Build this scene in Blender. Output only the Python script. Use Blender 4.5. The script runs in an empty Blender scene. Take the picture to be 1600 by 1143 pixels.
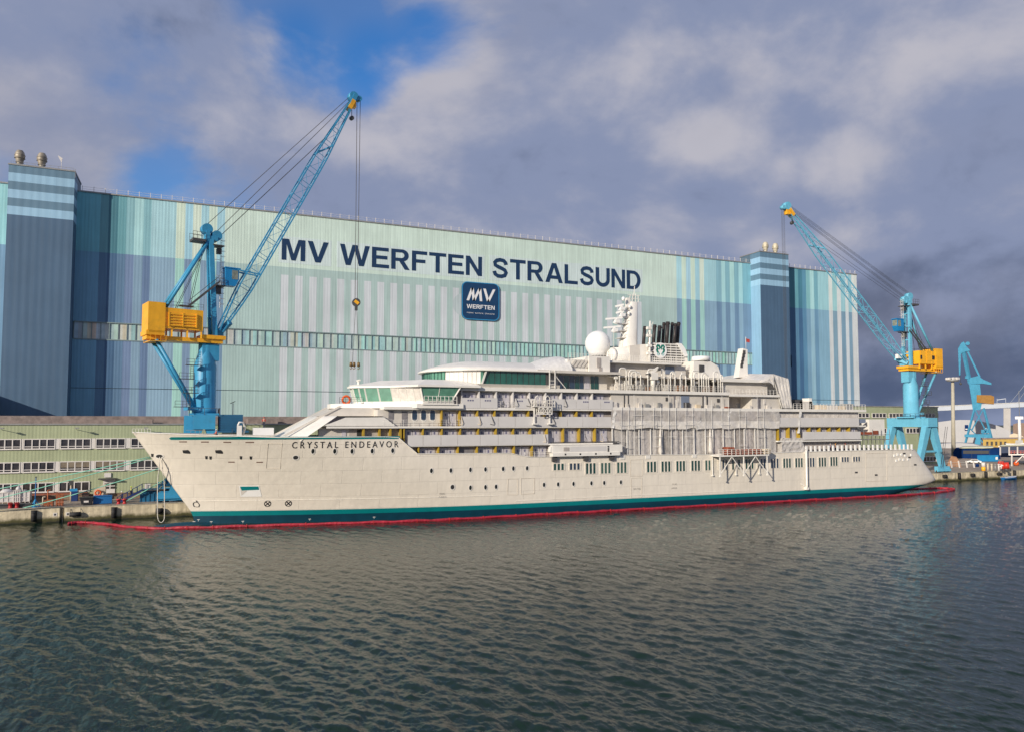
import bpy, bmesh, math, random
import numpy as np
from mathutils import Vector, Matrix
random.seed(7)
R = math.radians
S = bpy.context.scene
COL = S.collection

# ------------------------------------------------------------------ camera
# World frame: X runs along the quay (bow to stern), Y from the water towards the hall, Z up, water at z = 0.
FPX = 1150.0; CAMH = 16.0; HEAD = math.atan(2680 / FPX); PITCH = math.atan(65 / FPX); SHIFT = 23.5
cam_d = bpy.data.cameras.new('camera'); cam = bpy.data.objects.new('camera', cam_d); COL.objects.link(cam)
cam.location = (0, 0, CAMH)
cam.rotation_euler = (math.pi / 2 + PITCH, 0, HEAD - math.pi / 2)
cam_d.sensor_width = 36; cam_d.sensor_fit = 'HORIZONTAL'; cam_d.lens = 36 * FPX / 1600
cam_d.shift_y = SHIFT / 1600
cam_d.clip_start = 1; cam_d.clip_end = 12000
S.camera = cam

def ray(px, py):
    xc = (px - 800) / FPX; yc = (571.5 + SHIFT - py) / FPX
    fw = math.cos(PITCH) - yc * math.sin(PITCH); up = math.sin(PITCH) + yc * math.cos(PITCH)
    return Vector((xc * math.sin(HEAD) + fw * math.cos(HEAD), -xc * math.cos(HEAD) + fw * math.sin(HEAD), up))
def M(px, py, Y):
    """survey: a photo measurement on the vertical plane at Y, in metres"""
    d = ray(px, py); t = Y / d.y
    return Vector((t * d.x, Y, CAMH + t * d.z))
def MX(px, Y): return M(px, 600, Y).x
def G(px, py, Z):
    """survey: a photo measurement on the level plane at Z"""
    d = ray(px, py); t = (Z - CAMH) / d.z
    return Vector((t * d.x, t * d.y, Z))

# ------------------------------------------------------------------ light and sky
SUN_AZ, SUN_EL = R(57), R(18.5)
to_sun = Vector((-math.sin(SUN_AZ) * math.cos(SUN_EL), -math.cos(SUN_AZ) * math.cos(SUN_EL), math.sin(SUN_EL)))
sd = bpy.data.lights.new('sun', 'SUN'); sd.energy = 4.4; sd.angle = R(0.5); sd.color = (1.0, 0.90, 0.76)
so = bpy.data.objects.new('sun', sd); COL.objects.link(so); so.rotation_euler = to_sun.to_track_quat('Z', 'Y').to_euler()
so.location = to_sun * 400

S.view_settings.view_transform = 'Standard'; S.view_settings.look = 'None'
S.view_settings.exposure = 0.0; S.view_settings.gamma = 1.0; S.view_settings.use_curve_mapping = False

W = bpy.data.worlds.new('World'); S.world = W; W.use_nodes = True
nt = W.node_tree; nt.nodes.clear()
def N(t, kind, **kw):
    n = t.nodes.new(kind)
    for k, v in kw.items():
        if k.startswith('i_'): n.inputs[k[2:]].default_value = v
        else: setattr(n, k, v)
    return n
def math_(t, op, a, b=None, clamp=False):
    n = t.nodes.new('ShaderNodeMath'); n.operation = op; n.use_clamp = clamp
    for i, x in enumerate((a, b)):
        if x is None: continue
        if isinstance(x, (int, float)): n.inputs[i].default_value = x
        else: t.links.new(x, n.inputs[i])
    return n.outputs[0]
def mixc(t, fac, a, b, blend='MIX'):
    n = t.nodes.new('ShaderNodeMix'); n.data_type = 'RGBA'; n.blend_type = blend
    for i, x in ((0, fac), (6, a), (7, b)):
        if isinstance(x, (int, float)): n.inputs[i].default_value = x
        elif isinstance(x, tuple): n.inputs[i].default_value = (*x, 1)
        else: t.links.new(x, n.inputs[i])
    return n.outputs[2]
def smooth(t, x, lo, hi, a=0.0, b=1.0):
    n = t.nodes.new('ShaderNodeMapRange'); n.interpolation_type = 'SMOOTHSTEP'
    t.links.new(x, n.inputs[0])
    for i, v in ((1, lo), (2, hi), (3, a), (4, b)): n.inputs[i].default_value = v
    return n.outputs[0]
def lin(r, g, b, k=1.0):
    f = lambda c: (c / 255 / 12.92 if c <= 10 else ((c / 255 + .055) / 1.055) ** 2.4) * k
    return (f(r), f(g), f(b))

def build_world():
    t = nt
    tc = N(t, 'ShaderNodeTexCoord'); d = tc.outputs['Generated']
    sky = N(t, 'ShaderNodeTexSky'); sky.sky_type = 'NISHITA'; sky.sun_disc = False
    sky.sun_elevation = SUN_EL; sky.sun_rotation = math.atan2(to_sun.x, to_sun.y)
    sky.air_density = 1.2; sky.dust_density = 0.4; sky.ozone_density = 2.5
    sep = N(t, 'ShaderNodeSeparateXYZ'); t.links.new(d, sep.inputs[0])
    z = math_(t, 'MAXIMUM', sep.outputs[2], 0.0)
    den = math_(t, 'ADD', z, 0.22)
    comb = N(t, 'ShaderNodeCombineXYZ')
    t.links.new(math_(t, 'DIVIDE', sep.outputs[0], den), comb.inputs[0])
    t.links.new(math_(t, 'DIVIDE', sep.outputs[1], den), comb.inputs[1])
    t.links.new(math_(t, 'MULTIPLY', z, 1.3), comb.inputs[2])
    flat = N(t, 'ShaderNodeMapping'); t.links.new(d, flat.inputs[0]); flat.inputs['Scale'].default_value = (1, 1, 1.55)
    def fbm(scale, detail, rough, off, dist=0.0, shift=(0, 0, 0)):
        mp = N(t, 'ShaderNodeMapping'); t.links.new(flat.outputs[0], mp.inputs[0]); mp.inputs['Location'].default_value = tuple(o + h for o, h in zip(off, shift))
        n = N(t, 'ShaderNodeTexNoise'); t.links.new(mp.outputs[0], n.inputs['Vector'])
        n.inputs['Scale'].default_value = scale; n.inputs['Detail'].default_value = detail
        n.inputs['Roughness'].default_value = rough; n.inputs['Distortion'].default_value = dist
        return n.outputs[0]
    O = (6.37, 2.6, 6.9)
    n_big = fbm(3.7, 10, .55, O, .2)
    # thickness towards the sun: lit rims on the cloud banks
    tow = (-.045 * math.sin(HEAD), .045 * math.cos(HEAD), .075)
    n_off = fbm(3.7, 10, .55, O, .2, tow)
    rim = math_(t, 'SUBTRACT', n_big, n_off)
    n_tex = fbm(5.0, 9, .54, (7.3, 9.1, 2.0), .2)
    n_soft = fbm(2.4, 4, .5, (1.3, 4.4, 5.0), .1)
    def blob(px, py, r_in, r_out, amp):
        v = ray(px, py).normalized()
        n = N(t, 'ShaderNodeVectorMath'); n.operation = 'DOT_PRODUCT'; t.links.new(d, n.inputs[0]); n.inputs[1].default_value = v
        return smooth(t, n.outputs['Value'], math.cos(R(r_out)), math.cos(R(r_in)), 0, amp)
    def total(lst):
        s = lst[0]
        for x in lst[1:]: s = math_(t, 'ADD', s, x)
        return s
    # gaps of clear sky
    gaps = total([blob(740, 30, 1, 6.0, .20), blob(700, 95, 0, 3.5, .10), blob(560, 55, 0, 7, .16), blob(590, 110, 0, 4, .10), blob(300, 300, 0, 6, .09),
                  blob(220, 325, 0, 5, .07), blob(470, 315, 0, 6, .05), blob(140, 55, 0, 4.5, .10), blob(430, 95, 0, 5, .10), blob(0, 290, 0, 3, .06), blob(780, 165, 0, 3, .08),
                  blob(330, 30, 0, 8, .06), blob(330, 200, 6, 22, .02)])
    cov = math_(t, 'SUBTRACT', math_(t, 'ADD', n_big, total([.14, blob(90, 150, 0, 8, .14), blob(1250, 250, 12, 34, .22), blob(700, 420, 6, 18, .12), smooth(t, sep.outputs[2], .03, .16, .2, 0)])), gaps)
    mask = math_(t, 'MAXIMUM', smooth(t, cov, .33, .62), math_(t, 'SUBTRACT', .58, math_(t, 'MULTIPLY', gaps, 2.2)))
    lit = total([blob(1098, 300, 0, 7, .16), math_(t, 'MULTIPLY', n_tex, .45), .335, math_(t, 'MULTIPLY', rim, 1.1), blob(620, 215, 0, 8, .12), blob(70, 195, 0, 6, .12), blob(460, 190, 0, 8, .10), blob(1320, 264, 0, 3.2, .14), blob(1420, 247, 0, 2.6, .10), blob(1250, 274, 0, 2.4, .08),
                 blob(1110, 215, 0, 2.5, .10), blob(1250, 40, 0, 14, .06), blob(1560, 90, 0, 7, .04), blob(690, 60, 0, 5, .12)])
    dark = total([blob(1560, 670, 4, 15, .34), blob(1250, 620, 3, 11, .12), blob(1010, 340, 0, 9, .04)])
    lum = math_(t, 'SUBTRACT', lit, dark)
    c1 = mixc(t, smooth(t, lum, .14, .50), lin(82, 95, 124), lin(136, 147, 177))
    c2 = mixc(t, smooth(t, lum, .50, .90), c1, lin(186, 185, 196))
    c3 = mixc(t, math_(t, 'MULTIPLY', smooth(t, n_soft, .46, .66), .30), c2, lin(150, 151, 166))
    blue = mixc(t, 1.0, sky.outputs[0], (.045, .095, .155), 'MULTIPLY')
    col = mixc(t, mask, blue, c3)
    bg = N(t, 'ShaderNodeBackground'); t.links.new(col, bg.inputs[0]); bg.inputs[1].default_value = 1.0
    out = N(t, 'ShaderNodeOutputWorld'); t.links.new(bg.outputs[0], out.inputs[0])
build_world()

# ------------------------------------------------------------------ helpers
ORG = {}
class MB:
    def __init__(s): s.v = []; s.f = []; s.mi = []; s.c = []; s.sm = []
    def add(s, pts, faces, m=0, col=None, sm=False):
        o = len(s.v); s.v += [tuple(p) for p in pts]
        for f in faces: s.f.append([o + i for i in f]); s.mi.append(m); s.c.append(col); s.sm.append(sm)
    def poly(s, pts, m=0, col=None): s.add(pts, [range(len(pts))], m, col)
    def box(s, x0, x1, y0, y1, z0, z1, m=0, col=None):
        s.add([(x, y, z) for z in (z0, z1) for y in (y0, y1) for x in (x0, x1)],
              [(0, 2, 3, 1), (4, 5, 7, 6), (0, 1, 5, 4), (2, 6, 7, 3), (0, 4, 6, 2), (1, 3, 7, 5)], m, col)
    def prism(s, pts, off, m=0, col=None):
        """closed polygon swept by vector off"""
        n = len(pts); a = [Vector(p) for p in pts]; b = [p + Vector(off) for p in a]
        s.add(a + b, [list(range(n))[::-1], list(range(n, 2 * n))] + [(i, (i + 1) % n, n + (i + 1) % n, n + i) for i in range(n)], m, col)
    def frame(s, p, q, up=None):
        d = (Vector(q) - Vector(p)).normalized()
        u = Vector(up) if up else (Vector((0, 0, 1)) if abs(d.z) < .95 else Vector((0, 1, 0)))
        a = d.cross(u).normalized(); return d, a, a.cross(d)
    def bar(s, p, q, w, h=None, m=0, up=None):
        h = h or w; d, a, b = s.frame(p, q, up); pts = []
        for c in (Vector(p), Vector(q)):
            for i, j in ((-1, -1), (1, -1), (1, 1), (-1, 1)): pts.append(c + a * i * w / 2 + b * j * h / 2)
        s.add(pts, [(3, 2, 1, 0), (4, 5, 6, 7), (0, 1, 5, 4), (1, 2, 6, 5), (2, 3, 7, 6), (3, 0, 4, 7)], m)
    def cyl(s, p, q, r0, r1=None, n=12, m=0, caps=True):
        r1 = r0 if r1 is None else r1; d, a, b = s.frame(p, q); pts = []
        for c, r in ((Vector(p), r0), (Vector(q), r1)):
            for k in range(n):
                t = 2 * math.pi * k / n; pts.append(c + a * math.cos(t) * r + b * math.sin(t) * r)
        s.add(pts, [(k, (k + 1) % n, n + (k + 1) % n, n + k) for k in range(n)], m, None, True)
        if caps: s.add(pts, [list(range(n))[::-1], list(range(n, 2 * n))], m)
    def tube(s, path, r, n=6, m=0):
        path = [Vector(p) for p in path]; pts = []; L = len(path)
        for i, c in enumerate(path):
            d, a, b = s.frame(path[max(i - 1, 0)], path[min(i + 1, L - 1)])
            for k in range(n):
                t = 2 * math.pi * k / n; pts.append(c + a * math.cos(t) * r + b * math.sin(t) * r)
        s.add(pts, [(i * n + k, i * n + (k + 1) % n, (i + 1) * n + (k + 1) % n, (i + 1) * n + k) for i in range(L - 1) for k in range(n)], m, None, True)
        s.add([pts[k] for k in range(n)], [list(range(n))[::-1]], m); s.add(pts[-n:], [range(n)], m)
    def lathe(s, c, prof, n=20, m=0, axis=None):
        c = Vector(c); pts = []
        for r, z in prof:
            for k in range(n):
                t = 2 * math.pi * k / n; pts.append(c + Vector((math.cos(t) * r, math.sin(t) * r, z)))
        L = len(prof)
        s.add(pts, [(i * n + k, i * n + (k + 1) % n, (i + 1) * n + (k + 1) % n, (i + 1) * n + k) for i in range(L - 1) for k in range(n)], m, None, True)
        s.add(pts[:n], [list(range(n))[::-1]], m); s.add(pts[-n:], [range(n)], m)
    def sphere(s, c, r, n=16, m=0, sz=1.0):
        s.lathe(c, [(max(r * math.sin(math.pi * i / n), .002), -r * sz * math.cos(math.pi * i / n)) for i in range(n + 1)], n * 2, m)
    def grid(s, P, m=0, col=None, sm=True):
        h = len(P); w = len(P[0])
        s.add([p for r_ in P for p in r_], [(i * w + j, i * w + j + 1, (i + 1) * w + j + 1, (i + 1) * w + j) for i in range(h - 1) for j in range(w - 1)], m, col, sm)
    def build(s, name, mats, parent=None, loc=None, label=None, cat=None, group=None, kind=None, recalc=True):
        mats = mats if isinstance(mats, (list, tuple)) else [mats]
        o_ = Vector(loc) if loc is not None else (ORG[parent.name] if parent else Vector((0, 0, 0)))
        me = bpy.data.meshes.new(name)
        me.from_pydata([tuple(Vector(p) - o_) for p in s.v], [], s.f)
        me.polygons.foreach_set('material_index', s.mi); me.polygons.foreach_set('use_smooth', s.sm)
        if any(c is not None for c in s.c):
            ca = me.color_attributes.new('Col', 'FLOAT_COLOR', 'CORNER'); arr = []
            for f, c in zip(s.f, s.c): arr += list((*(c or (.5, .5, .5)), 1)) * len(f)
            ca.data.foreach_set('color', arr)
        if recalc:
            bm = bmesh.new(); bm.from_mesh(me)
            bmesh.ops.remove_doubles(bm, verts=bm.verts, dist=1e-5)
            bmesh.ops.recalc_face_normals(bm, faces=bm.faces); bm.to_mesh(me); bm.free()
        for m_ in mats: me.materials.append(m_)
        ob = bpy.data.objects.new(name, me); COL.objects.link(ob)
        if parent: ob.parent = parent
        else: ob.location = o_
        ORG[ob.name] = o_
        tag(ob, label, cat, group, kind)
        return ob
def tag(o, label=None, cat=None, group=None, kind=None):
    if label: o['label'] = label
    if cat: o['category'] = cat
    if group: o['group'] = group
    if kind: o['kind'] = kind
    return o
def thing(name, label, cat, loc=(0, 0, 0), group=None):
    o = bpy.data.objects.new(name, None); COL.objects.link(o); o.location = loc; o.empty_display_size = .5
    ORG[o.name] = Vector(loc); return tag(o, label, cat, group)
def copy_thing(src, loc, label, rotz=None):
    r_ = src.copy(); COL.objects.link(r_); r_.location = loc; r_['label'] = label
    if rotz is not None: r_.rotation_euler.z = rotz
    ORG[r_.name] = Vector(loc)
    def rec(a, b):
        for ch in a.children:
            c = ch.copy(); COL.objects.link(c); c.parent = b; rec(ch, c)
    rec(src, r_); return r_
def text_geo(txt, space=1.0, bold=0.0, depth=0.0):
    cu = bpy.data.curves.new('lettering', 'FONT'); cu.body = txt; cu.size = 1; cu.space_character = space
    cu.offset = bold; cu.extrude = depth; cu.fill_mode = 'BOTH' if depth else 'FRONT'; cu.resolution_u = 4
    ob = bpy.data.objects.new('lettering', cu); COL.objects.link(ob)
    bpy.context.view_layer.update()
    me = bpy.data.meshes.new_from_object(ob.evaluated_get(bpy.context.evaluated_depsgraph_get()))
    v = [tuple(x.co) for x in me.vertices]; f = [tuple(p.vertices) for p in me.polygons]
    bpy.data.objects.remove(ob); bpy.data.curves.remove(cu); bpy.data.meshes.remove(me)
    return v, f
def fit_text(mb, txt, x0, x1, z0, z1, fn, bold=0.0, space=1.0, depth=0.0, m=0):
    """lettering filling a rectangle; fn(x, z, d) gives the 3D point"""
    v, f = text_geo(txt, space, bold, depth)
    ax = min(p[0] for p in v); bx = max(p[0] for p in v); az = min(p[1] for p in v); bz = max(p[1] for p in v)
    mb.add([fn(x0 + (p[0] - ax) / (bx - ax) * (x1 - x0), z0 + (p[1] - az) / (bz - az) * (z1 - z0), p[2]) for p in v], f, m)

def arc(cx, cy, rx, ry, a0, a1, n=14): return [(cx + rx * math.cos(R(a0 + (a1 - a0) * k / n)), cy + ry * math.sin(R(a0 + (a1 - a0) * k / n))) for k in range(n + 1)]
def band(path, t):
    up, lo = [], []
    for i, (x, y) in enumerate(path):
        (ax, ay), (bx, by) = path[max(i - 1, 0)], path[min(i + 1, len(path) - 1)]; L = math.hypot(bx - ax, by - ay); nx, ny = -(by - ay) / L * t / 2, (bx - ax) / L * t / 2
        up.append((x + nx, y + ny)); lo.append((x - nx, y - ny))
    return [[up[i], up[i + 1], lo[i + 1], lo[i]] for i in range(len(path) - 1)]
def ringq(o, i): n = len(o); return [[o[k], o[(k + 1) % n], i[(k + 1) % n], i[k]] for k in range(n)]
GLYPH = {
 'M': (.98, [[(0, 0), (0, 1), (.29, 1), (.49, .30), (.69, 1), (.98, 1), (.98, 0), (.79, 0), (.79, .78), (.58, 0), (.40, 0), (.19, .78), (.19, 0)]]),
 'V': (.90, [[(0, 1), (.22, 1), (.45, .25), (.68, 1), (.90, 1), (.565, 0), (.335, 0)]]),
 'W': (1.32, [[(0, 1), (.21, 1), (.365, .28), (.55, 1), (.77, 1), (.955, .28), (1.11, 1), (1.32, 1), (1.06, 0), (.85, 0), (.66, .72), (.47, 0), (.26, 0)]]),
 'E': (.78, [[(0, 0), (0, 1), (.76, 1), (.76, .83), (.2, .83), (.2, .6), (.70, .6), (.70, .43), (.2, .43), (.2, .17), (.78, .17), (.78, 0)]]),
 'F': (.72, [[(0, 0), (0, 1), (.72, 1), (.72, .83), (.2, .83), (.2, .58), (.64, .58), (.64, .41), (.2, .41), (.2, 0)]]),
 'T': (.82, [[(.31, 0), (.31, .83), (0, .83), (0, 1), (.82, 1), (.82, .83), (.51, .83), (.51, 0)]]),
 'N': (.81, [[(0, 0), (0, 1), (.2, 1), (.62, .33), (.62, 1), (.81, 1), (.81, 0), (.61, 0), (.19, .66), (.19, 0)]]),
 'L': (.74, [[(0, 0), (0, 1), (.2, 1), (.2, .17), (.74, .17), (.74, 0)]]),
 'A': (.96, [[(0, 0), (.36, 1), (.48, 1), (.48, .77), (.34, .36), (.48, .36), (.48, .19), (.28, .19), (.22, 0)], [(.48, 1), (.60, 1), (.96, 0), (.74, 0), (.68, .19), (.48, .19), (.48, .36), (.62, .36), (.48, .77)]]),
 'U': (.82, band([(.1, 1), (.1, .6)] + arc(.41, .38, .31, .29, 180, 360) + [(.72, .6), (.72, 1)], .2)),
 'D': (.84, ringq([(0, 0), (0, 1)] + arc(.40, .5, .44, .5, 90, -90), [(.2, .17), (.2, .83)] + arc(.37, .5, .26, .33, 90, -90))),
 'R': (.86, ringq([(0, .41), (0, 1)] + arc(.51, .705, .30, .295, 90, -90), [(.2, .57), (.2, .84)] + arc(.48, .705, .125, .135, 90, -90)) + [[(0, 0), (0, .41), (.2, .41), (.2, 0)], [(.37, .41), (.60, .41), (.86, 0), (.63, 0)]]),
 'S': (.83, band([(.715, .68), (.69, .79), (.60, .88), (.42, .91), (.24, .87), (.14, .76), (.17, .63), (.30, .56), (.50, .49), (.66, .41), (.72, .29), (.66, .15), (.48, .09), (.30, .10), (.16, .18), (.11, .33)], .19)),
}
def bold_word(mb, txt, x0, x1, z0, z1, y, gap=.10):
    tot = sum(GLYPH[c][0] for c in txt) + gap * (len(txt) - 1); k = (x1 - x0) / tot; x = 0
    for c in txt:
        for pl in GLYPH[c][1]: mb.poly([(x0 + (x + px) * k, y, z0 + pz * (z1 - z0)) for px, pz in pl])
        x += GLYPH[c][0] + gap

# ------------------------------------------------------------------ materials
def mat(name, col, rough=.5, metal=0.0, var=.08, scale=.6, streak=0.0, bump=0.0, bscale=8.0, attr=False, corr=0.0, corr_axis='X',
        trans=0.0, alpha=1.0, spec=.5, dirt=None, dirt_amt=0.0, panels=None):
    m = bpy.data.materials.new(name); m.use_nodes = True; t = m.node_tree; p = t.nodes['Principled BSDF']
    tc = N(t, 'ShaderNodeTexCoord'); geo = N(t, 'ShaderNodeNewGeometry'); pos = geo.outputs['Position']
    base = None
    if attr:
        a = N(t, 'ShaderNodeAttribute'); a.attribute_name = 'Col'; base = a.outputs['Color']
    n1 = N(t, 'ShaderNodeTexNoise', i_Scale=scale, i_Detail=6.0, i_Roughness=.6); t.links.new(pos, n1.inputs['Vector'])
    f = smooth(t, n1.outputs[0], .3, .7, 1 - var, 1 + var)
    if streak:
        mp = N(t, 'ShaderNodeMapping'); t.links.new(pos, mp.inputs[0]); mp.inputs['Scale'].default_value = (1.6, 1.6, .06)
        n2 = N(t, 'ShaderNodeTexNoise', i_Scale=1.0, i_Detail=5.0, i_Roughness=.6); t.links.new(mp.outputs[0], n2.inputs['Vector'])
        f = math_(t, 'MULTIPLY', f, smooth(t, n2.outputs[0], .3, .7, 1 - streak, 1 + streak))
    vm = N(t, 'ShaderNodeVectorMath'); vm.operation = 'SCALE'
    if base: t.links.new(base, vm.inputs[0])
    else: vm.inputs[0].default_value = col
    t.links.new(f, vm.inputs['Scale']); c = vm.outputs[0]
    if dirt:
        n3 = N(t, 'ShaderNodeTexNoise', i_Scale=scale * 1.7, i_Detail=9.0, i_Roughness=.68); t.links.new(pos, n3.inputs['Vector'])
        c = mixc(t, math_(t, 'MULTIPLY', smooth(t, n3.outputs[0], .5, .72), dirt_amt), c, dirt)
    t.links.new(c, p.inputs['Base Color'])
    p.inputs['Roughness'].default_value = rough; p.inputs['Metallic'].default_value = metal
    p.inputs['Specular IOR Level'].default_value = spec
    if trans: p.inputs['Transmission Weight'].default_value = trans
    if alpha < 1: p.inputs['Alpha'].default_value = alpha
    h = None
    if corr:
        w = N(t, 'ShaderNodeTexWave', wave_type='BANDS', bands_direction=corr_axis, i_Scale=2 * math.pi / 20 / corr, i_Distortion=0.0)
        mp = N(t, 'ShaderNodeMapping'); t.links.new(pos, mp.inputs[0]); mp.inputs['Scale'].default_value = (1, 1, 0); t.links.new(mp.outputs[0], w.inputs['Vector']); h = (w.outputs['Fac'], corr * .022)
    if panels:
        # welded plate seams and slightly dished plates
        b = N(t, 'ShaderNodeTexBrick'); mp = N(t, 'ShaderNodeMapping'); t.links.new(pos, mp.inputs[0])
        mp.inputs['Rotation'].default_value = (R(90), 0, 0)
        t.links.new(mp.outputs[0], b.inputs['Vector'])
        b.inputs['Scale'].default_value = 1.0; b.inputs['Brick Width'].default_value = panels[0]; b.inputs['Row Height'].default_value = panels[1]
        b.inputs['Mortar Size'].default_value = .05; b.inputs['Mortar Smooth'].default_value = 1.0
        b.inputs['Color1'].default_value = (.90, .90, .90, 1); b.inputs['Color2'].default_value = (1, 1, 1, 1); b.inputs['Mortar'].default_value = (0, 0, 0, 1)
        n4 = N(t, 'ShaderNodeTexNoise', i_Scale=.55, i_Detail=2.0); t.links.new(pos, n4.inputs['Vector'])
        hh = math_(t, 'ADD', math_(t, 'MULTIPLY', b.outputs['Color'], .035), math_(t, 'MULTIPLY', n4.outputs[0], .13))
        cc = N(t, 'ShaderNodeVectorMath'); cc.operation = 'SCALE'; t.links.new(c, cc.inputs[0]); t.links.new(smooth(t, b.outputs['Color'], 0, 1, .93, 1.02), cc.inputs['Scale']); t.links.new(cc.outputs[0], p.inputs['Base Color'])
        h = (hh, panels[2])
    if bump:
        n5 = N(t, 'ShaderNodeTexNoise', i_Scale=bscale, i_Detail=4.0); t.links.new(pos, n5.inputs['Vector']); h = (n5.outputs[0], bump)
    if h:
        bp = N(t, 'ShaderNodeBump'); bp.inputs['Strength'].default_value = 1.0; bp.inputs['Distance'].default_value = h[1]
        t.links.new(h[0], bp.inputs['Height']); t.links.new(bp.outputs[0], p.inputs['Normal'])
    return m
K = {}
K['hull'] = mat('hull_white_paint', (.76, .70, .60), .36, var=.02, scale=.12, streak=.03, panels=(6.2, 2.1, .6), dirt=(.60, .52, .42), dirt_amt=.06)
K['teal'] = mat('hull_teal_paint', (.0, .19, .20), .4, var=.06)
K['navy'] = mat('hull_antifouling_paint', (.004, .045, .075), .4, var=.12)
K['white'] = mat('white_ship_paint', (.80, .77, .71), .4, var=.05, scale=.5, dirt=(.55, .50, .44), dirt_amt=.22)
K['beige'] = mat('primer_ship_paint', (.62, .58, .52), .5, var=.07, scale=.5, dirt=(.42, .38, .33), dirt_amt=.3)
K['panel'] = mat('balcony_panel_paint', (.64, .62, .60), .35, var=.04, scale=.4)
K['cabin'] = mat('cabin_wall_sheet', (.42, .38, .35), .6, var=.15, scale=1.5)
K['door'] = mat('cabin_door_film', (.52, .50, .54), .4, var=.12, scale=3)
K['yellow'] = mat('yellow_partition', (.40, .27, .03), .5, var=.12)
K['glassg'] = mat('green_tinted_glass', (.12, .29, .21), .08, var=.15, scale=.8, spec=.6)
K['glassd'] = mat('dark_green_glass', (.012, .06, .05), .06, var=.2, scale=.6, spec=.8)
K['glassb'] = mat('dark_blue_glass', (.025, .05, .085), .06, var=.2, scale=.6, spec=.8)
K['dark'] = mat('dark_recess', (.03, .03, .032), .6)
K['black'] = mat('black_paint', (.02, .02, .024), .45, var=.2)
K['soot'] = mat('exhaust_pipe', (.035, .028, .028), .5, var=.25, scale=1.5)
K['film'] = mat('protective_plastic_film', (.64, .60, .55), .3, var=.14, scale=1.2, bump=.12, bscale=1.3)
K['filmt'] = mat('clear_plastic_sheet', (.60, .565, .525), .25, var=.12, scale=.9, bump=.10, bscale=2.2, alpha=.82)
K['timber'] = mat('white_batten', (.74, .72, .68), .5)
K['redgear'] = mat('orange_red_gear', (.26, .065, .03), .6, var=.3, scale=2)
K['cranel'] = mat('sunlit_crane_blue_paint', (.15, .47, .64), .5, var=.06, scale=.5, streak=.05, dirt=(.10, .28, .40), dirt_amt=.25, spec=.3)  # lighter copy of the crane blue, sunlight on the stern crane put into the colour
K['crane'] = mat('crane_blue_paint', (.04, .29, .51), .45, var=.07, scale=.5, streak=.06, dirt=(.05, .16, .24), dirt_amt=.35)
K['craned'] = mat('dark_blue_louvres', (.015, .10, .20), .5, var=.1)
K['craney'] = mat('crane_yellow_paint', (.92, .45, .02), .42, var=.07, scale=.5, streak=.05, dirt=(.35, .18, .03), dirt_amt=.3)
K['grey'] = mat('galvanised_steel', (.32, .32, .31), .5, metal=.3, var=.12)
K['dgrey'] = mat('dark_steel', (.07, .068, .068), .55, var=.2)
K['rope'] = mat('steel_rope', (.055, .05, .05), .6)
K['facade'] = mat('painted_corrugated_cladding', (.5, .5, .5), .55, attr=True, var=.06, scale=.09, streak=.09, corr=.8)
K['signblue'] = mat('sign_dark_blue', (.010, .036, .095), .4, var=.05)
K['signwhite'] = mat('sign_white', (.78, .79, .80), .4, var=.03)
K['tower'] = mat('painted_tower_cladding', (.5, .5, .5), .55, attr=True, var=.05, scale=.12, streak=.06, corr=.9, corr_axis='DIAGONAL')
K['offgreen'] = mat('pale_green_cladding', lin(164, 172, 138), .6, var=.07, scale=.3, streak=.05, corr=.55)
K['frame'] = mat('white_window_frame', (.70, .66, .62), .5, var=.05)
K['pane'] = mat('dark_window_pane', (.045, .04, .04), .08, var=.6, scale=.35, spec=.8)
K['blind'] = mat('brown_window_blind', (.22, .18, .13), .5, var=.2, scale=1.5)
K['brick'] = mat('red_brick_base', (.26, .085, .05), .7, var=.2, scale=1.5)
K['roofing'] = mat('brown_roofing', (.24, .19, .17), .8, var=.25, scale=.8)
K['concrete'] = mat('weathered_concrete', (.40, .36, .28), .8, var=.18, scale=.5, bump=.06, bscale=3, dirt=(.16, .14, .09), dirt_amt=.7)
K['moss'] = mat('wet_mossy_concrete', (.10, .095, .035), .6, var=.4, scale=1.2, dirt=(.025, .022, .012), dirt_amt=.8)
K['apron'] = mat('quay_paving', (.36, .29, .22), .85, var=.2, scale=.2, dirt=(.20, .17, .14), dirt_amt=.5)
K['rubber'] = mat('black_rubber', (.022, .021, .022), .7, var=.2)
K['red'] = mat('red_paint', (.48, .03, .03), .45, var=.15)
K['boom'] = mat('red_boom_fabric', (.36, .016, .035), .5, var=.22, scale=1.4, bump=.15, bscale=2.5)
K['blue'] = mat('blue_paint', (.01, .13, .36), .45, var=.08)
K['lblue'] = mat('light_blue_paint', (.03, .28, .55), .45, var=.08)
K['nblue'] = mat('dark_blue_paint', (.008, .035, .15), .5, var=.15)
K['mrope'] = mat('green_mooring_rope', (.20, .52, .40), .7)
K['wrope'] = mat('white_rope', (.70, .66, .58), .7)
K['rust'] = mat('rusty_orange_steel', (.36, .10, .035), .7, var=.3, scale=2)
K['cream'] = mat('cream_paint', (.62, .52, .38), .6, var=.1)
K['fabric'] = mat('grey_white_membrane', (.42, .42, .43), .6, var=.06, scale=.1)
K['bridge'] = mat('bridge_white_steel', (.46, .50, .56), .6, var=.05, scale=.05)
K['hiviz'] = mat('hi_vis_yellow', (.60, .75, .02), .6)
K['orange'] = mat('orange_plastic', (.75, .12, .02), .5)
K['skin'] = mat('skin', (.45, .27, .19), .6)
K['cloth'] = mat('dark_workwear', (.03, .035, .06), .8)
K['redcloth'] = mat('red_workwear', (.42, .05, .04), .8)
K['vent'] = mat('weathered_vent_sheet', (.33, .29, .23), .55, metal=.35, var=.3, scale=1.2)
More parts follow.
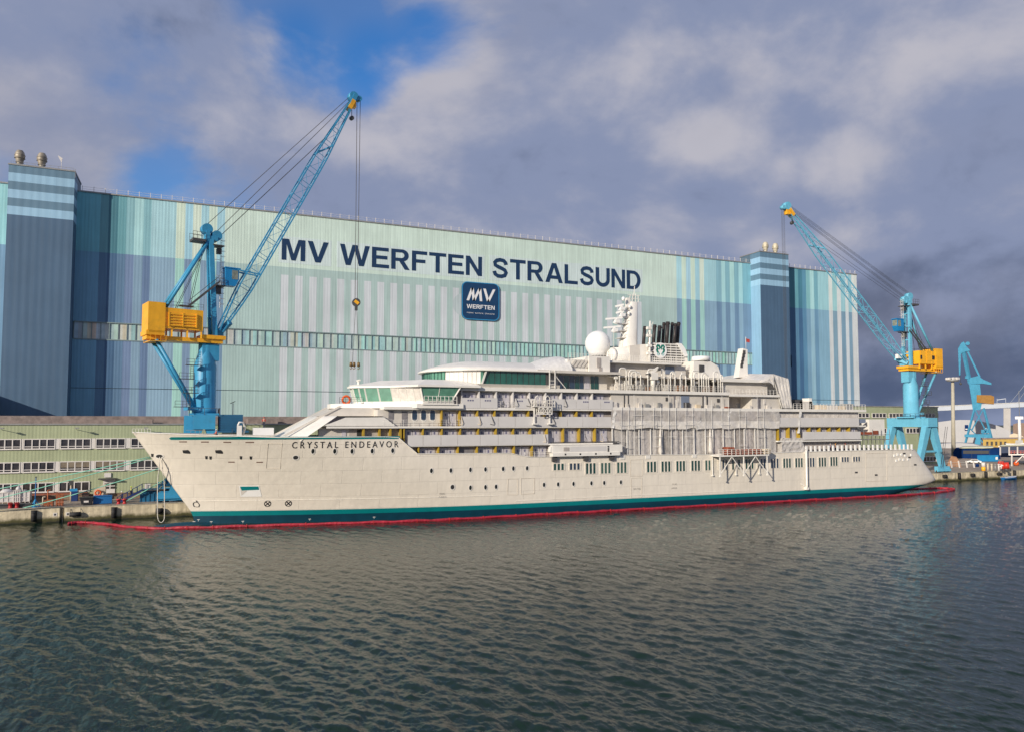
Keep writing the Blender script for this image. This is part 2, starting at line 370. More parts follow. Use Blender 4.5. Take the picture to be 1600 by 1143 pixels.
K['ventc'] = mat('cream_vent_sheet', (.60, .54, .40), .5, metal=.2, var=.12, scale=1.2)
K['logogreen'] = mat('emblem_green', (.0, .17, .12), .4)
K['logoteal'] = mat('emblem_light_teal', (.25, .50, .52), .4)
K['ochre'] = mat('ochre_wall', (.45, .30, .07), .7, var=.1)

def water_mat():
    m = bpy.data.materials.new('harbour_water'); m.use_nodes = True; t = m.node_tree; p = t.nodes['Principled BSDF']
    p.inputs['Base Color'].default_value = (.006, .021, .013, 1); p.inputs['Roughness'].default_value = .03; p.inputs['IOR'].default_value = 1.35
    geo = N(t, 'ShaderNodeNewGeometry')
    def nz(scale, detail, sx, sy):
        mp = N(t, 'ShaderNodeMapping'); t.links.new(geo.outputs['Position'], mp.inputs[0])
        mp.inputs['Rotation'].default_value = (0, 0, -(HEAD - R(45))); mp.inputs['Scale'].default_value = (sx, sy, 1)
        n = N(t, 'ShaderNodeTexNoise', i_Scale=scale, i_Detail=detail, i_Roughness=.55, i_Distortion=.3); t.links.new(mp.outputs[0], n.inputs['Vector']); return n.outputs[0]
    a = math_(t, 'ADD', math_(t, 'MULTIPLY', nz(1.1, 4, 1.0, .4), .08), math_(t, 'MULTIPLY', nz(3.2, 4, 1.0, .4), .065))
    bp = N(t, 'ShaderNodeBump'); bp.inputs['Strength'].default_value = 1.0; bp.inputs['Distance'].default_value = 1.0
    t.links.new(a, bp.inputs['Height']); t.links.new(bp.outputs[0], p.inputs['Normal'])
    return m
K['water'] = water_mat()

# ------------------------------------------------------------------ water, ground
def build_water():
    ys = np.concatenate([np.arange(1250, 520, -6.0), np.arange(520, 14, -1.15), np.arange(14, 5, -1.0)])
    dist = 1150 * CAMH / ys; ang = np.linspace(R(-46), R(46), 1250)
    D, A = np.meshgrid(dist, ang, indexing='ij')
    f, r = D, D * np.tan(A)
    X = r * math.sin(HEAD) + f * math.cos(HEAD); Y = -r * math.cos(HEAD) + f * math.sin(HEAD)
    cell = np.gradient(dist)[:, None]
    Z = np.zeros_like(X); rng = np.random.default_rng(5); n = 150
    lam = np.exp(rng.uniform(math.log(.36), math.log(3.6), n)); th = HEAD - R(48) + rng.normal(0, R(36), n); ph = rng.uniform(0, 6.283, n)
    lam[:14] = rng.uniform(1.0, 2.4, 14); th[:14] = HEAD - R(50) + rng.normal(0, R(16), 14)
    for i_, (l, a, p) in enumerate(zip(lam, th, ph)):
        k = 2 * math.pi / l; w = 1.1 if i_ < 14 else .92 if l < 1.8 else .92 * (1.8 / l) ** .9
        amp = .15 * math.sqrt(2 / n) * w / k
        fade = np.clip((l / np.abs(cell) - 1.1) / 1.2, 0, 1)
        s = np.sin(k * (X * math.cos(a) + Y * math.sin(a)) + p)
        Z += amp * fade * (s + .25 * np.sin(2 * (k * (X * math.cos(a) + Y * math.sin(a)) + p) + 1.57))
    gust = 1 + .45 * np.sin(X * .037 + 1.3 * np.sin(Y * .021 + 1.0)) * np.sin(Y * .043 + .9 * np.sin(X * .017)) ; Z *= gust
    h, w_ = X.shape
    idx = np.arange(h * w_).reshape(h, w_)
    quads = np.stack([idx[:-1, :-1], idx[:-1, 1:], idx[1:, 1:], idx[1:, :-1]], -1).reshape(-1, 4)
    me = bpy.data.meshes.new('water')
    me.vertices.add(h * w_); me.vertices.foreach_set('co', np.stack([X, Y, Z], -1).astype(np.float32).ravel())
    me.loops.add(quads.size); me.loops.foreach_set('vertex_index', quads.ravel().astype(np.int32))
    me.polygons.add(len(quads)); me.polygons.foreach_set('loop_start', np.arange(0, quads.size, 4, dtype=np.int32))
    me.polygons.foreach_set('loop_total', np.full(len(quads), 4, dtype=np.int32)); me.polygons.foreach_set('use_smooth', np.ones(len(quads), dtype=bool))
    me.update(calc_edges=True); me.materials.append(K['water'])
    o = bpy.data.objects.new('water', me); COL.objects.link(o); o['kind'] = 'structure'
    b = MB(); b.poly([(-6000, -6000, -.6), (6000, -6000, -.6), (6000, 8000, -.6), (-6000, 8000, -.6)])
    b.build('open_water', K['water'], kind='structure')
build_water()
QZ = 2.3; QY = 139.6
b = MB(); b.box(-300, 620, QY + .6, 1500, -2, QZ); b.build('quay_apron', K['apron'], kind='structure')

# ------------------------------------------------------------------ shipbuilding hall
HY = 225.0; HTOP = 78.0; TY = 219.7
def build_hall():
    hall = thing('shipbuilding_hall', 'huge blue and mint striped shipbuilding hall with dark blue lettering behind the ship', 'industrial hall', (110, HY, QZ))
    xl = lambda px: M(px, 330, HY).x
    xr = lambda px: M(px, 430, HY).x
    x5 = lambda s: M(1160 + s / 4.08, 443, HY).x
    cols = [(-80, xl(13), (140, 188, 190), (108, 138, 168)), (xl(13), xl(117), (60, 120, 140), (60, 95, 135))]
    seq = [(117, (98, 172, 186), (100, 150, 182)), (157, (92, 150, 160), (80, 115, 150)), (170, (58, 116, 132), (58, 92, 132)), (185, (92, 150, 160), (84, 114, 150)),
           (198, (128, 172, 180), (108, 124, 164)), (211, (160, 198, 200), (122, 146, 172)), (225, (122, 168, 177), (94, 114, 154)), (237, (158, 192, 200), (132, 157, 182)),
           (276, (192, 210, 186), (160, 196, 185)), (290, (152, 192, 210), (118, 138, 172)), (302, (197, 212, 190), (162, 198, 185)), (315, (156, 194, 206), (126, 148, 176)),
           (327, (190, 210, 190), (158, 194, 184)), (340, (155, 192, 207), (112, 138, 170)), (352, (187, 207, 190), (156, 182, 174))]
    for i, (p, u, l) in enumerate(seq):
        cols.append((xl(p), xl(seq[i + 1][0]) if i + 1 < len(seq) else 22.2, u, l))
    for k in range(31):
        x0 = 22.2 + (147.7 - 22.2 - 2.15) / 30 * k
        cols.append((x0, x0 + 2.15, (187, 207, 190), 'lilac'))
        x1 = 22.2 + (147.7 - 22.2 - 2.15) / 30 * (k + 1) if k < 30 else xr(1057)
        cols.append((x0 + 2.15, x1, (187, 207, 190), (156, 180, 172)))
    s2 = [(1057, (160, 196, 207), (126, 148, 176)), (1065, (190, 212, 190), (158, 194, 182)), (1072, (160, 192, 210), (124, 146, 174)), (1079, (190, 212, 190), (158, 194, 184)),
          (1086, (152, 190, 205), (118, 142, 172)), (1093, (196, 210, 190), (156, 194, 186)), (1100, (155, 192, 202), (132, 158, 184)), (1119, (128, 170, 186), (104, 130, 164)),
          (1127, (165, 205, 208), (134, 164, 186)), (1133, (124, 170, 184), (106, 132, 164)), (1140, (168, 204, 200), (136, 164, 188)), (1147, (124, 170, 184), (104, 130, 164)),
          (1154, (160, 202, 206), (134, 160, 184)), (1160, (118, 172, 188), (112, 138, 170))]
    for i, (p, u, l) in enumerate(s2):
        cols.append((xr(p), xr(s2[i + 1][0]) if i + 1 < len(s2) else 198.9, u, l))
    cols.append((198.9, x5(303), (80, 140, 155), (70, 110, 150)))
    s3 = [(303, (58, 128, 142), (58, 102, 142)), (330, (92, 155, 168), (80, 124, 160)), (355, (62, 122, 146), (60, 100, 144)), (380, (82, 140, 170), (82, 130, 168)),
          (405, (122, 176, 182), (116, 152, 182)), (430, (165, 205, 206), (142, 176, 196)), (455, (112, 166, 182), (102, 142, 176)), (480, (150, 194, 202), (128, 166, 192)),
          (548, (203, 212, 202), (196, 202, 198)), (572, (150, 194, 197), (124, 152, 174)), (600, (203, 212, 206), (200, 205, 202)), (625, (150, 194, 204), (116, 146, 172)),
          (652, (200, 212, 206), (196, 206, 206)), (673, (150, 190, 202), (122, 150, 176)), (694, (205, 212, 202), (197, 202, 198))]
    for i, (p, u, l) in enumerate(s3):
        cols.append((x5(p), x5(s3[i + 1][0]) if i + 1 < len(s3) else 254.5, u, l))
    BX0, BX1 = -30.4, 199.2
    k_ = 1.16
    def lin(r, g, b, k=1.0, _l=globals()['lin']):
        m = .3 * r + .55 * g + .15 * b; q = .13 if b < r + 30 else .24
        a = _l(r * (1 - q) + m * q, g * (1 - q) + m * q, b * (1 - q) + m * q, k); return (min(a[0] * (.88 if b > r + 22 else .98), .85), min(a[1] * (1.04 if b > r + 22 else 1), .85), min(a[2] * 1.06, .85))
    f = MB()
    for x0, x1, u, l in cols:
        U = lin(*u, k_); Lw = lin(*(l if l != 'lilac' else (156, 180, 172)), k_); S_ = lin(*l, k_) if l != 'lilac' else lin(188, 194, 194, k_)
        zs = [(QZ, 25.2, S_), (25.38, 38.3, S_)] if True else None
        for z0, z1, c in zs + [(42.9, 59.65, S_), (59.65, 62.0, Lw), (62.0, HTOP, U)]:
            f.poly([(x0, HY, z0), (x1, HY, z0), (x1, HY, z1), (x0, HY, z1)], 0, c)
        if x1 <= BX0 + .1 or x0 >= BX1 - .1: f.poly([(x0, HY, 38.3), (x1, HY, 38.3), (x1, HY, 42.9), (x0, HY, 42.9)], 0, S_)
        f.poly([(x0, HY + .12, 25.2), (x1, HY + .12, 25.2), (x1, HY + .12, 25.38), (x0, HY + .12, 25.38)], 0, lin(60, 80, 95))
    f.build('facade', K['facade'], hall, recalc=False)
    s = MB(); g = lin(150, 175, 180)
    s.poly([(254.5, HY, QZ), (254.5, HY + 108, QZ), (254.5, HY + 108, HTOP), (254.5, HY, HTOP)], 0, g)
    s.poly([(-80, HY, QZ), (-80, HY, HTOP), (-80, HY + 108, HTOP), (-80, HY + 108, QZ)], 0, g)
    s.poly([(-80, HY + 108, QZ), (-80, HY + 108, HTOP), (254.5, HY + 108, HTOP), (254.5, HY + 108, QZ)], 0, g)
    s.build('side_wall', K['facade'], hall, recalc=False)
    r = MB(); r.box(-80.2, 254.7, HY - .25, HY + 108.2, HTOP, HTOP + .35); r.build('roof', K['grey'], hall)
    # translucent window band
    w = MB(); x = BX0; i = 0; rnd = random.Random(3)
    pal = [(168, 192, 172), (146, 180, 186), (196, 196, 168), (130, 164, 168), (172, 204, 190), (196, 178, 142), (150, 186, 180)]
    while x < BX1:
        x1 = min(x + 1.05, BX1)
        t_ = min(max((x - 10) / 70, 0), 1); c = rnd.choice(pal); c = tuple((c[j] * .6 + 172 * .4) * (1 - t_) + (160, 192, 184)[j] * t_ + rnd.uniform(-7, 7) for j in range(3))
        w.poly([(x, HY + .22, 38.3), (x1, HY + .22, 38.3), (x1, HY + .22, 42.9), (x, HY + .22, 42.9)], 0, lin(*c, 1.15)); x = x1; i += 1
    band = w.build('window_band', K['bandm'], hall, recalc=False)
    mu = MB(); x = BX0
    while x < BX1:
        mu.box(x - .085, x + .085, HY - .02, HY + .21, 38.42, 42.78); x += 2.1 if x < 60 else 1.5
    mu.box(BX0, BX1, HY - .12, HY + .21, 42.78, 43.06); mu.box(BX0, BX1, HY - .12, HY + .21, 38.14, 38.42)
    mu.build('mullion_grid', K['mull'], band)
    # stair towers
    for x0, x1, name in ((-45.2, -30.6, 0), (198.0, 212.3, 1)):
        t = MB(); ztop = 81.6
        edges = [ztop, 79.6, 77.4, 75.3, 73.1, 71.0, 68.8, QZ]
        for i in range(7):
            c = [(94, 124, 150), (148, 182, 212)][i % 2] if i < 6 else (72, 98, 130)
            c = lin(*c, 1.05); z1, z0 = edges[i], edges[i + 1]
            cs = c if i < 6 else lin(130, 166, 198, 1.1)
            t.poly([(x0, TY, z0), (x1, TY, z0), (x1, TY, z1), (x0, TY, z1)], 0, c)
            t.poly([(x0, HY, z0), (x0, TY, z0), (x0, TY, z1), (x0, HY, z1)], 0, cs)
            t.poly([(x1, TY, z0), (x1, HY, z0), (x1, HY, z1), (x1, TY, z1)], 0, c)
        t.poly([(x0, TY, ztop), (x1, TY, ztop), (x1, HY + 6, ztop), (x0, HY + 6, ztop)], 0, lin(120, 130, 135))
        t.poly([(x0, HY + 6, HTOP), (x0, HY + 6, ztop), (x1, HY + 6, ztop), (x1, HY + 6, HTOP)], 0, lin(90, 110, 130))
        t.poly([(x0, HY, HTOP), (x0, HY, ztop), (x0, HY + 6, ztop), (x0, HY + 6, HTOP)], 0, lin(90, 110, 130))
        t.poly([(x1, HY, HTOP), (x1, HY, ztop), (x1, HY + 6, ztop), (x1, HY + 6, HTOP)], 0, lin(90, 110, 130))
        tw = t.build('stair_tower', K['tower'], hall, recalc=False)
        c = MB(); c.box(x0 - .15, x1 + .15, TY - .15, TY + .1, ztop, ztop + .3); c.box(x0 - .15, x0 + .1, TY + .1, HY + 6, ztop, ztop + .3); c.box(x1 - .1, x1 + .15, TY + .1, HY + 6, ztop, ztop + .3)
        c.build('coping', K['grey'], tw)
        c = MB()
        for q in range(9):
            xx = x0 + .3 + (x1 - x0 - .6) * q / 8; c.bar((xx, TY + .5, ztop), (xx, TY + .5, ztop + 1.1), .06)
        c.bar((x0 + .3, TY + .5, ztop + 1.1), (x1 - .3, TY + .5, ztop + 1.1), .06); c.bar((x0 + .3, TY + .5, ztop + .55), (x1 - .3, TY + .5, ztop + .55), .05)
        c.build('roof_railing', K['grey'], tw)
        for dx in ((1.8, 6.7) if name == 0 else (5.2, 10.2)):
            v = MB(); v.lathe((x0 + dx, TY + 2.6, ztop), [(.75, 0), (.75, .9), (.62, .95), (.72, 1.5), (1.15, 2.9), (1.2, 3.3), (.98, 4.2), (.72, 4.6), (.7, 4.7)], 16)
            for zz in (1.5, 2.6, 3.4, 4.2): v.lathe((x0 + dx, TY + 2.6, ztop), [(1.22 if 2 < zz < 4 else .9, zz), (1.25 if 2 < zz < 4 else .95, zz + .06), (1.22 if 2 < zz < 4 else .9, zz + .12)], 16)
            v.build('roof_ventilator', K['vent'] if name == 0 else K['ventc'], tw)
        if name == 0:
            v = MB(); v.cyl((x0 + 11.2, TY + 2, ztop), (x0 + 11.2, TY + 2, ztop + 3.0), .06); v.prism([(x0 + 11.2, TY + 2, ztop + 2.6), (x0 + 10.3, TY + 2, ztop + 4.5), (x0 + 11.4, TY + 2, ztop + 3.9)], (0, .1, 0))
            v.box(x0 + 9.8, x0 + 10.3, TY + 2, TY + 2.5, ztop, ztop + .9); v.build('wind_vane', K['frame'], tw)
            v = MB(); v.bar((x1 + .1, TY, ztop + .8), (x1 + .1, TY, ztop - 1.5), .1); v.build('rain_pipe', K['grey'], tw)
    # parapet railing posts
    p = MB(); x = -29.5
    while x < 254:
        if not 197 < x < 213: p.bar((x, HY + .1, HTOP + .3), (x, HY + .1, HTOP + 1.75), .13); 
        x += 2.75
    for zz in (.9, 1.5): p.bar((-29.5, HY + .1, HTOP + zz), (197.5, HY + .1, HTOP + zz), .045); p.bar((213, HY + .1, HTOP + zz), (254, HY + .1, HTOP + zz), .045)
    p.build('parapet_railing', K['frame'], hall)
    # lettering on pale panels
    L1 = [('MV', 22.3, 35.9, 70.45, 64.1), ('WERFTEN', 39.3, 85.7, 70.5, 64.1), ('STRALSUND', 89.3, 147.3, 70.75, 64.0)]
    pl = MB()
    for txt, x0, x1, z1, z0 in L1: pl.box(x0 - .9, x1 + .9, HY - .03, HY + .05, z0 - .9, z1 + .7, 0, lin(188, 204, 198, 1.16))
    pl.build('lettering_panel', K['facade'], hall)
    for txt, x0, x1, z1, z0 in L1:
        t = MB(); bold_word(t, txt, x0, x1, z0, z1, HY - .10); t.build('lettering', K['signblue'], hall, recalc=False)
    d = MB(); n = 40; cx, cz = 79.2, 54.3
    d.poly([(cx + 3.6 * math.cos(6.2832 * i / n), HY - .02, cz + 3.6 * math.sin(6.2832 * i / n)) for i in range(n)], 0, lin(178, 192, 190, 1.08)); d.build('faded_disc', K['facade'], hall, recalc=False)
    # square logo board
    x0, x1, z0, z1 = 78.6, 91.7, 49.5, 61.9
    def rr(x0, x1, z0, z1, r, y, n=8):
        pts = []
        for cx, cz, a in ((x1 - r, z1 - r, 0), (x0 + r, z1 - r, 90), (x0 + r, z0 + r, 180), (x1 - r, z0 + r, 270)):
            for i in range(n + 1): t = R(a + 90 * i / n); pts.append((cx + r * math.cos(t), y, cz + r * math.sin(t)))
        return pts
    b = MB(); b.prism(rr(x0, x1, z0, z1, 1.9, HY - .55), (0, .5, 0)); lb = b.build('logo_board', K['logob'], hall)
    b = MB(); o, i_ = rr(x0, x1, z0, z1, 1.9, HY - .57), rr(x0 + .25, x1 - .25, z0 + .25, z1 - .25, 1.7, HY - .57); n = len(o)
    b.add(o + i_, [(k, (k + 1) % n, n + (k + 1) % n, n + k) for k in range(n)]); b.build('board_edge', K['lblue'], lb)
    b = MB(); wd, ht = x1 - x0, z1 - z0
    def strk(a, c, t_):
        (ax, az), (cx, cz) = a, c
        b.prism([(x0 + wd * (ax - t_), HY - .58, z0 + ht * az), (x0 + wd * (ax + t_), HY - .58, z0 + ht * az), (x0 + wd * (cx + t_), HY - .58, z0 + ht * cz), (x0 + wd * (cx - t_), HY - .58, z0 + ht * cz)], (0, -.04, 0))
    for k, (a, c) in enumerate((((.155, .50), (.275, .84)), ((.315, .50), (.275, .84)), ((.315, .50), (.475, .84)), ((.475, .84), (.505, .50)), ((.60, .84), (.70, .50)), ((.86, .84), (.70, .50)))):
        off = .0006 * k; strk(a, c, .034)
    b.build('emblem_letters', K['signwhite'], lb)
    for txt, fz0, fz1, bo in (('WERFTEN', .29, .40, .02), ('WISMAR · ROSTOCK · STRALSUND', .16, .19, 0)):
        b = MB()
        if bo: bold_word(b, txt, x0 + wd * .125, x1 - wd * .125, z0 + ht * fz0, z0 + ht * fz1, HY - .60)
        else: fit_text(b, txt, x0 + wd * .125, x1 - wd * .125, z0 + ht * fz0, z0 + ht * fz1, lambda x, z, d: (x, HY - .60, z))
        b.build('board_lettering', K['signwhite'], lb, recalc=False)
K['bandm'] = mat('translucent_band_panel', (.5, .5, .5), .25, attr=True, var=.10, scale=.5, streak=.12)
K['mull'] = mat('dark_mullion', (.20, .27, .28), .6)
K['logob'] = mat('logo_board_blue', (.008, .045, .12), .35, var=.06)
build_hall()

# ------------------------------------------------------------------ office buildings on the quay
def window_proto(parent, w, h, panes, transom, dark):
    """white frame with dark panes, origin at its lower left outer corner, in the XZ plane"""
    f = MB(); e = .16
    f.box(0, w, -.12, .05, 0, e); f.box(0, w, -.12, .05, h - e, h); f.box(0, e, -.12, .05, e, h - e); f.box(w - e, w, -.12, .05, e, h - e)
    pw = (w - 2 * e) / panes
    for i in range(1, panes): f.box(e + pw * i - .09, e + pw * i + .09, -.10, .05, e, h - e)
    if transom: f.box(e, w - e, -.09, .05, h * .22, h * .22 + .12)
    f.box(-.05, w + .05, -.22, -.12, -.06, .04)
    ob = f.build('window', K['frame'], parent, loc=(0, 0, 0)); ORG[ob.name] = Vector((0, 0, 0))
    g = MB(); g.poly([(e, .02, e), (w - e, .02, e), (w - e, .02, h - e), (e, .02, h - e)]); p = g.build('pane', dark, ob, loc=(0, 0, 0), recalc=False)
    return ob
def put(proto, parent, x, y, z, glass=None):
    o = proto.copy(); COL.objects.link(o); o.parent = parent; o.location = Vector((x, y, z)) - ORG[parent.name]
    for ch in proto.children:
        c = ch.copy(); COL.objects.link(c); c.parent = o
        if glass:
            c.data = c.data.copy(); c.data.materials.clear(); c.data.materials.append(glass)
    return o
def drop(o):
    for c in list(o.children): bpy.data.objects.remove(c)
    bpy.data.objects.remove(o)

def build_office():
    Y = 157.0
    z = lambda py: M(60, py, Y).z
    x = lambda s: M(s / 5.197, 700, Y).x
    off = thing('office_building', 'long pale green three storey office building left of the bow', 'office building', (0, Y, QZ))
    top = z(661); x0, x1 = -75, 60
    rows = [(z(701), z(684.6)), (z(737), z(720.6)), (z(768.5), z(753))]
    brick = z(769)
    w = MB(); w.box(x0, x1, Y, Y + 36, brick, top - .25); w.build('wall', K['offgreen'], off)
    w = MB(); w.box(x0 - .05, MX(142, Y) , Y - .06, Y + .3, QZ, brick); w.build('brick_plinth', K['brick'], off)
    w = MB(); w.box(MX(142, Y) + .01, x1, Y + .02, Y + .4, QZ, brick - .01); w.build('plinth', K['offgreen'], off)
    r = MB(); r.box(x0 - .2, x1 + .2, Y - .2, Y + 36.2, top - .25, top); r.build('roof_edge', K['grey'], off)
    r = MB(); r.box(x0, x1, Y + 12, Y + 35, top, top + 1.5); r.box(-20, -8, Y + 8, Y + 11, top, top + .8); r.box(10, 16, Y + 6, Y + 11, top, top + 1.0); r.build('roof', K['roofing'], off)
    groups = [(-671 + 287 * i) for i in range(2)] + [-97 , 190, 487, 775, 1060, 1347, 1634, 1921]
    ww = x(450) - x(190); h = rows[0][1] - rows[0][0]
    pr = window_proto(off, ww, h, 4, True, K['pane']); pr3 = window_proto(off, ww, rows[2][1] - rows[2][0], 4, False, K['pane'])
    for ri, (z0, z1) in enumerate(rows):
        for gi, s in enumerate(groups):
            if ri == 2 and s > 500: continue
            o = put(pr3 if ri == 2 else pr, off, x(s), Y - .05, z0)
            if ri == 1 and s in (487, 775):
                b = MB(); b.box(.16, ww - .16, -.06, .0, h * .40, h - .17); bl = b.build('blind', K['blind'], o, loc=(0, 0, 0))
    drop(pr); drop(pr3)
    for ri, (z0, z1) in enumerate(rows):
        for s, e in list(zip(groups[:-1], groups[1:]))[:4 if ri == 2 else None]:
            p = MB(); p.box(x(s) + ww + .06, x(e) - .06, Y - .1, Y + .05, z0, z1); p.build('window_pier', K['frame'], off)
    # entrance
    dx0, dx1 = MX(166, Y), MX(184.5, Y)
    d = MB(); d.box(dx0, dx1, Y - .15, Y + .05, QZ, z(751)); dd = d.build('door', K['frame'], off)
    d = MB()
    for i in range(2):
        for j in range(2): d.box(dx0 + .25 + i * 1.0, dx0 + 1.0 + i * 1.0, Y - .19, Y - .14, z(766) + j * .62, z(766) + .42 + j * .62)
    d.build('door_glass', K['pane'], dd)
    c = MB(); c.box(MX(159, Y), MX(186, Y), Y - 1.2, Y, z(750.5), z(748.8)); c.build('canopy', K['dgrey'], off)
    s = MB(); s.box(MX(167.5, Y), MX(178, Y), Y - .2, Y - .02, z(747.5), z(740.5)); s.build('wall_board', K['frame'], off)
    for px in (6, 122, 228):
        l = MB(); xx = MX(px, Y); zz = z(670.5); l.bar((xx, Y, zz), (xx + .2, Y - 1.5, zz + .25), .08); l.box(xx + .0, xx + .6, Y - 2.0, Y - 1.4, zz + .2, zz + .38); l.build('floodlight', K['grey'], off)
build_office()

def build_side_building():
    z1 = M(3, 601, 212).z - 2.2
    t = thing('side_building', 'dark green corrugated block at the far left edge beside the blue striped stair tower', 'industrial building', (-60, 205, QZ))
    b = MB(); b.box(-80, -46.6, 205, 224.9, QZ, z1); b.build('wall', K['offdark'], t)
    b = MB(); b.box(-80, -46.4, 204.8, 224.95, z1, z1 + .3); b.build('roof', K['roofing'], t)
    for i in range(3):
        d = MB(); d.box(-50.5 + .0 - i * 6, -48 - i * 6, 204.9, 205.02, 16.5, 18.5); d.build('window', K['pane'], t)
K['offdark'] = mat('dark_green_cladding', lin(112, 140, 118), .6, var=.06, scale=.3, corr=.6)
build_side_building()

def build_office2():
    Y = 172.0; x1 = M(1467, 690, Y).x; x0 = 120; top = M(1467, 634.5, Y).z
    t = thing('workshop_building', 'pale green workshop building with rows of tall narrow windows behind the right hand crane', 'workshop', (200, Y, QZ))
    b = MB(); b.box(x0, x1, Y, Y + 30, QZ, top - .3); b.build('wall', K['offgreen'], t)
    b = MB(); b.box(x0 - .2, x1 + .2, Y - .2, Y + 30.2, top - .3, top); b.build('roof_edge', K['grey'], t)
    rows = [(M(1420, 652, Y).z, M(1420, 645, Y).z), (M(1420, 676, Y).z, M(1420, 668, Y).z), (M(1420, 721, Y).z, M(1420, 713, Y).z)]
    for z0, z1 in rows:
        pr = window_proto(t, 6.4, z1 - z0, 4, False, K['pane']); x = x1 - 8
        while x > x0 + 20: put(pr, t, x, Y - .05, z0); x -= 7.6
        drop(pr)
build_office2()

# ------------------------------------------------------------------ quay wall
def concrete_wall_mat():
    m = mat('tide_stained_concrete', (.58, .50, .35), .8, var=.2, scale=.45, streak=.22, bump=.05, bscale=3, dirt=(.22, .18, .11), dirt_amt=.6)
    t = m.node_tree; p = t.nodes['Principled BSDF']; src = p.inputs['Base Color'].links[0].from_socket
    geo = N(t, 'ShaderNodeNewGeometry'); sep = N(t, 'ShaderNodeSeparateXYZ'); t.links.new(geo.outputs['Position'], sep.inputs[0])
    n = N(t, 'ShaderNodeTexNoise', i_Scale=.8, i_Detail=8.0, i_Roughness=.7); t.links.new(geo.outputs['Position'], n.inputs['Vector'])
    hgt = math_(t, 'ADD', sep.outputs[2], math_(t, 'MULTIPLY', n.outputs[0], -1.3))
    c = mixc(t, smooth(t, hgt, -.35, .45, 1, 0), src, (.07, .065, .02)); c = mixc(t, smooth(t, hgt, -.75, -.35, 1, 0), c, (.015, .016, .01))
    t.links.new(c, p.inputs['Base Color']); return m
K['quaywall'] = concrete_wall_mat()
def build_quay():
    q = thing('quay_wall', 'stained concrete quay wall with mossy foot along the water behind the ship', 'quay wall', (0, QY, 0))
    nx = M(93, 800, QY).x; nx1 = M(100.5, 800, QY).x
    b = MB()
    b.box(-300, nx, QY, QY + .6, -2, QZ - .02); b.box(nx1, 620, QY, QY + .6, -2, QZ - .02); b.box(nx, nx1, QY + .45, QY + .6, -2, QZ - .02); b.build('wall', K['quaywall'], q)
    c = MB(); c.box(-300, nx, QY - .06, QY + .75, QZ - .018, QZ + .12); c.box(nx1, 620, QY - .06, QY + .75, QZ - .018, QZ + .12); c.build('coping', K['concrete'], q)
    l = MB()
    for xx in (nx + .25, nx1 - .25): l.bar((xx, QY + .3, -1), (xx, QY + .3, QZ), .08)
    for i in range(8): l.bar((nx + .25, QY + .3, -.8 + i * .38), (nx1 - .25, QY + .3, -.8 + i * .38), .06)
    l.build('ladder', K['dgrey'], q)
    for px in (86, 106):
        m = MB(); xx = M(px, 806, QY).x; m.box(xx - .28, xx + .28, QY - .04, QY - .005, .95, 1.5); m.box(xx - .14, xx + .14, QY - .045, QY - .041, 1.06, 1.36, 1); m.build('berth_mark', [K['frame'], K['dark']], q)
    # fenders hung on the quay wall
    fl = [(53, 807, 'v', 'upright black rubber fender on the quay wall below the blue pole'), (118, 805.5, 'h', 'lying black rubber fender on the quay wall right of the ladder gap'),
          (178, 802, 'v', 'upright black rubber fender on the quay wall below the red bollard'), (249, 799, 's', 'square black fender on the quay wall beside the hanging white rope'),
          (1474.5, 743, 's', 'square black fender on the quay wall just past the stern'), (1497.5, 742.5, 'v', 'upright fender on the right quay wall below the white fence'),
          (1518, 740.5, 's', 'square reddish black fender on the right quay wall, second past the stern'), (1539, 739, 'v', 'upright fender on the right quay wall below the yellow and white post'),
          (1560, 738, 'h', 'lying fender on the right quay wall left of the blue boat'), (1583.7, 736.5, 'v', 'upright fender on the right quay wall above the blue boat')]
    for px, py, k, lab in fl:
        p = M(px, py, QY); b = MB(); x, z = p.x, min(max(p.z, 1.15), 1.5)
        if k == 'v':
            b.cyl((x, QY - .32, z - .85), (x, QY - .32, z + .85), .36, n=12); b.box(x - .4, x + .4, QY - .12, QY - .07, z - .9, z + .9)
            for s in (-.5, 0, .5): b.cyl((x, QY - .32, z + s - .04), (x, QY - .32, z + s + .04), .38, n=12)
        elif k == 'h':
            b.cyl((x - .8, QY - .34, z), (x + .8, QY - .34, z), .38, n=12)
            for s in (-.8, .8): b.bar((x + s, QY - .34, z), (x + s * .9, QY - .05, z + .9), .05)
        else:
            b.cyl((x - .55, QY - .36, z), (x + .55, QY - .36, z), .45, n=14); b.cyl((x - .56, QY - .36, z), (x + .56, QY - .36, z), .2, n=10)
            for s in (-.5, .5): b.bar((x + s, QY - .36, z), (x + s, QY - .05, z + .85), .05)
        b.build('fender', K['rubber'], loc=(x, QY, z), label=lab, cat='fender', group='rubber fenders along the quay wall')
build_quay()

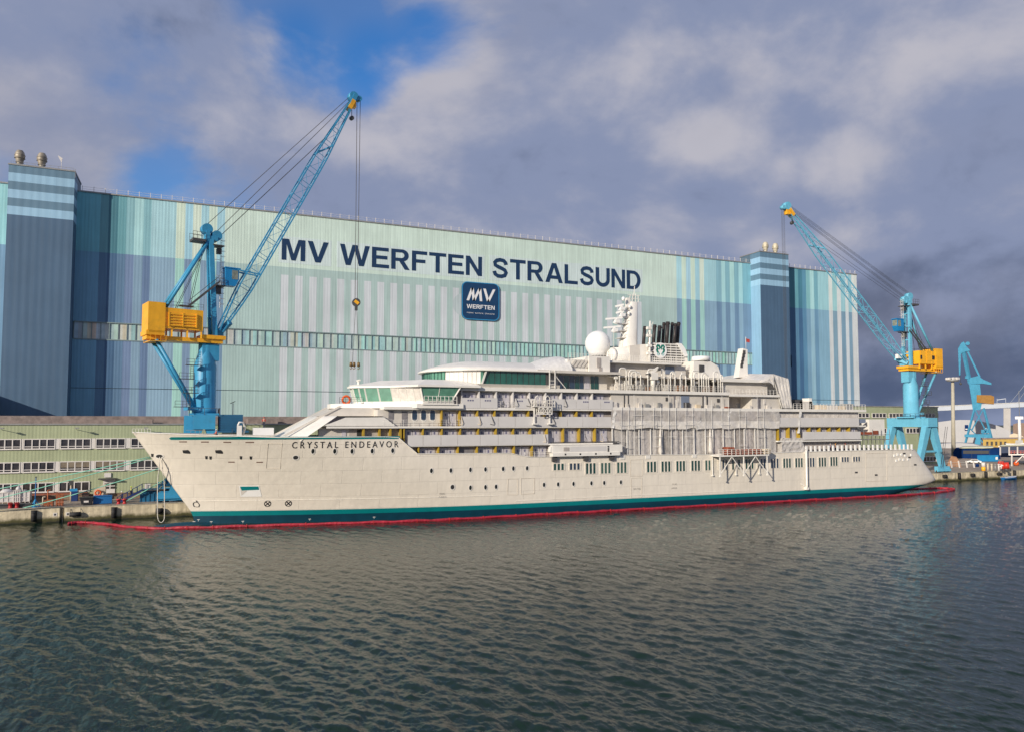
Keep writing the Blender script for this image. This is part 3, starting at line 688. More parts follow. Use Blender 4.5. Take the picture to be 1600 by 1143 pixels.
# ------------------------------------------------------------------ the ship
CLY, HB = 128.2, 10.6
SY = 118.0
def SX(px, py=640, Y=SY): return M(px, py, Y).x
def xs(z): return -0.2 - (z - 1.7) * .683 if z > 1.7 else -0.2 + (1.7 - z) * .25
def xe(z):
    pts = [(-3, 138), (0, 145.0), (.6, 147.5), (1.35, 152), (2.1, 156.2), (2.9, 158.4), (9.7, 152.0), (12, 150)]
    for (a, xa), (b, xb) in zip(pts[:-1], pts[1:]):
        if z <= b: return xa + (xb - xa) * (max(z, a) - a) / (b - a)
    return 150.0
def halfb(x, z):
    t = min(max(z / 14.5, 0), 1)
    L = 56 - 24 * t ** 1.2; n = 1.75 + .9 * t
    q = min(max((x - xs(z)) / L, 0), 1)
    b = HB * (1 - (1 - q) ** n)
    q2 = min(max((xe(z) - x) / 9.0, 0), 1)
    b *= .83 + .17 * math.sqrt(1 - (1 - q2) ** 2)
    if z < 1.35: b *= 1 - .02 * (1.35 - z)
    return b
def hullY(x, z): return CLY - halfb(x, z)
def HP(px, py, off=.02):
    Y = SY
    for _ in range(12):
        p = M(px, py, Y); Y = .5 * Y + .5 * (hullY(p.x, p.z) - off)
    return Vector((p.x, Y, p.z))
ZT = [(-9.2, 14.55), (12, 13.75)] + [(M(a, b, SY).x, M(a, b, SY).z) for a, b in ((600, 681.5), (624, 683), (650, 708), (803, 707), (813, 713), (866, 713), (970, 710), (1122, 709), (1255, 705), (1340, 702.8), (1424, 701.5))] + [(170, 9.7)]
def ztop(x):
    for (a, za), (b, zb) in zip(ZT[:-1], ZT[1:]):
        if x <= b: return za + (zb - za) * (max(x, a) - a) / (b - a)
    return ZT[-1][1]

def build_ship():
    sh = thing('cruise_ship', 'long white unfinished cruise ship with teal waterline moored at the quay', 'ship', (75, CLY, 0))
    P = lambda name, mb, mats, par=None, **k: mb.build(name, mats, par or sh, **k)
    # hull shell
    xcols = sorted(set([-9.2 + 60 * (i / 40) ** 1.5 for i in range(41)] + [50 + i * 4 for i in range(24)] + [140 + i * .8 for i in range(24)] + [x for x, _ in ZT[2:-1]]))
    xcols = [x for x in xcols if x <= 158.2]
    def xat(u, z):                      # u: column position at deck level
        f = (u + 9.2) / (158.4 + 9.2)
        a, b = xs(z), xe(z)
        return a + (b - a) * f
    def column(u, side):
        zt = ztop(u); 
        for _ in range(4): zt = ztop(xat(u, zt))
        zs = [-2.5, -.8, 0, 1.28, 2.05] + [2.05 + (zt - 2.05) * k / 10 for k in range(1, 11)]
        return [Vector((xat(u, z), CLY - side * halfb(xat(u, z), z), z)) for z in zs]
    h = MB()
    for side in (1, -1):
        cols = [column(u, side) for u in xcols + [158.4]]
        for r0, r1, m in ((0, 3, 2), (3, 4, 1), (4, 14, 0)):
            h.grid([[c[r] for c in cols] for r in range(r0, r1 + 1)], m)
    near, far = column(158.4, 1), column(158.4, -1)
    for r in range(14): h.poly([near[r], near[r + 1], far[r + 1], far[r]], 0 if r >= 4 else 2)
    hull = P('hull', h, [K['hull'], K['teal'], K['navy']])
    d = MB()
    a = [column(u, 1)[-1] for u in xcols]; b_ = [column(u, -1)[-1] for u in xcols]
    dz = Vector((0, 0, -1.05))
    hw = lambda p: max(min(halfb(p.x, p.z - 1.05), halfb(p.x, p.z)) - .15, .02)
    d.grid([[Vector((p.x, CLY - hw(p), p.z - 1.05)) for p in a[2:]], [Vector((p.x, CLY + hw(p), p.z - 1.05)) for p in a[2:]]], 0, None, False); P('main_deck', d, K['beige'])
    r = MB()
    for line in (a, b_):
        for p, q in zip(line[:-1], line[1:]): r.bar(p + Vector((0, 0, .03)), q + Vector((0, 0, .03)), .22, .1)
    P('bulwark_rail', r, K['white'])
    b = MB(); n = 24
    prof = [(2.3 * math.sin(math.pi * i / n) ** .8 + .01, -7.5 * math.cos(math.pi * i / n)) for i in range(n + 1)]
    pts = [(prof[i][1] - .5, CLY + prof[i][0] * math.cos(6.2832 * k / 20) , -1.05 + 1.42 * prof[i][0] / 2.3 * math.sin(6.2832 * k / 20)) for i in range(n + 1) for k in range(20)]
    b.add(pts, [(i * 20 + k, i * 20 + (k + 1) % 20, (i + 1) * 20 + (k + 1) % 20, (i + 1) * 20 + k) for i in range(n) for k in range(20)], 0, None, True)
    P('bulbous_bow', b, K['navy'])
    # stripe and lettering on the bow
    s = MB(); up, lo = [], []
    for i in range(41):
        px = 264 + (623 - 264) * i / 40; yc = 684.2 + (682.6 - 684.2) * i / 40; hh = 2.1
        if i == 0: up.append(HP(px, yc, .05)); lo.append(HP(px, yc + .05, .05)); px += 3; 
        up.append(HP(px + (3 if i == 40 else 0), yc - hh, .05)); lo.append(HP(px, yc + hh, .05))
    s.grid([up, lo], 0, None, False); P('bow_stripe', s, K['teal'])
    t = MB(); A, B_ = HP(456, 699.2), HP(622.5, 698.2); C = HP(456, 689.6)
    z0, z1 = (A.z + B_.z) / 2, (A.z + B_.z) / 2 + 1.02
    fit_text(t, 'CRYSTAL ENDEAVOR', A.x, B_.x, z0, z1, lambda x, z, d: (x, hullY(x, z) - .045, z), bold=.004, space=1.55); P('name_lettering', t, K['black'], recalc=False)
    # portholes
    def disc(px, py, rx, rz, par, name, m, off=.03, ringm=None):
        c = HP(px, py); ob = None
        if ringm:
            g = MB(); o_, i_ = [], []
            for k in range(16):
                t_ = 6.2832 * k / 16
                for lst, f in ((o_, 1.35), (i_, .98)):
                    x, z = c.x + rx * f * math.cos(t_), c.z + rz * f * math.sin(t_); lst.append((x, hullY(x, z) - off - .03, z))
            g.add(o_ + i_, [(k, (k + 1) % 16, 16 + (k + 1) % 16, 16 + k) for k in range(16)]); ob = P(name, g, ringm, par, recalc=False)
        g = MB(); pts = []
        for k in range(16):
            t_ = 6.2832 * k / 16; x, z = c.x + rx * math.cos(t_), c.z + rz * math.sin(t_); pts.append((x, hullY(x, z) - off, z))
        g.poly(pts); P('porthole_glass' if ringm else name, g, m, ob or par, recalc=False)
    for px, py in ((489, 704), (523, 704), (550, 704), (581.5, 703.6), (613.5, 703), (674, 734.5), (704.5, 734), (735, 733), (758.5, 732.4), (786, 731.6), (802, 731), (823.5, 730.6),
                   (735, 761), (758.5, 760.2), (775, 759.5), (850, 756.5), (872, 755.8), (896, 755), (924, 754), (944, 753.5), (970, 752.5)):
        disc(px, py, .25, .40, sh, 'porthole', K['portg'], ringm=K['white'])
    for px, py, rx, rz in ((462, 714, .40, .32), (707, 760, .34, .40), (249, 712, .5, .28)):
        disc(px, py, rx, rz, sh, 'hawse_opening', K['dark'], ringm=K['white'])
    # mooring and scupper openings in the bow
    def patch(name, pts, m, off=.04, par=None):
        g = MB(); q = [HP(a, b, off) for a, b in pts]; g.poly(q); return P(name, g, m, par, recalc=False)
    for cx, cy in ((291, 705), (342, 705)): patch('mooring_opening', [(cx - 6, cy - 2.5), (cx + 3, cy - 3), (cx + 6, cy), (cx + 6.5, cy + 3), (cx - 1, cy + 2.6), (cx - 5, cy + 2)], K['dark'])
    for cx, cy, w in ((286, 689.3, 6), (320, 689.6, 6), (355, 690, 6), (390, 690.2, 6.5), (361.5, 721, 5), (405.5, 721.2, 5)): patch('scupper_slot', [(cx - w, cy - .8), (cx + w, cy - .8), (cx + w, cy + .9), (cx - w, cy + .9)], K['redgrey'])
    for cx, cy in ((322.5, 714), (329, 714.5), (376.5, 714.3), (392, 714.5), (238, 710.5)):
        patch('deck_fitting', [(cx - 2.2, cy - 2.6), (cx + 2, cy - 2.4), (cx + 1.4, cy + 2.6), (cx - 1.6, cy + 2.4)], K['dark'])
    pk = patch('anchor_pocket', [(373, 758.3), (405, 758.0), (409, 774.8), (376, 775.2)], K['domew'])  # flat white patch, light on the pocket's sill put into its brighter white
    patch('pocket_green_top', [(375, 759.3), (403.8, 759.0), (405, 764.2), (378, 765.4)], K['teal'], .06, pk)  # green upper part of the pocket
    patch('pocket_side', [(374.8, 759.6), (377.8, 765.5), (386, 765.5), (377.2, 773.5)], K['beige'], .065, pk)
    def ring(cx, cy, r, cross):
        g = MB(); c = HP(cx, cy); rr_ = r / 8.9
        f = lambda x, z: (x, hullY(x, z) - .05, z)
        o_ = [f(c.x + rr_ * math.cos(.2618 * k), c.z + rr_ * math.sin(.2618 * k)) for k in range(24)]; i_ = [f(c.x + rr_ * .8 * math.cos(.2618 * k), c.z + rr_ * .8 * math.sin(.2618 * k)) for k in range(24)]
        g.add(o_ + i_, [(k, (k + 1) % 24, 24 + (k + 1) % 24, 24 + k) for k in range(24)])
        q = rr_ * .6; w = rr_ * .1
        for s_ in ((1, -1) if cross else ()):
            g.poly([f(c.x - q - w, c.z - s_ * (q - w) ), f(c.x - q + w, c.z - s_ * (q + w)), f(c.x + q + w, c.z + s_ * (q - w)), f(c.x + q - w, c.z + s_ * (q + w))])
        P('thruster_mark', g, K['black'], recalc=False)
    ring(418, 786, 4.6, True); ring(450.5, 785.6, 4.6, True)
    g = MB()
    for q in ([(301.5, 786.5), (303, 784), (308, 783.5), (306, 781.5), (307, 781.2), (311.5, 788), (310.5, 791), (303, 790.5)],):
        pts = [HP(a, b, .05) for a, b in q]
        for u, v in zip(pts, pts[1:] + pts[:1]): g.bar(u, v, .12, .05)
    P('bulb_mark', g, K['black'])
    # hatches and shell doors, drawn by their seams
    def seam(pts, w=.07):
        g = MB(); q = [HP(a, b, .02) for a, b in pts]
        for u, v in zip(q, q[1:] + q[:1]): g.bar(u, v, w, .05)
        P('shell_door_seam', g, K['seam'])
    for rct in ([(419, 692), (441, 692), (438, 731), (416, 731)], [(794, 747), (809, 747), (809, 772), (793, 772)], [(814, 746.5), (835, 746), (835, 770), (814, 771)],
                [(985.5, 717.5), (1004.5, 717), (1004, 742.5), (985, 743)], [(986.5, 746), (1003, 745.5), (1002.5, 776), (986, 777)], [(1353, 707.5), (1386, 706.5), (1386, 750), (1353, 751)]): seam(rct)
    for line in ([(300, 782), (420, 780.5), (560, 778.5), (700, 775.5), (790, 773)], [(806, 782), (1000, 772.5), (1200, 764)]):
        g = MB(); q = []
        for (a, b), (c, d_) in zip(line[:-1], line[1:]): q += [HP(a + (c - a) * k / 8, b + (d_ - b) * k / 8, .015) for k in range(8)]
        for u, v in zip(q[:-1], q[1:]): g.bar(u, v, .09, .04)
        P('weld_strake', g, K['white'])
    # faint yard marks: tug area and boarding text
    for txt, px0, px1, py0, py1 in (('TUG', 686, 695, 772, 769.2), ('AREA', 685, 698, 777, 774.5), ('TUG', 1050, 1057.5, 757, 754.5), ('AREA', 1049, 1058, 763, 760.5), ('NO TUG', 990, 1001, 764.5, 761.5)):
        A, B_, C = HP(px0, py0), HP(px1, py0), HP(px0, py1); g = MB()
        fit_text(g, txt, A.x, B_.x, A.z, C.z, lambda x, z, d: (x, hullY(x, z) - .04, z)); P('tug_lettering', g, K['faint'], recalc=False)
    for px, py in ((301.5 + 1.5, 815), (310, 812), (330, 815), (379.5, 814.5), (484, 811), (584.5, 808)):
        A = HP(px, py - 1, .05); g = MB(); g.box(A.x - .2, A.x + .2, A.y - .02, A.y, A.z - .02, A.z + .06); g.box(A.x - .03, A.x + .03, A.y - .02, A.y, A.z - .25, A.z - .02); P('draught_mark', g, K['white'])
    # strips of three tall windows
    tint = random.Random(4)
    for px, py, hp in ((873, 728.5, 10), (898, 728, 10), (923, 731, 16.5), (946.5, 730.5, 16.5), (971.5, 729.6, 16.5), (1018, 728.5, 16.2), (1040.5, 728, 16), (1063.5, 727.3, 15.8), (1087, 726.7, 15.6),
                       (1108.5, 726, 15.5), (1130, 725.5, 15.4), (1150, 725, 15.2), (1171, 724, 15), (1190, 723.5, 14.8), (1210.4, 723, 14.6), (1229.7, 722.6, 14.5), (1248.4, 722, 14.3), (1266.8, 721.5, 14), (1285, 721, 14), (1303, 720, 13.8), (1320.6, 717, 7.5), (1338.4, 716.4, 7.5)):
        c = HP(px, py); t_ = HP(px, py - hp / 2).z; bt = HP(px, py + hp / 2).z; w = 2.25
        fr = MB(); y = hullY(c.x, c.z); x0 = c.x - w / 2
        for i in range(4): fr.box(x0 + i * .75 - .13 , x0 + i * .75 + .13, y - .07, y + .06, bt - .12, t_ + .12)
        fr.box(x0 + .13, x0 + w - .13, y - .069, y + .06, t_, t_ + .119); fr.box(x0 + .13, x0 + w - .13, y - .069, y + .06, bt - .119, bt)
        f_ = P('side_window', fr, K['hull'])
        g = MB(); g.poly([(x0, y - .03, bt), (x0 + w, y - .03, bt), (x0 + w, y - .03, t_), (x0, y - .03, t_)]); P('window_glass', g, tint.choice([K['glassd'], K['glassd'], K['glassb'], K['glassmid']]), f_, recalc=False)

    # ---------------- superstructure: cores, decks
    yN, yF = SY + 1.05, 2 * CLY - SY - 1.05
    yo, yi = SY - .1, 2 * CLY - SY + .1
    def box(name, x0, x1, y0, y1, z0, z1, m, par=None): g = MB(); g.box(x0, x1, y0, y1, z0, z1); return P(name, g, m, par)
    box('cabin_block', SX(640), SX(1350), yN, yF, 8.6, 12.1, K['cabin'])
    box('cabin_block', SX(548), SX(1345), yN, yF, 12.36, 15.15, K['cabin'])
    box('cabin_block', SX(592), SX(690), SY + .9, yF, 15.46, 18.2, K['beige'])
    box('cabin_block', SX(690), SX(1345), yN, yF, 15.46, 18.2, K['cabin'])
    box('cabin_block', SX(705), SX(957), yN, yF, 18.66, 21.5, K['cabin8'])
    box('deck_house', SX(957), SX(1142), SY + .5, yF, 18.9, 21.55, K['beige'])
    box('deck_house', SX(1178), SX(1222), SY + .5, yF, 18.9, 21.55, K['beige'])
    box('deck_house', SX(1142), SX(1178), SY + 4, yF, 18.9, 21.5, K['cabin'])
    def slab(px0, px1, z0, z1, m=None, x0=None, x1=None): return box('deck_slab', SX(px0) if x0 is None else x0, SX(px1) if x1 is None else x1, yo, yi, z0, z1, m or K['white'])
    slab(634, 957, 12.1, 12.36); slab(1214, 1345, 12.1, 12.36); slab(511, 1352, 15.15, 15.46); slab(600, 957, 18.2, 18.66); slab(957, 1353, 18.35, 18.9); slab(704, 1140, 21.5, 22.1); slab(1140, 1222, 21.3, 21.75)
    # front slope
    g = MB(); rows_ = []
    for zi in range(9):
        z = 13.2 + (17.1 - 13.2) * zi / 8; row = []
        for s_ in range(-12, 13):
            q = abs(s_) / 12
            row.append((12.7 + 3.6 * q ** 2.2 + (1.87 - .45 * q) * (z - 14.1), CLY + 10.15 * s_ / 12, z))
        rows_.append(row)
    g.grid(rows_)
    g.poly(rows_[-1] + [(28, CLY + 10.15, 17.1), (28, CLY - 10.15, 17.1)])
    P('front_slope', g, K['white'])
    g = MB(); g.prism([(18.2, 121.5, 17.1), (21.5, 121.5, 18.5), (30, 121.5, 18.5), (30, 121.5, 17.1)], (0, 13.4, 0)); P('front_house', g, K['beige'])
    for yy in (121.3, 135.1):
        g = MB(); g.prism([(12.6, yy, 14.0), (21.4, yy, 18.75), (22.0, yy, 18.75), (13.2, yy, 13.9)], (0, .25, 0), 0); P('slope_coaming', g, K['beige'])
    g = MB(); q = [M(a, b, SY) for a, b in ((506, 664.5), (540, 651.5), (600, 651), (618, 664.5))]; g.prism(q, (0, .14, 0)); P('side_bulwark', g, K['white'])
    # forward lower wall with its yellow frames
    box('fore_cabin_wall', SX(500), SX(572), SY + 1.1, SY + 2.0, 12.6, 15.15, K['beige'])
    for a, b, m in ((536, 543, K['door']), (560, 568, K['dark']), (582, 589, K['dark']), (601, 608.5, K['dark'])):
        box('fore_door', SX(a), SX(b), SY + (1.0 if a < 572 else 2.1), SY + (1.15 if a < 572 else 2.25), 13.2, 14.9, m)
    for px in (569, 594, 611, 627): box('yellow_partition', SX(px) - .14, SX(px) + .14, SY + .15, yN, 12.9, 15.14, K['yellow'])
    # cabins
    def cabins(x0, x1, z0, z1, pitch, yellow, m=K['door'], skip=()):
        n = round((x1 - x0) / pitch); p = (x1 - x0) / n
        for i in range(n):
            xa = x0 + p * i
            if yellow:
                g = MB(); g.box(xa - .09, xa + .09, SY + .12, yN, z0 + .01, z1 - .01); g.box(xa + .1, xa + .22, yN - .13, yN - .02, z0 + .02, z1 - .02); P('yellow_partition', g, K['yellow'])
            else: box('cabin_partition', xa - .09, xa + .09, SY + .12, yN, z0 + .01, z1 - .01, K['panel'])
            if i in skip: box('cabin_cover', xa + .4, xa + p - .4, yN - .12, yN - .01, z0, z1 - .3, K['dgreyf']); continue
            g = MB(); wv = (p - .95) / 2
            for j in range(2):
                xb = xa + .42 + j * (wv + .12); g.box(xb, xb + wv, yN - .1, yN - .02, z0 + .05, z1 - .28)
                g.box(xb + wv * .3, xb + wv * .52, yN - .115, yN - .095, z0 + (z1 - z0) * .62, z0 + (z1 - z0) * .78, 1)
            P('cabin_window', g, [m, K['label']])
    cabins(SX(655), SX(860), 8.8, 12.08, 3.25, True, skip=(2,))
    cabins(SX(632), SX(955), 12.38, 15.13, 3.25, True)
    cabins(SX(691), SX(950), 15.48, 18.18, 3.25, True)
    cabins(SX(722), SX(950), 18.68, 21.48, 3.25, False)
    cabins(SX(1217), SX(1343), 12.38, 15.13, 2.7, True)
    box('wrapped_wall', SX(1214), SX(1345), SY + .7, SY + 1.0, 15.47, 18.3, K['film'])
    # windows in the wall under the bridge
    for a, b, z0, z1 in ((609, 617, 15.9, 18.0), (630, 638.5, 15.5, 17.9)): box('side_door', SX(a), SX(b), SY + .82, SY + .95, z0, z1, K['dgreyf'])
    for px in (648, 662, 676):
        g = MB(); o_ = []; c = M(px, 648, SY + .8)
        for k in range(24):
            t_ = 6.2832 * k / 24; cx, sx = math.cos(t_), math.sin(t_); o_.append((c.x + .55 * math.copysign(abs(cx) ** .5, cx), SY + .86, c.z + 1.02 * math.copysign(abs(sx) ** .6, sx)))
        g.prism(o_, (0, .1, 0)); w_ = P('oval_window', g, K['white']); g = MB(); g.poly([(p[0] * .0 + c.x + (p[0] - c.x) * .78, SY + .845, c.z + (p[2] - c.z) * .84) for p in o_]); P('window_glass', g, K['glassb'], w_, recalc=False)
    # balcony panels
    def panels(bounds, z0, z1, lab=None, y=SY - .16):
        for a, b in zip(bounds[:-1], bounds[1:]):
            g = MB(); g.box(SX(a) + .03, SX(b) - .03, y, y + .07, z0, z1); P('balcony_panel', g, K['panel'])
    panels([637, 661, 689, 715, 750, 778, 805.5, 831, 856], 12.2, 14.0)
    panels([720, 750, 778, 804.5, 837, 862, 886, 910, 933, 956], 15.3, 17.1)
    panels([720, 750, 777], 18.5, 20.25); panels([804, 837], 18.5, 20.25); panels([862, 881, 900, 919, 938, 957], 18.5, 20.25)
    panels([1214, 1233, 1250, 1268, 1286, 1304, 1322, 1341], 15.3, 17.1); panels([1253, 1271, 1289, 1307, 1324, 1343], 12.5, 14.15)
    rnd = random.Random(44); xl_ = [957, 985, 1022, 1061, 1090, 1128, 1160, 1185, 1214]
    for i_, (a, b) in enumerate(zip(xl_[:-1], xl_[1:])):
        x0, x1 = SX(a) - .4, SX(b) + .4; g = MB(); rows_ = []; ph = rnd.uniform(0, 6); sk = rnd.uniform(-1, 1); zlo = [rnd.uniform(14.75, 15.1) for _ in range(4)]
        for r_ in range(13):
            f = r_ / 12; row = []
            for k in range(15):
                u = k / 14 * 3; j = min(int(u), 2); zb_ = zlo[j] + (zlo[j + 1] - zlo[j]) * (u - j)
                fold = .16 * abs(math.sin(k * (.35 + .2 * sk) + f * 3.0 * sk + ph)) ** .7 + .07 * math.sin(f * 9 + k * .8 + ph)
                row.append((x0 + (x1 - x0) * k / 14 + .1 * math.sin(f * 5 + ph), SY - .12 - fold * (1.0 - .5 * f) - .03 * (i_ % 2), zb_ + (18.38 - zb_) * f))
            rows_.append(row)
        g.grid(rows_[:6], 0); g.grid(rows_[5:], 1); P('film_curtain', g, [K['filmw2'], K['filmc' if i_ % 3 else 'filmt2']], recalc=False)
    # numbers pencilled on the panels
    for px in (735, 762, 812, 915, 948):
        g = MB(); x = SX(px)
        for k in range(3): g.box(x + k * .42 - .6, x + k * .42 - .32, SY - .18, SY - .165, 19.7, 19.95)
        P('panel_marks', g, K['label'])
    # railings helper
    def rail(x0, x1, y, z, h=1.05, n=None, r=.035, name='railing', rows=3, m=None):
        g = MB(); n = n or max(2, int((x1 - x0) / 1.6))
        for i in range(n + 1): xx = x0 + (x1 - x0) * i / n; g.bar((xx, y, z), (xx, y, z + h), r * 1.5)
        for k in range(rows): g.bar((x0, y, z + h * (k + 1) / rows), (x1, y, z + h * (k + 1) / rows), r)
        return P(name, g, m or K['white'])
    rail(SX(600), SX(690), SY, 15.46); rail(SX(777), SX(804), SY, 18.66, n=5); rail(SX(690), SX(719), SY, 15.46, n=4)
    rail(SX(812), SX(858), SY, 9.9, n=6); rail(SX(1240), SX(1352), SY, 18.9, 1.15, n=22, r=.04); rail(SX(1237), SX(1350), yi - .3, 18.9, 1.15, n=14)
    rail(SX(957), SX(1135), SY + .1, 22.1, 1.1, n=40); rail(SX(1145), SX(1220), SY + .1, 21.75, 1.0, n=14)
    # ---------------- bridge
    half = [(34.6, 118.0), (30.9, 123.2), (27.0, 126.0), (25.3, 127.2)]
    plan = half + [(x, 2 * CLY - y) for x, y in half[::-1]]
    fl = [(41.5, 117.5), (33.4, 117.5), (22.2, 124.0), (20.9, 126.5)]; fl = fl + [(x, 2 * CLY - y) for x, y in fl[::-1]]
    g = MB(); g.prism([(x, y, 18.45) for x, y in fl], (0, 0, .75)); P('bridge_deck', g, K['white'])
    def off(p, d):                       # push a plan point forward and outward
        return (p[0] - d * .8, p[1] - d * .6 if p[1] < CLY - 2 else (p[1] + d * .6 if p[1] > CLY + 2 else p[1]))
    zb, zs, zt_ = 19.2, 19.65, 21.95
    wl = MB(); wl.prism([(x, y, zb) for x, y in plan + [(40, plan[-1][1]), (40, plan[0][1])]], (0, 0, zs - zb)); P('bridge_sill', wl, K['white'])
    top = [off(p, .75) for p in plan]
    segs = [('film', 4), ('glassg', 2), ('glassg', 2), ('glassg', 2), ('glassg', 2), ('glassg', 2), ('film', 4)]
    for i, (mk, n) in enumerate(segs):
        for k in range(n):
            L = lambda a, b, f: (a[0] + (b[0] - a[0]) * f, a[1] + (b[1] - a[1]) * f)
            a0, a1 = L(plan[i], plan[i + 1], k / n), L(plan[i], plan[i + 1], (k + 1) / n); b0, b1 = L(top[i], top[i + 1], k / n), L(top[i], top[i + 1], (k + 1) / n)
            g = MB(); g.poly([(*a0, zs), (*a1, zs), (*b1, zt_), (*b0, zt_)]); w_ = P('bridge_window', g, K[mk], recalc=False)
            g = MB(); g.bar((*a0, zs), (*b0, zt_), .22, .16); P('window_post', g, K['white'], w_)
    g = MB(); g.poly([(34.6, 118, zs), (39.6, 118, zs), (40.6, 117.4, zt_), (34.0, 117.4, zt_)]); w_ = P('bridge_window', g, K['glassg'], recalc=False)
    g = MB(); g.bar((37.1, 118, zs), (37.3, 117.4, zt_), .1); g.bar((34.6, 118, zs), (34.0, 117.45, zt_), .24); g.bar((39.6, 118, zs), (40.9, 117.4, zt_), .22); P('window_post', g, K['white'], w_)
    box('bridge_house', 33, 45, 123.5, 2 * CLY - 123.5, 19.2, 22, K['beige'])
    box('wing_bulkhead', 39.2, 39.5, 118.1, 123.5, 19.2, 22, K['beige'])
    eave = [(44.5, 117.2), (33.4, 117.0), (30.2, 122.5), (26.2, 125.4), (24.2, 127.0)]; eave = eave + [(x, 2 * CLY - y) for x, y in eave[::-1]]
    cx_, cy_ = 40.0, CLY
    g = MB(); e0 = [(x, y, zt_) for x, y in eave]; e1 = [(x, y, zt_ + .32) for x, y in eave]; e2 = [(cx_ + (x - cx_) * .66, cy_ + (y - cy_) * .72, 23.35) for x, y in eave]
    n = len(eave)
    for A_, B2 in ((e0, e1), (e1, e2)): g.add(A_ + B2, [(k, (k + 1) % n, n + (k + 1) % n, n + k) for k in range(n)])
    g.poly(e2); g.poly(e0[::-1]); P('bridge_roof', g, K['white'])
    rail(SX(661), SX(712), SY - .6, 19.2, 1.25, n=8, r=.06, name='wing_railing', rows=2); box('wing_platform', SX(658), SX(713), SY - .7, SY, 19.0, 19.2, K['white'])
    g = MB(); c = M(560, 604, 128); g.cyl(c, c + Vector((0, 0, 1.0)), .25, .2); g.box(c.x - .15, c.x + .15, 126.9, 129.2, c.z + 1.0, c.z + 1.25); g.bar(c + Vector((-1.6, 0, .2)), c + Vector((-.3, 0, .35)), .12); P('radar', g, K['white'])
    g = MB(); c = M(541, 624, 124.5)
    g.tube([c + Vector((math.cos(6.2832 * k / 14) * .62, 0, math.sin(6.2832 * k / 14) * .62)) for k in range(15)], .2, 8); P('lifebuoy', g, K['orange'])
    rail(22, 26, 124.3, 19.2, 1.1, n=4, name='deck_railing', m=K['dgrey'])
    # ---------------- observation lounge
    ol = [(44.9, 118.4), (42.2, 119.8), (39.8, 122.4), (38.2, 125.4)]; full = ol + [(37.8, CLY)] + [(x, 2 * CLY - y) for x, y in ol[::-1]]
    zl0 = 22.1
    g = MB(); e0 = [(x + .2, y + (.2 if y < CLY else -.2), 21.3) for x, y in full] + [(60, 2 * CLY - 118.4, 21.3), (60, 118.4, 21.3)]
    e1 = [(CLY * 0 + x - .7, y + (-.5 if y < CLY - 1 else .5 if y > CLY + 1 else 0), 22.7) for x, y in full] + [(60, 2 * CLY - 117.9, 22.7), (60, 117.9, 22.7)]
    n = len(e0); g.add(e0 + e1, [(k, (k + 1) % n, n + (k + 1) % n, n + k) for k in range(n)]); g.poly(e1); P('lounge_base', g, K['beige'])
    zt2 = 24.95
    for i in range(len(full) - 1):
        a, b = full[i], full[i + 1]; mk = ['white', 'white', 'glassg', 'glassg'][i] if i < 4 else ('glassg' if i < 6 else 'white')
        for k in range(4):
            L = lambda f: (a[0] + (b[0] - a[0]) * f, a[1] + (b[1] - a[1]) * f); p0, p1 = L(k / 4), L((k + 1) / 4)
            g = MB(); g.poly([(*p0, zl0), (*p1, zl0), (*p1, zt2), (*p0, zt2)]); w_ = P('lounge_window', g, K[mk], recalc=False)
            g = MB(); g.bar((*p0, zl0), (*p0, zt2), .14); P('window_post', g, K['glassd'] if mk == 'glassg' else K['white'], w_)
    xw = [SX(757 + i * 8.9) for i in range(12)]
    for a, b in zip(xw[:-1], xw[1:]):
        g = MB(); g.poly([(a + .06, SY + .5, zl0 + .1), (b - .06, SY + .5, zl0 + .1), (b - .06, SY + .5, zt2), (a + .06, SY + .5, zt2)]); P('lounge_window', g, K['glassd2'], recalc=False)
    box('lounge_wall', SX(750), SX(862), SY + .55, yF, zl0, zt2, K['dgrey'])
    box('lounge_corner', 44.9, xw[0] - .1, SY + .3, SY + .54, zl0, zt2, K['glassg'])
    g = MB(); g.bar((44.9, SY + .3, zl0), (45.9, SY + .3, zt2), .3); P('corner_post', g, K['white'])
    # domed roof
    out = [(SX(862), 117.9), (50, 117.9), (44.7, 117.9), (41.8, 119.3), (39.2, 122.0), (37.4, 125.2), (36.9, CLY)]; out = out + [(x, 2 * CLY - y) for x, y in out[-2::-1]]
    g = MB(); rows_ = [[(x, y, zt2) for x, y in out]]
    for k in range(7):
        f = k / 6; rows_.append([(x + (max(48.0, min(x, 60)) - x) * f * .96, y + (CLY - y) * f * .97, zt2 + .25 + 2.1 * (1 - (1 - f) ** 2)) for x, y in out])
    g.grid(rows_); g.poly([rows_[0][i] for i in range(len(out))][::-1]); P('lounge_roof', g, K['white'])
    slab10 = box('roof_slab', SX(840), SX(972), SY - .05, yF, 24.95, 25.4, K['beige'])
    # windows aft of the lounge, set back
    box('deck_house', SX(866), SX(960), SY + 2.6, yF, 22.1, 24.95, K['beige'])
    for a, b, m in ((872, 880, 'glassb'), (881, 889, 'glassd'), (890, 897.5, 'glassb'), (898.5, 905, 'glassd'), (906, 911.5, 'glassb'), (913, 921, 'door'), (923, 928, 'glassd'), (929, 935, 'glassd')):
        box('house_window', SX(a, 600, SY + 2.6), SX(b, 600, SY + 2.6), SY + 2.5, SY + 2.58, 22.3, 24.7, K[m])
    # white access frames at the lounge end
    g = MB()
    for px in (858.5, 867): g.bar((SX(px), SY - .1, 22.1), (SX(px), SY - .1, 25.4), .16)
    for zz in (22.3, 22.9, 23.5, 25.2): g.bar((SX(858.5), SY - .1, zz), (SX(867), SY - .1, zz), .09)
    g.bar((SX(868), SY, 24.4), (SX(884), SY, 22.2), .16, .1); P('access_frame', g, K['white'])
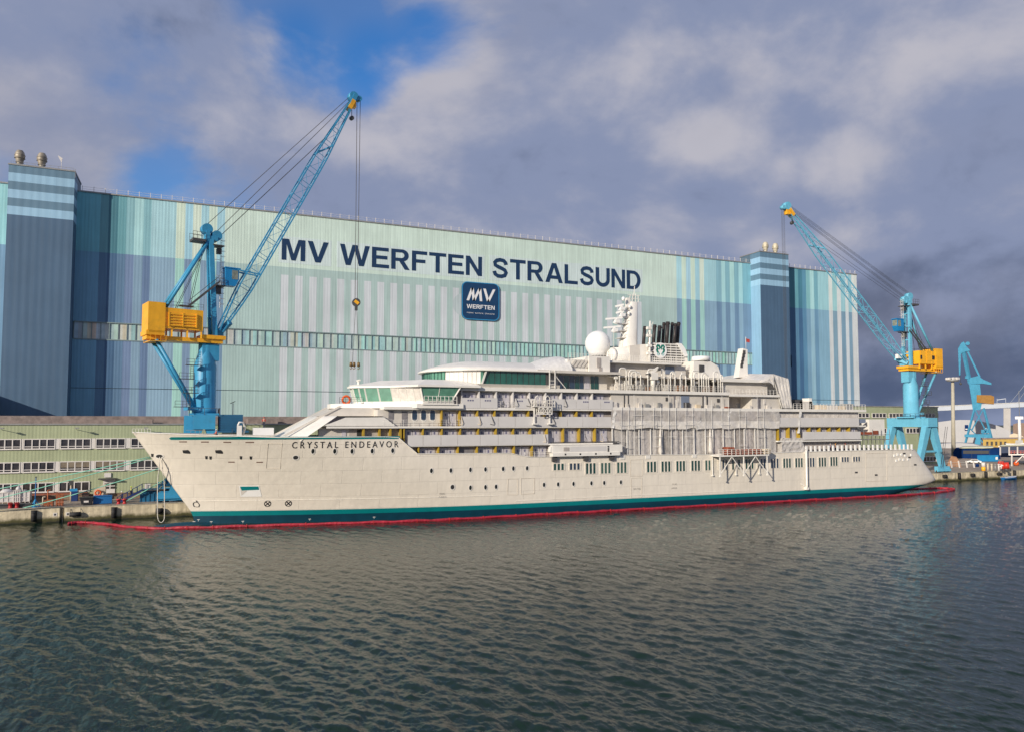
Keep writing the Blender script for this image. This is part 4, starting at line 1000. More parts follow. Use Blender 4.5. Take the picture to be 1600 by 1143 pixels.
    # film wrapped tender housing above
    def wrapped(name, pts, depth, m=K['film'], y=None, amp=.18, seed=1):
        """a crinkled sheet over a polygonal outline (photo survey points), given thickness"""
        yy = SY if y is None else y; q = [M(a, b, yy) for a, b in pts]; g = MB(); g.prism(q, (0, depth, 0)); return P(name, g, m)
    g = MB(); rnd = random.Random(11); rows_ = []
    for i in range(9):
        t_ = i / 8; row = []
        for k in range(13):
            f = k / 12; px = 836 + (896 - 836) * f; arch = math.sin(min(t_ * 1.57 + .02, 1.57))
            ht = (M(px, 578 - 24 * math.sin(f * 1.5) ** .7, SY + 2).z - 25.3)
            row.append((SX(px) + rnd.uniform(-.04, .04), SY + .3 + 7 * (1 - math.cos(t_ * 1.57)) + rnd.uniform(-.05, .05), 25.3 + ht * math.sin(t_ * 1.57) + rnd.uniform(-.05, .05)))
        rows_.append(row)
    g.grid(rows_, 0, None, True); P('film_cover', g, K['filmw'], recalc=False)
    # upper house: z 25.4 to 28
    box('upper_house', SX(893), SX(924), SY + 1.5, yF, 25.4, 27.6, K['white'])
    for i in range(5): 
        g = MB(); x = SX(896 + i * 6); g.prism([(x, SY + 1.4, 26.2), (x + .5, SY + 1.4, 26.2), (x + 1.5, SY + 1.4, 27.5), (x + 1.0, SY + 1.4, 27.5)], (0, -.15, 0)); P('slanted_louvre', g, K['beige'])
    box('upper_house', SX(925), SX(958), SY + 1.0, yF, 25.4, 28.3, K['white'])
    for a, b, z0, z1 in ((937, 943, 26.2, 28.0), (940, 945, 25.6, 26.3)): box('house_opening', SX(a), SX(b), SY + .88, SY + .98, z0, z1, K['cabin'])
    box('upper_house', SX(952), SX(1088), SY + 3.2, yF, 22.1, 27.3, K['beige'])
    box('upper_roof', SX(950), SX(1074), SY + 1.6, yF, 27.3, 27.7, K['white'])
    box('house_opening', SX(954, 570, SY + 3), SX(962, 570, SY + 3), SY + 3.08, SY + 3.18, 25.4, 27.1, K['cabin']); box('house_opening', SX(1040, 570, SY + 3), SX(1054, 570, SY + 3), SY + 3.08, SY + 3.18, 25.6, 27.1, K['greyblue'])
    box('upper_deck', SX(958), SX(1134), SY + .6, yF, 24.55, 24.85, K['beige'])
    rnd = random.Random(8)
    for px in (972, 986, 1001, 1020, 1046, 1068, 1090, 1112, 1124):
        w = rnd.uniform(1.0, 2.4); box('deck_locker', SX(px), SX(px) + w, SY + 1.6, SY + 2.8, 22.1, 22.1 + rnd.uniform(.8, 2.0), [K['dgrey'], K['beige'], K['cabin'], K['rustp']][rnd.randrange(4)])
    rail(SX(958), SX(1075), SY + 1.7, 27.7, 1.1, n=34, r=.035); rail(SX(893), SX(958), SY + 1.2, 27.6, 1.1, n=14)
    # white pipe hoops along the deck edge
    hoops = [(969.5, 980), (985, 996), (989, 1003.6), (1014, 1039.5), (1050, 1057), (1066, 1074.5), (1083, 1094), (1087, 1094.6), (1102.7, 1110), (1117, 1124), (1099, 1106), (1129, 1132)]
    for i, (a, b) in enumerate(hoops):
        x0, x1 = SX(a), SX(b); y = SY + .25 + .12 * (i % 3); zt3 = 26.2 - .35 * (i % 3); r_ = min(.5, (x1 - x0) / 2); g = MB()
        path = [(x0, y, 22.1), (x0, y, zt3 - r_)] + [(x0 + r_ - r_ * math.cos(R(a_)), y, zt3 - r_ + r_ * math.sin(R(a_))) for a_ in (30, 60, 90)] + [(x1 - r_ + r_ * math.sin(R(a_)), y, zt3 - r_ + r_ * math.cos(R(a_))) for a_ in (0, 30, 60, 90)] + [(x1, y, 22.1)]
        g.tube(path, .13, 6)
        for z in (23.1, 24.6): 
            for xx in (x0, x1): g.cyl((xx, y, z), (xx, y, z + .12), .22, n=6)
        P('pipe_hoop', g, K['white'])
    rnd = random.Random(31)
    for i in range(16):
        x = SX(968 + i * 10.2 + rnd.uniform(-3, 3)); y = SY + .5 + rnd.uniform(0, .9); zt3 = rnd.uniform(23.6, 26.3); g = MB(); g.cyl((x, y, 22.1), (x, y, zt3), .09, n=6)
        for z in (22.6, 23.4): g.box(x - .16, x + .16, y - .14, y + .14, z, z + .1)
        if i % 3 == 0: g.box(x - .3, x + .35, y - .2, y + .2, zt3 - .5, zt3)
        P('deck_post', g, K['white'])
    # deck crane for the boats
    g = MB(); x = SX(1023); g.cyl((x, SY + .5, 22.1), (x, SY + .5, 25.6), .5, .42); g.box(x - .7, x + .8, SY - .1, SY + 1.1, 24.2, 25.6); cr = P('davit', g, K['white'])
    g = MB(); g.bar((x - .9, SY + .3, 25.3), (x + 1.1, SY + .3, 26.5), .4, .5); g.box(x - 1.4, x - .8, SY, SY + .7, 24.9, 25.6); P('davit_arm', g, K['white'], cr)
    for dx, dz_, r_ in ((-1.2, 25.2, .25), (1.1, 26.2, .3)): g = MB(); g.cyl((x + dx, SY - .2, dz_), (x + dx, SY + .8, dz_), r_); P('davit_drum', g, K['dgrey'], cr)
    # doors and small openings in the deck house wall
    for a, b, z0, z1, m in ((977, 978.3, 18.95, 21.2, 'dgrey'), (983.2, 984.5, 18.95, 21.2, 'dgrey'), (1042.5, 1046, 20.2, 20.9, 'dgrey'), (1055, 1057.5, 18.95, 21.2, 'dgreyf'), (1059, 1064, 18.95, 21.3, 'film'), (1066.5, 1079, 18.95, 21.3, 'greyblue'),
                            (1100, 1101.5, 18.95, 21.2, 'dgrey'), (1106.5, 1108, 18.95, 21.2, 'dgrey'), (1123, 1127, 20.1, 20.8, 'dgrey'), (1186, 1191, 18.95, 21.0, 'dgreyf'), (1196, 1199, 19.8, 20.9, 'film')):
        box('deck_house_fitting', SX(a), SX(b), SY + .4, SY + .52, z0, z1, K[m])
    # ---------------- mast, dome, funnel
    c = Vector((73.7, CLY, 31.75)); g = MB()
    g.lathe((c.x, c.y, 0), [(1.75, 29.3)] + [(2.55 * math.sin(t_), c.z - 2.6 * math.cos(t_)) for t_ in [R(a) for a in range(48, 180, 8)]] + [(.02, c.z + 2.6)], 28); dm = P('satellite_dome', g, K['domew'])
    g = MB(); g.cyl((c.x, c.y, 27.4), (c.x, c.y, 29.05), 1.9, 1.75, 20); P('dome_pedestal', g, K['white'], dm)
    g = MB(); g.cyl((c.x, c.y, 29.05), (c.x, c.y, 29.3), 1.62, 1.62, 20); P('dome_joint', g, K['dgrey'], dm)
    g = MB(); b0, b1 = Vector((80.2, CLY, 27.5)), Vector((82.0, CLY, 40.6)); rings = []
    for f, w, dp in ((0, 2.3, 1.8), (.35, 1.75, 1.5), (1, .95, .9)):
        cc = b0.lerp(b1, f); rings.append([cc + Vector((w * math.copysign(abs(math.cos(t_)) ** .6, math.cos(t_)), dp * math.copysign(abs(math.sin(t_)) ** .6, math.sin(t_)), 0)) for t_ in [6.2832 * k / 16 for k in range(16)]])
    for A_, B2 in zip(rings[:-1], rings[1:]): g.add(A_ + B2, [(k, (k + 1) % 16, 16 + (k + 1) % 16, 16 + k) for k in range(16)], 0, None, True)
    g.poly(rings[-1]); ms = P('mast', g, K['white'])
    for f in (.42, .53, .64, .75, .86):
        cc = b0.lerp(b1, f); w = 1.5 - f * .7
        g = MB(); g.box(cc.x - w - 1.5, cc.x + w * .2, CLY - w, CLY + w * .6, cc.z, cc.z + .1); P('mast_platform', g, K['beige'], ms)
        g = MB()
        for k in range(5): g.bar((cc.x - w - 1.5 + k * .6, CLY - w, cc.z + .1), (cc.x - w - 1.5 + k * .6, CLY - w, cc.z + .8), .05)
        g.bar((cc.x - w - 1.5, CLY - w, cc.z + .8), (cc.x + w * .8, CLY - w, cc.z + .8), .05); P('platform_rail', g, K['white'], ms)
    for px, py, L in ((959.5, 497.5, 3.6), (956.5, 511, 3.6), (968, 477.5, 1.7), (968.5, 487.5, 1.6)):
        q = M(px, py, CLY - 1); g = MB(); g.bar(q + Vector((-L / 2, .2, -.22)), q + Vector((L / 2, -.2, .22)), .32, .38); g.cyl(q + Vector((.5, 0, -1.1)), q + Vector((.5, 0, -.1)), .4, .3); g.box(q.x + .1, q.x + 1.1, q.y - .4, q.y + .6, q.z - .9, q.z - .25)
        g.bar(q + Vector((.5, 0, -1.0)), q + Vector((2.6, .5, -1.0)), .25); P('radar_scanner', g, K['domew'], ms)
    for px, py, r_ in ((984, 479, .3), (982.5, 489.5, .32), (974, 467, .38)):
        q = M(px, py, CLY - 1.2); g = MB(); g.sphere(q, r_, 8, 0, 1.2); P('antenna_dome', g, K['domew'], ms)
    g = MB(); t_ = b1; 
    for dx in (-1.2, -.4, .4, 1.1): g.bar(t_ + Vector((dx, -.4, 0)), t_ + Vector((dx * .8 + .2, -.4, 1.9 - abs(dx) * .3)), .12)
    for z in (.7, 1.4): g.bar(t_ + Vector((-1.4, -.4, z)), t_ + Vector((1.5, -.4, z)), .1)
    g.bar(t_ + Vector((.2, 0, 0)), t_ + Vector((.5, 0, 3.4)), .12); g.box(t_.x - 1.7, t_.x - .9, CLY - .6, CLY + .2, t_.z - 1.4, t_.z + .8); P('aerial_frame', g, K['white'], ms)
    g = MB(); q = M(959, 546, CLY - 3)
    for dx in (-1.2, -.3, .5, 1.4): g.bar((q.x + dx, q.y, 27.7), (q.x + dx, q.y, 31.0 - abs(dx) * .7), .07)
    g.bar((q.x - 1.6, q.y, 30), (q.x + 1.8, q.y, 30), .08); g.bar((q.x, q.y, 27.7), (q.x, q.y, 34.5), .06); P('whip_aerial', g, K['white'])
    fy = 124.0
    g = MB(); pts = [M(a, b, fy) for a, b in ((1000, 566), (1000, 538), (1058, 536.5), (1064, 538), (1070, 547), (1074, 557), (1075, 567))]
    g.prism(pts, (0, 8.6, 0)); fn = P('funnel_casing', g, K['white'])
    g = MB(); cq = M(975, 549, fy)
    g.cyl((cq.x - 2.0, fy + 1, 29.3), (cq.x + 5.5, fy + 2.5, 29.6), 1.5, 1.7, 24); g.cyl((cq.x - 2.6, fy + .9, 29.3), (cq.x - 1.95, fy + 1, 29.3), 1.1, 1.5, 24); P('air_duct', g, K['white'], fn)
    g = MB(); pts = [M(a, b, fy) for a, b in ((984, 566), (984, 540), (1000, 538), (1000, 566))]; g.prism(pts, (0, 8.4, 0)); P('duct_housing', g, K['beige'], fn)
    g = MB(); xa, xb = M(1012, 550, fy).x, M(1067, 550, fy).x
    g.box(xa, xb, fy - .06, fy - .01, 28.1, 32.0); P('louvre_back', g, K['greyd'], fn)
    g = MB(); z = 28.2
    while z < 32.0: g.box(xa, xb - max(0, (z - 30) * .7), fy - .3, fy - .07, z, z + .22); z += .5
    for k in range(7): xx = xa + (xb - xa - .6) * k / 6; g.box(xx, xx + .12, fy - .32, fy - .301, 28.1, 32.0)
    P('louvre_slats', g, K['white'], fn)
    g = MB(); pts = [M(a, b, fy - .4) for a, b in ((1058, 536), (1065, 536.5), (1071, 545), (1075, 556), (1070, 557), (1064, 546))]; g.prism(pts, (0, .6, 0)); P('funnel_shoulder', g, K['domew'], fn)
    ec = M(1032, 547.3, fy - .5); rad = 1.55
    g = MB(); g.cyl(ec + Vector((0, .15, 0)), ec, rad, rad, 32); em = P('emblem_disc', g, K['domew'], fn)
    for s_ in (-1, 1):
        def pc(u, v): return ec + Vector((s_ * u * rad, -.03, v * rad))
        g = MB(); path = [(.16, .08), (.10, .34), (.22, .60), (.42, .64), (.58, .46), (.50, .28), (.40, .22), (.56, .05), (.50, -.14), (.30, -.34), (.12, -.52)]; wds = [.05, .12, .15, .15, .12, .12, .15, .16, .14, .10, .05]
        up_, lo_ = [], []
        for i, (u, v) in enumerate(path):
            a_, b_2 = path[max(i - 1, 0)], path[min(i + 1, len(path) - 1)]; dx, dv = b_2[0] - a_[0], b_2[1] - a_[1]; L = math.hypot(dx, dv); nx, nv = -dv / L, dx / L
            up_.append(pc(u + nx * wds[i], v + nv * wds[i])); lo_.append(pc(u - nx * wds[i], v - nv * wds[i]))
        g.grid([up_, lo_], 0, None, False); P('emblem_figure', g, K['logogreen'], em, recalc=False)
        g = MB(); ar = [(.34 + .22 * math.cos(R(a_)), -.48 + .2 * math.sin(R(a_))) for a_ in range(-160, 161, 20)]; up_ = [pc(u, v) + Vector((0, -.015, 0)) for u, v in ar]; lo_ = [pc(.34 + (u - .34) * .55, -.48 + (v + .48) * .55) + Vector((0, -.015, 0)) for u, v in ar]
        g.grid([up_, lo_], 0, None, False); P('emblem_curl', g, K['logoteal'], em, recalc=False)
    for px, py, r_, dy in ((1007.5, 510, .34, 0), (1023, 507.5, .36, .6), (1031, 509, .40, 0), (1037.5, 504, .32, 1.2), (1043.5, 503, .42, .4), (1050.5, 504, .32, 1.4), (1055.5, 505.5, .32, 0), (1060.5, 503.5, .36, .9), (1016, 509.5, .24, 1.5)):
        yy = 126 + dy; t3 = M(px, py, yy); b3 = M(px - 2.4, 540, yy); g = MB(); g.cyl(b3, t3, r_, r_, 14); g.cyl(t3 - Vector((0, 0, .5)), t3 - Vector((0, 0, .3)), r_ + .07, r_ + .07, 14); P('exhaust_pipe', g, K['soot'], fn)
    g = MB(); q = M(1014.5, 566, 123.2)
    for zz in (29.5, 31, 33, 34.5): g.box(q.x - .5, q.x + .5, 122.9, 123.5, zz, zz + .5)
    g.cyl((q.x, 123.2, 27.7), (q.x + .3, 123.2, 36.2), .28, .16); g.bar((q.x - .6, 123.2, 33.2), (q.x + 1.0, 123.2, 36), .1); P('signal_mast', g, K['white'], fn)
    # aft houses
    g = MB(); pts = [M(a, b, SY + 2.5) for a, b in ((1084, 590), (1084, 564), (1110, 564), (1122, 572), (1128, 590))]; g.prism(pts, (0, 10, 0)); ah = P('aft_house', g, K['white'])
    q = M(1095, 564, SY + 4); g = MB(); g.cyl(q, q + Vector((0, 0, .9)), 1.9, 1.8, 20); P('tank', g, K['domew'], ah)
    box('aft_louvre', SX(1092, 575, SY + 2.5), SX(1099.5, 575, SY + 2.5), SY + 2.35, SY + 2.48, M(1095, 581, SY + 2.5).z, M(1095, 570, SY + 2.5).z, K['dgrey'])
    g = MB(); p0, p1 = M(1107, 563, SY + 2.6), M(1124, 570, SY + 2.6); g.bar(p0, p1, .1)
    for f in (0, .33, .66, 1): g.bar(p0.lerp(p1, f) - Vector((0, 0, .9)), p0.lerp(p1, f), .08)
    P('curved_rail', g, K['dgrey'], ah)
    box('aft_house', SX(1134), SX(1206), SY + 1.2, yF, 21.75, 24.2, K['beige']); box('roof_slab', SX(1128), SX(1207), SY + .2, yF, 24.2, 24.75, K['white'])
    g = MB(); pts = [M(a, b, CLY - 3) for a, b in ((1154, 589), (1168.5, 589), (1168, 546), (1161, 544))]; g.prism(pts, (0, 1.6, 0)); am = P('aft_mast', g, K['white'])
    for k in range(5): 
        q = M(1158.7 + k * 1.05, 571 - k * 5.2, CLY - 3.05); g = MB(); g.box(q.x - .35, q.x + .3, q.y - .04, q.y - .01, q.z - .45, q.z + .4); P('mast_slot', g, K['dgrey'], am)
    q = M(1165.5, 545, CLY - 2); g = MB(); g.cyl(q, q + Vector((0, 0, 2.6)), .06, n=6); P('flag_pole', g, K['white'], am)
    g = MB(); g.grid([[q + Vector((.05 + .25 * k, .08 * math.sin(k * 1.4), 2.3 - .05 * k - .75 * j)) for k in range(5)] for j in range(2)]); P('flag', g, K['redcloth'], am, recalc=False)
    # film tent over the aft house
    rnd = random.Random(2); g = MB()
    def wavy(p, q, r_, s_, n=12, m=10, amp=.16):
        rows_ = []
        for i in range(m + 1):
            f = i / m; row = []
            for k in range(n + 1):
                u = k / n; pt = p.lerp(q, u).lerp(s_.lerp(r_, u), f); w = amp * abs(math.sin(k * 1.1 + f * 2.2 + 1)) ** .6 * (1 if 0 < i < m else .3)
                row.append(pt + Vector((rnd.uniform(-.03, .03), -w + rnd.uniform(-.03, .03), rnd.uniform(-.04, .04))))
            rows_.append(row)
        return rows_
    A0, A1, A2, A3 = M(1186, 597, SY + .1), M(1208, 584, SY + .1), M(1231, 591, SY + .1), M(1238, 637, SY - .1)
    B0, B1 = M(1206, 597, SY + .1), M(1223, 637, SY - .1)
    g.grid(wavy(A1, A2, A3, B1), 0, None, False); g.grid(wavy(A0, A1, B0 + Vector((.6, 0, -1.2)), B0, 6, 5), 0, None, False)
    back = Vector((0, 18, .3))
    g.grid([[A0, A1, A2], [v + back * .5 + Vector((0, 0, .5)) for v in (A0, A1, A2)], [v + back for v in (A0, A1, A2)]], 0, None, False)
    g.grid(wavy(A2, A2 + back, A3 + back, A3, 10, 8, .1), 0, None, False); P('film_tent', g, K['filmw2'], recalc=False)
    g = MB()
    for v, w in ((A1, B1), (A2, A3), (A1.lerp(A2, .5), B1.lerp(A3, .5))): g.bar(v + Vector((0, .25, 0)), w + Vector((0, .25, 0)), .12)
    P('tent_frame', g, K['timber'])
    # plastic sheets hung between white battens
    bat = [957, 980, 998.6, 1016.6, 1035, 1049, 1066.7, 1085, 1102, 1114, 1130.6, 1147.5, 1163, 1179.5, 1195.6, 1214]
    rnd = random.Random(21)
    for i, (a, b) in enumerate(zip(bat[:-1], bat[1:])):
        x0, x1 = SX(a), SX(b); g = MB(); rows_ = []; ph = rnd.uniform(0, 6); sk = rnd.uniform(-1.6, 1.6)
        for r_ in range(15):
            z = 9.95 + (14.9 - 9.95) * r_ / 14
            rows_.append([(x0 + (x1 - x0) * k / 14, SY + .38 - .15 * math.sin(math.pi * k / 14) + .13 * abs(math.sin(z * (1.1 + .5 * sk) + k * (.3 + .2 * sk) + ph)) ** .6 * (.4 + .6 * math.sin(k * .5 + ph) ** 2) + .05 * abs(math.sin(z * 2.6 + k * .8 * sk + ph)) + rnd.uniform(-.02, .02), z) for k in range(15)])
        g.grid(rows_); P('plastic_sheet', g, K[['filmt', 'filmt', 'filmt2', 'filmt', 'filmt3', 'filmt2', 'filmt'][i % 7]], recalc=False)
        g = MB(); g.box(x0 - .09, x0 + .09, SY + .05, SY + .2, 9.9, 15.0); P('batten', g, K['timber'])
    for px, w in ((1029, 5), (1107, 5)):            # bundled sheet hanging down
        g = MB(); c0 = M(px + 3, 690, SY - .1); g.lathe((c0.x, SY - .05, 0), [(.35, 10.0), (.42, 10.6), (.33, 12), (.24, 13.5), (.12, 14.8)], 10); P('sheet_bundle', g, K['film'])
    for px in (969, 1009, 1081, 1119): box('fairlead', SX(px) - .4, SX(px) + .6, SY - .5, SY, 9.3, 9.95, K['white'])
    rnd = random.Random(77)
    for i in range(9):
        x = SX(965 + i * 27 + rnd.uniform(-6, 6)); g = MB(); zt5 = rnd.choice([18.9, 19.9, 21.3]); g.bar((x, SY - .45, 9.9), (x, SY - .45, zt5), .05); g.bar((x + 1.6, SY - .45, 9.9), (x + 1.6, SY - .45, zt5 - .8), .05)
        for z in (11.6, 13.4, 15.6, 17.4): 
            if rnd.random() < .6: g.bar((x - .3, SY - .46, z), (x + 1.9, SY - .46, z + rnd.uniform(-.05, .05)), .06)
        P('scaffold_pole', g, K['timber'])
    for i in range(14):
        x = SX(960 + i * 18 + rnd.uniform(-6, 6)); box('deck_clutter', x, x + rnd.uniform(.4, 1.5), SY + .05, SY + .45, 18.9, 18.9 + rnd.uniform(.3, 1.1), K[rnd.choice(['beige', 'grey', 'cream', 'film', 'dgrey', 'redgear'])])
    for i in range(12):
        x = SX(700 + i * 21 + rnd.uniform(-8, 8)); zf = rnd.choice([12.37, 15.47, 18.67]); g = MB(); q = rnd.uniform(.7, 1.5)
        g.tube([(x, SY - .22, zf + 1.7), (x + .1 * q, SY - .3, zf + 1.2), (x + .35 * q, SY - .32, zf + .5), (x + .25 * q, SY - .28, zf + .2), (x - .2 * q, SY - .25, zf + .35)], .06, 5); P('hose', g, K[rnd.choice(['cream', 'grey', 'dgrey'])])
    # film wrapped locker at the aft end of the sheets
    g = MB(); rnd = random.Random(5); rows_ = []
    for r_ in range(7):
        z = 9.9 + (12.9 - 9.9) * r_ / 6; s_ = r_ / 6
        rows_.append([(SX(1218 + 4 * s_) + (SX(1257 - 5 * s_) - SX(1218 + 4 * s_)) * k / 10 + rnd.uniform(-.1, .1), SY - .3 + rnd.uniform(-.1, .1) + .3 * s_, z) for k in range(11)])
    g.grid(rows_, 0, None, False); g.grid([rows_[-1], [(p[0], p[1] + 2.4, p[2]) for p in rows_[-1]]], 0, None, False)
    g.grid([[r_[-1] for r_ in rows_], [(r_[-1][0], SY + 2.2, r_[-1][2]) for r_ in rows_]], 0, None, False); g.grid([[r_[0] for r_ in rows_], [(r_[0][0], SY + 2.2, r_[0][2]) for r_ in rows_]], 0, None, False)
    P('film_locker', g, K['filmt'], recalc=False)
    # boat platform amidships
    x0, x1 = SX(857), SX(967); g = MB()
    g.box(x0 + .3, x1, SY - 1.1, SY - .06, 10.7, 12.05); g.prism([(x0 + .3, SY - 1.05, 10.72), (x0 + .3, SY - 1.05, 12.0), (x0 - .1, SY - 1.05, 11.7), (x0 - .2, SY - 1.05, 10.9)], (0, .95, 0)); bp = P('boat_platform', g, K['white'])
    g = MB(); g.box(x0 + .2, x1 - .6, SY - 1.3, SY - .06, 10.1, 10.69); P('platform_ledge', g, K['white'], bp)
    g = MB(); g.box(SX(876), SX(885), SY - 1.14, SY - 1.105, 11.0, 11.7); g.box(SX(886), SX(942), SY - 1.13, SY - 1.105, 10.9, 11.8, 1)
    for px in (878, 901, 925, 948): g.box(SX(px) - .15, SX(px) + .15, SY - 1.33, SY - 1.301, 10.3, 10.6, 2)
    for zz in (10.8, 11.15, 11.55): g.box(SX(944), SX(946.5), SY - 1.14, SY - 1.105, zz, zz + .3, 2)
    P('platform_panels', g, [K['cabin'], K['panel'], K['dark']], bp)
    for px in (863, 912, 952): g = MB(); g.box(SX(px) - .4, SX(px) + .5, SY - .9, SY - .3, 9.2, 10.09); g.cyl((SX(px), SY - .95, 9.5), (SX(px), SY - .91, 9.5), .2, n=10); P('platform_bracket', g, K['dgrey'], bp)
    g = MB(); g.box(x0 + 1, x1 - .4, SY - .05, SY + .1, 12.12, 12.5); g.bar((x0 + .4, SY - .1, 12.6), (x1, SY - .1, 12.6), .1); P('platform_beam', g, K['dgrey'])
    # white outboard pipe and stern posts
    xq = SX(1255, 720); g = MB(); g.tube([(xq, SY - .9, 10.4), (xq, SY - .9, 3.2), (xq, SY - .9, 2.6)], .22, 8); g.box(xq - .35, xq + .35, SY - 1.1, SY - .45, 2.2, 2.7); g.bar((xq, SY - .9, 9.8), (xq, SY, 9.8), .2); g.bar((xq - 1.2, SY - .5, 3.4), (xq, SY - .9, 2.6), .14); P('outboard_pipe', g, K['white'])
    for i in range(25):
        px = 1258.5 + i * 6.95; q = M(px, 703, SY); zt4 = ztop(q.x); yy = hullY(q.x, 9) + .12; g = MB(); g.box(q.x - .2, q.x + .2, yy - .12, yy + .12, zt4 - .1, zt4 + 1.2); P('bulwark_post', g, K['domew'])
    box('stern_block', SX(1345), SX(1352), SY + 3, yF, 9, 15.1, K['beige'])
    box('stern_house', SX(1358, 660, SY + 1), SX(1382, 660, SY + 1), SY + 1, SY + 6, 13.2, 16.8, K['white']); box('stern_opening', SX(1342), SX(1354), SY + .3, SY + .5, 16.0, 16.9, K['greyblue'])
    g = MB(); xa, xb = SX(1345), SX(1392)
    for i in range(8):
        x = xa + (xb - xa) * i / 7
        for yy in (SY + .5, SY + 2): g.bar((x, yy, 9.2), (x, yy, 14.6 if i % 2 else 13.4), .09)
    for z in (11, 12.4, 13.4):
        for yy in (SY + .5, SY + 2): g.bar((xa, yy, z), (xb, yy, z), .08)
    g.box(xa, xb, SY + .6, SY + 1.9, 12.3, 12.38); P('stern_scaffold', g, K['grey'])
    g = MB(); g.box(xa + 1, xa + 4.5, SY + .7, SY + 1.8, 13.45, 14.0); g.box(xa + 4.6, xa + 6, SY + .7, SY + 1.8, 13.45, 14.3); P('scaffold_boards', g, K['redgear'])
    box('aft_bulkhead', SX(1258), SX(1352), SY + 1.8, SY + 2.1, 9, 12.1, K['white'])
    for px in (1262, 1266): box('aft_door', SX(px), SX(px) + .7, SY + 1.7, SY + 1.79, 9.1, 11.3, K['dgrey'])
    g = MB(); 
    for i, (a, b) in enumerate(((1398, 711), (1403, 709.5), (1409, 709.5), (1415, 711), (1406, 717), (1412, 717.5), (1419, 717), (1424, 710), (1401, 719))):
        q = HP(a, b, .12); g.box(q.x - .22, q.x + .22, q.y, q.y + .15, q.z - .22, q.z + .25)
    P('stern_fairlead', g, K['domew'])
    for a, b in ((1413, 707.5), (1421, 713.5), (1430, 725), (1369, 741), (1338, 737)): 
        q = HP(a, b, .05); g = MB(); g.box(q.x - .4, q.x + .4, q.y - .02, q.y, q.z - .18, q.z + .15); P('stern_mark', g, K['dgrey'])
    # clutter on the aft upper deck
    rnd = random.Random(9)
    for px, w, h_, m in ((1243, 1.2, .9, 'dgrey'), (1254, 2.0, 2.0, 'dgrey'), (1261, 3.6, 1.7, 'beige'), (1276, .8, 2.4, 'white'), (1290, 2.4, 1.0, 'cream'), (1305, 3.0, .9, 'beige'), (1322, 2.0, .8, 'cream'), (1335, 2.0, 1.3, 'grey')):
        box('deck_equipment', SX(px), SX(px) + w, SY + 2, SY + 4, 18.9, 18.9 + h_, K[m])
    # strips of loose film along the deck edges
    for px, py0, py1 in ((960, 640, 668), (1092, 655, 670), (1250, 640, 676), (1140, 640, 656)):
        a, b = M(px, py0, SY - .2), M(px - 3, py1, SY - .2); g = MB(); g.grid([[a.lerp(b, k / 8) + Vector((dx + .1 * math.sin(k * 1.3), .1 * math.sin(k * 2 + dx * 5) - .05, 0)) for k in range(9)] for dx in (-.25, .05, .35)]); P('film_strip', g, K['filmw'], recalc=False)
    # foredeck fittings
    g = MB(); a, b = M(396, 679, 124), M(428, 667.5, 124); g.box(a.x, b.x, 124, 126.4, a.z, b.z); P('foredeck_locker', g, K['domew'])
    g = MB(); a, b = M(370.5, 679, 124), M(378, 664, 124); g.box(a.x, b.x, 124, 125.2, a.z - .3, b.z); g.tube([(b.x + .2, 124.5, a.z), (b.x + .5, 124.5, b.z - .3), (b.x + .2, 124.5, b.z + .5), (a.x + .3, 124.5, b.z + .5), (a.x + .1, 124.5, b.z)], .16, 6); P('deck_winch', g, K['white'])
    rail(M(207, 673, 128).x, M(235, 674, 127).x, CLY - .6, 14.4, .7, n=6, r=.04, name='bow_railing', rows=1)
    g = MB()
    for px in (298, 305, 312, 318): q = M(px, 677, 123.5); g.bar((q.x, q.y, 13.4), (q.x, q.y, 14.9), .06)
    q0, q1 = M(290, 672, 123.5), M(320, 672, 123.5); g.bar((q0.x, 123.5, 14.9), (q1.x, 123.5, 14.9), .06); P('deck_railing', g, K['grey'])
    return sh
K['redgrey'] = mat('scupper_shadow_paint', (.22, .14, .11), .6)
K['seam'] = mat('seam_paint', (.60, .54, .45), .5)
K['faint'] = mat('faint_grey_lettering', (.35, .33, .30), .6)
K['glassmid'] = mat('grey_green_glass', (.05, .11, .09), .08, var=.2, spec=.6)
K['glassd2'] = mat('lounge_glass', (.02, .10, .075), .06, var=.25, scale=.5, spec=.7)
K['cabin8'] = mat('upper_cabin_wall', (.40, .38, .38), .6, var=.12, scale=1.5)
K['dgreyf'] = mat('grey_cover_film', (.22, .21, .22), .5, var=.15, scale=2)
K['label'] = mat('blue_grey_label', (.14, .14, .24), .6)
K['greyblue'] = mat('grey_blue_sheet', (.20, .24, .32), .5)
K['greyd'] = mat('louvre_back_paint', (.16, .15, .14), .6)
K['domew'] = mat('bright_white_gelcoat', (.86, .85, .82), .3, var=.02)
K['filmw'] = mat('white_shrink_film', (.76, .74, .70), .3, var=.08, scale=1.5, bump=.10, bscale=1.6)
K['filmc'] = mat('hazy_plastic_film', (.62, .585, .545), .22, var=.18, scale=.7, bump=.10, bscale=1.8, alpha=.68)
K['filmw2'] = mat('bright_plastic_film', (.70, .665, .615), .26, var=.12, scale=.7, bump=.08, bscale=1.8, alpha=.94)
K['filmt2'] = mat('greyer_plastic_sheet', (.56, .52, .49), .25, var=.16, scale=.9, bump=.10, bscale=2.2, alpha=.84)
K['filmt3'] = mat('browner_plastic_sheet', (.46, .425, .39), .25, var=.16, scale=.9, bump=.10, bscale=2.2, alpha=.75)
K['portg'] = mat('dark_porthole_glass', (.02, .024, .024), .1, spec=.5)
K['rustp'] = mat('primer_brown', (.28, .14, .07), .6, var=.2)
SHIP = build_ship()

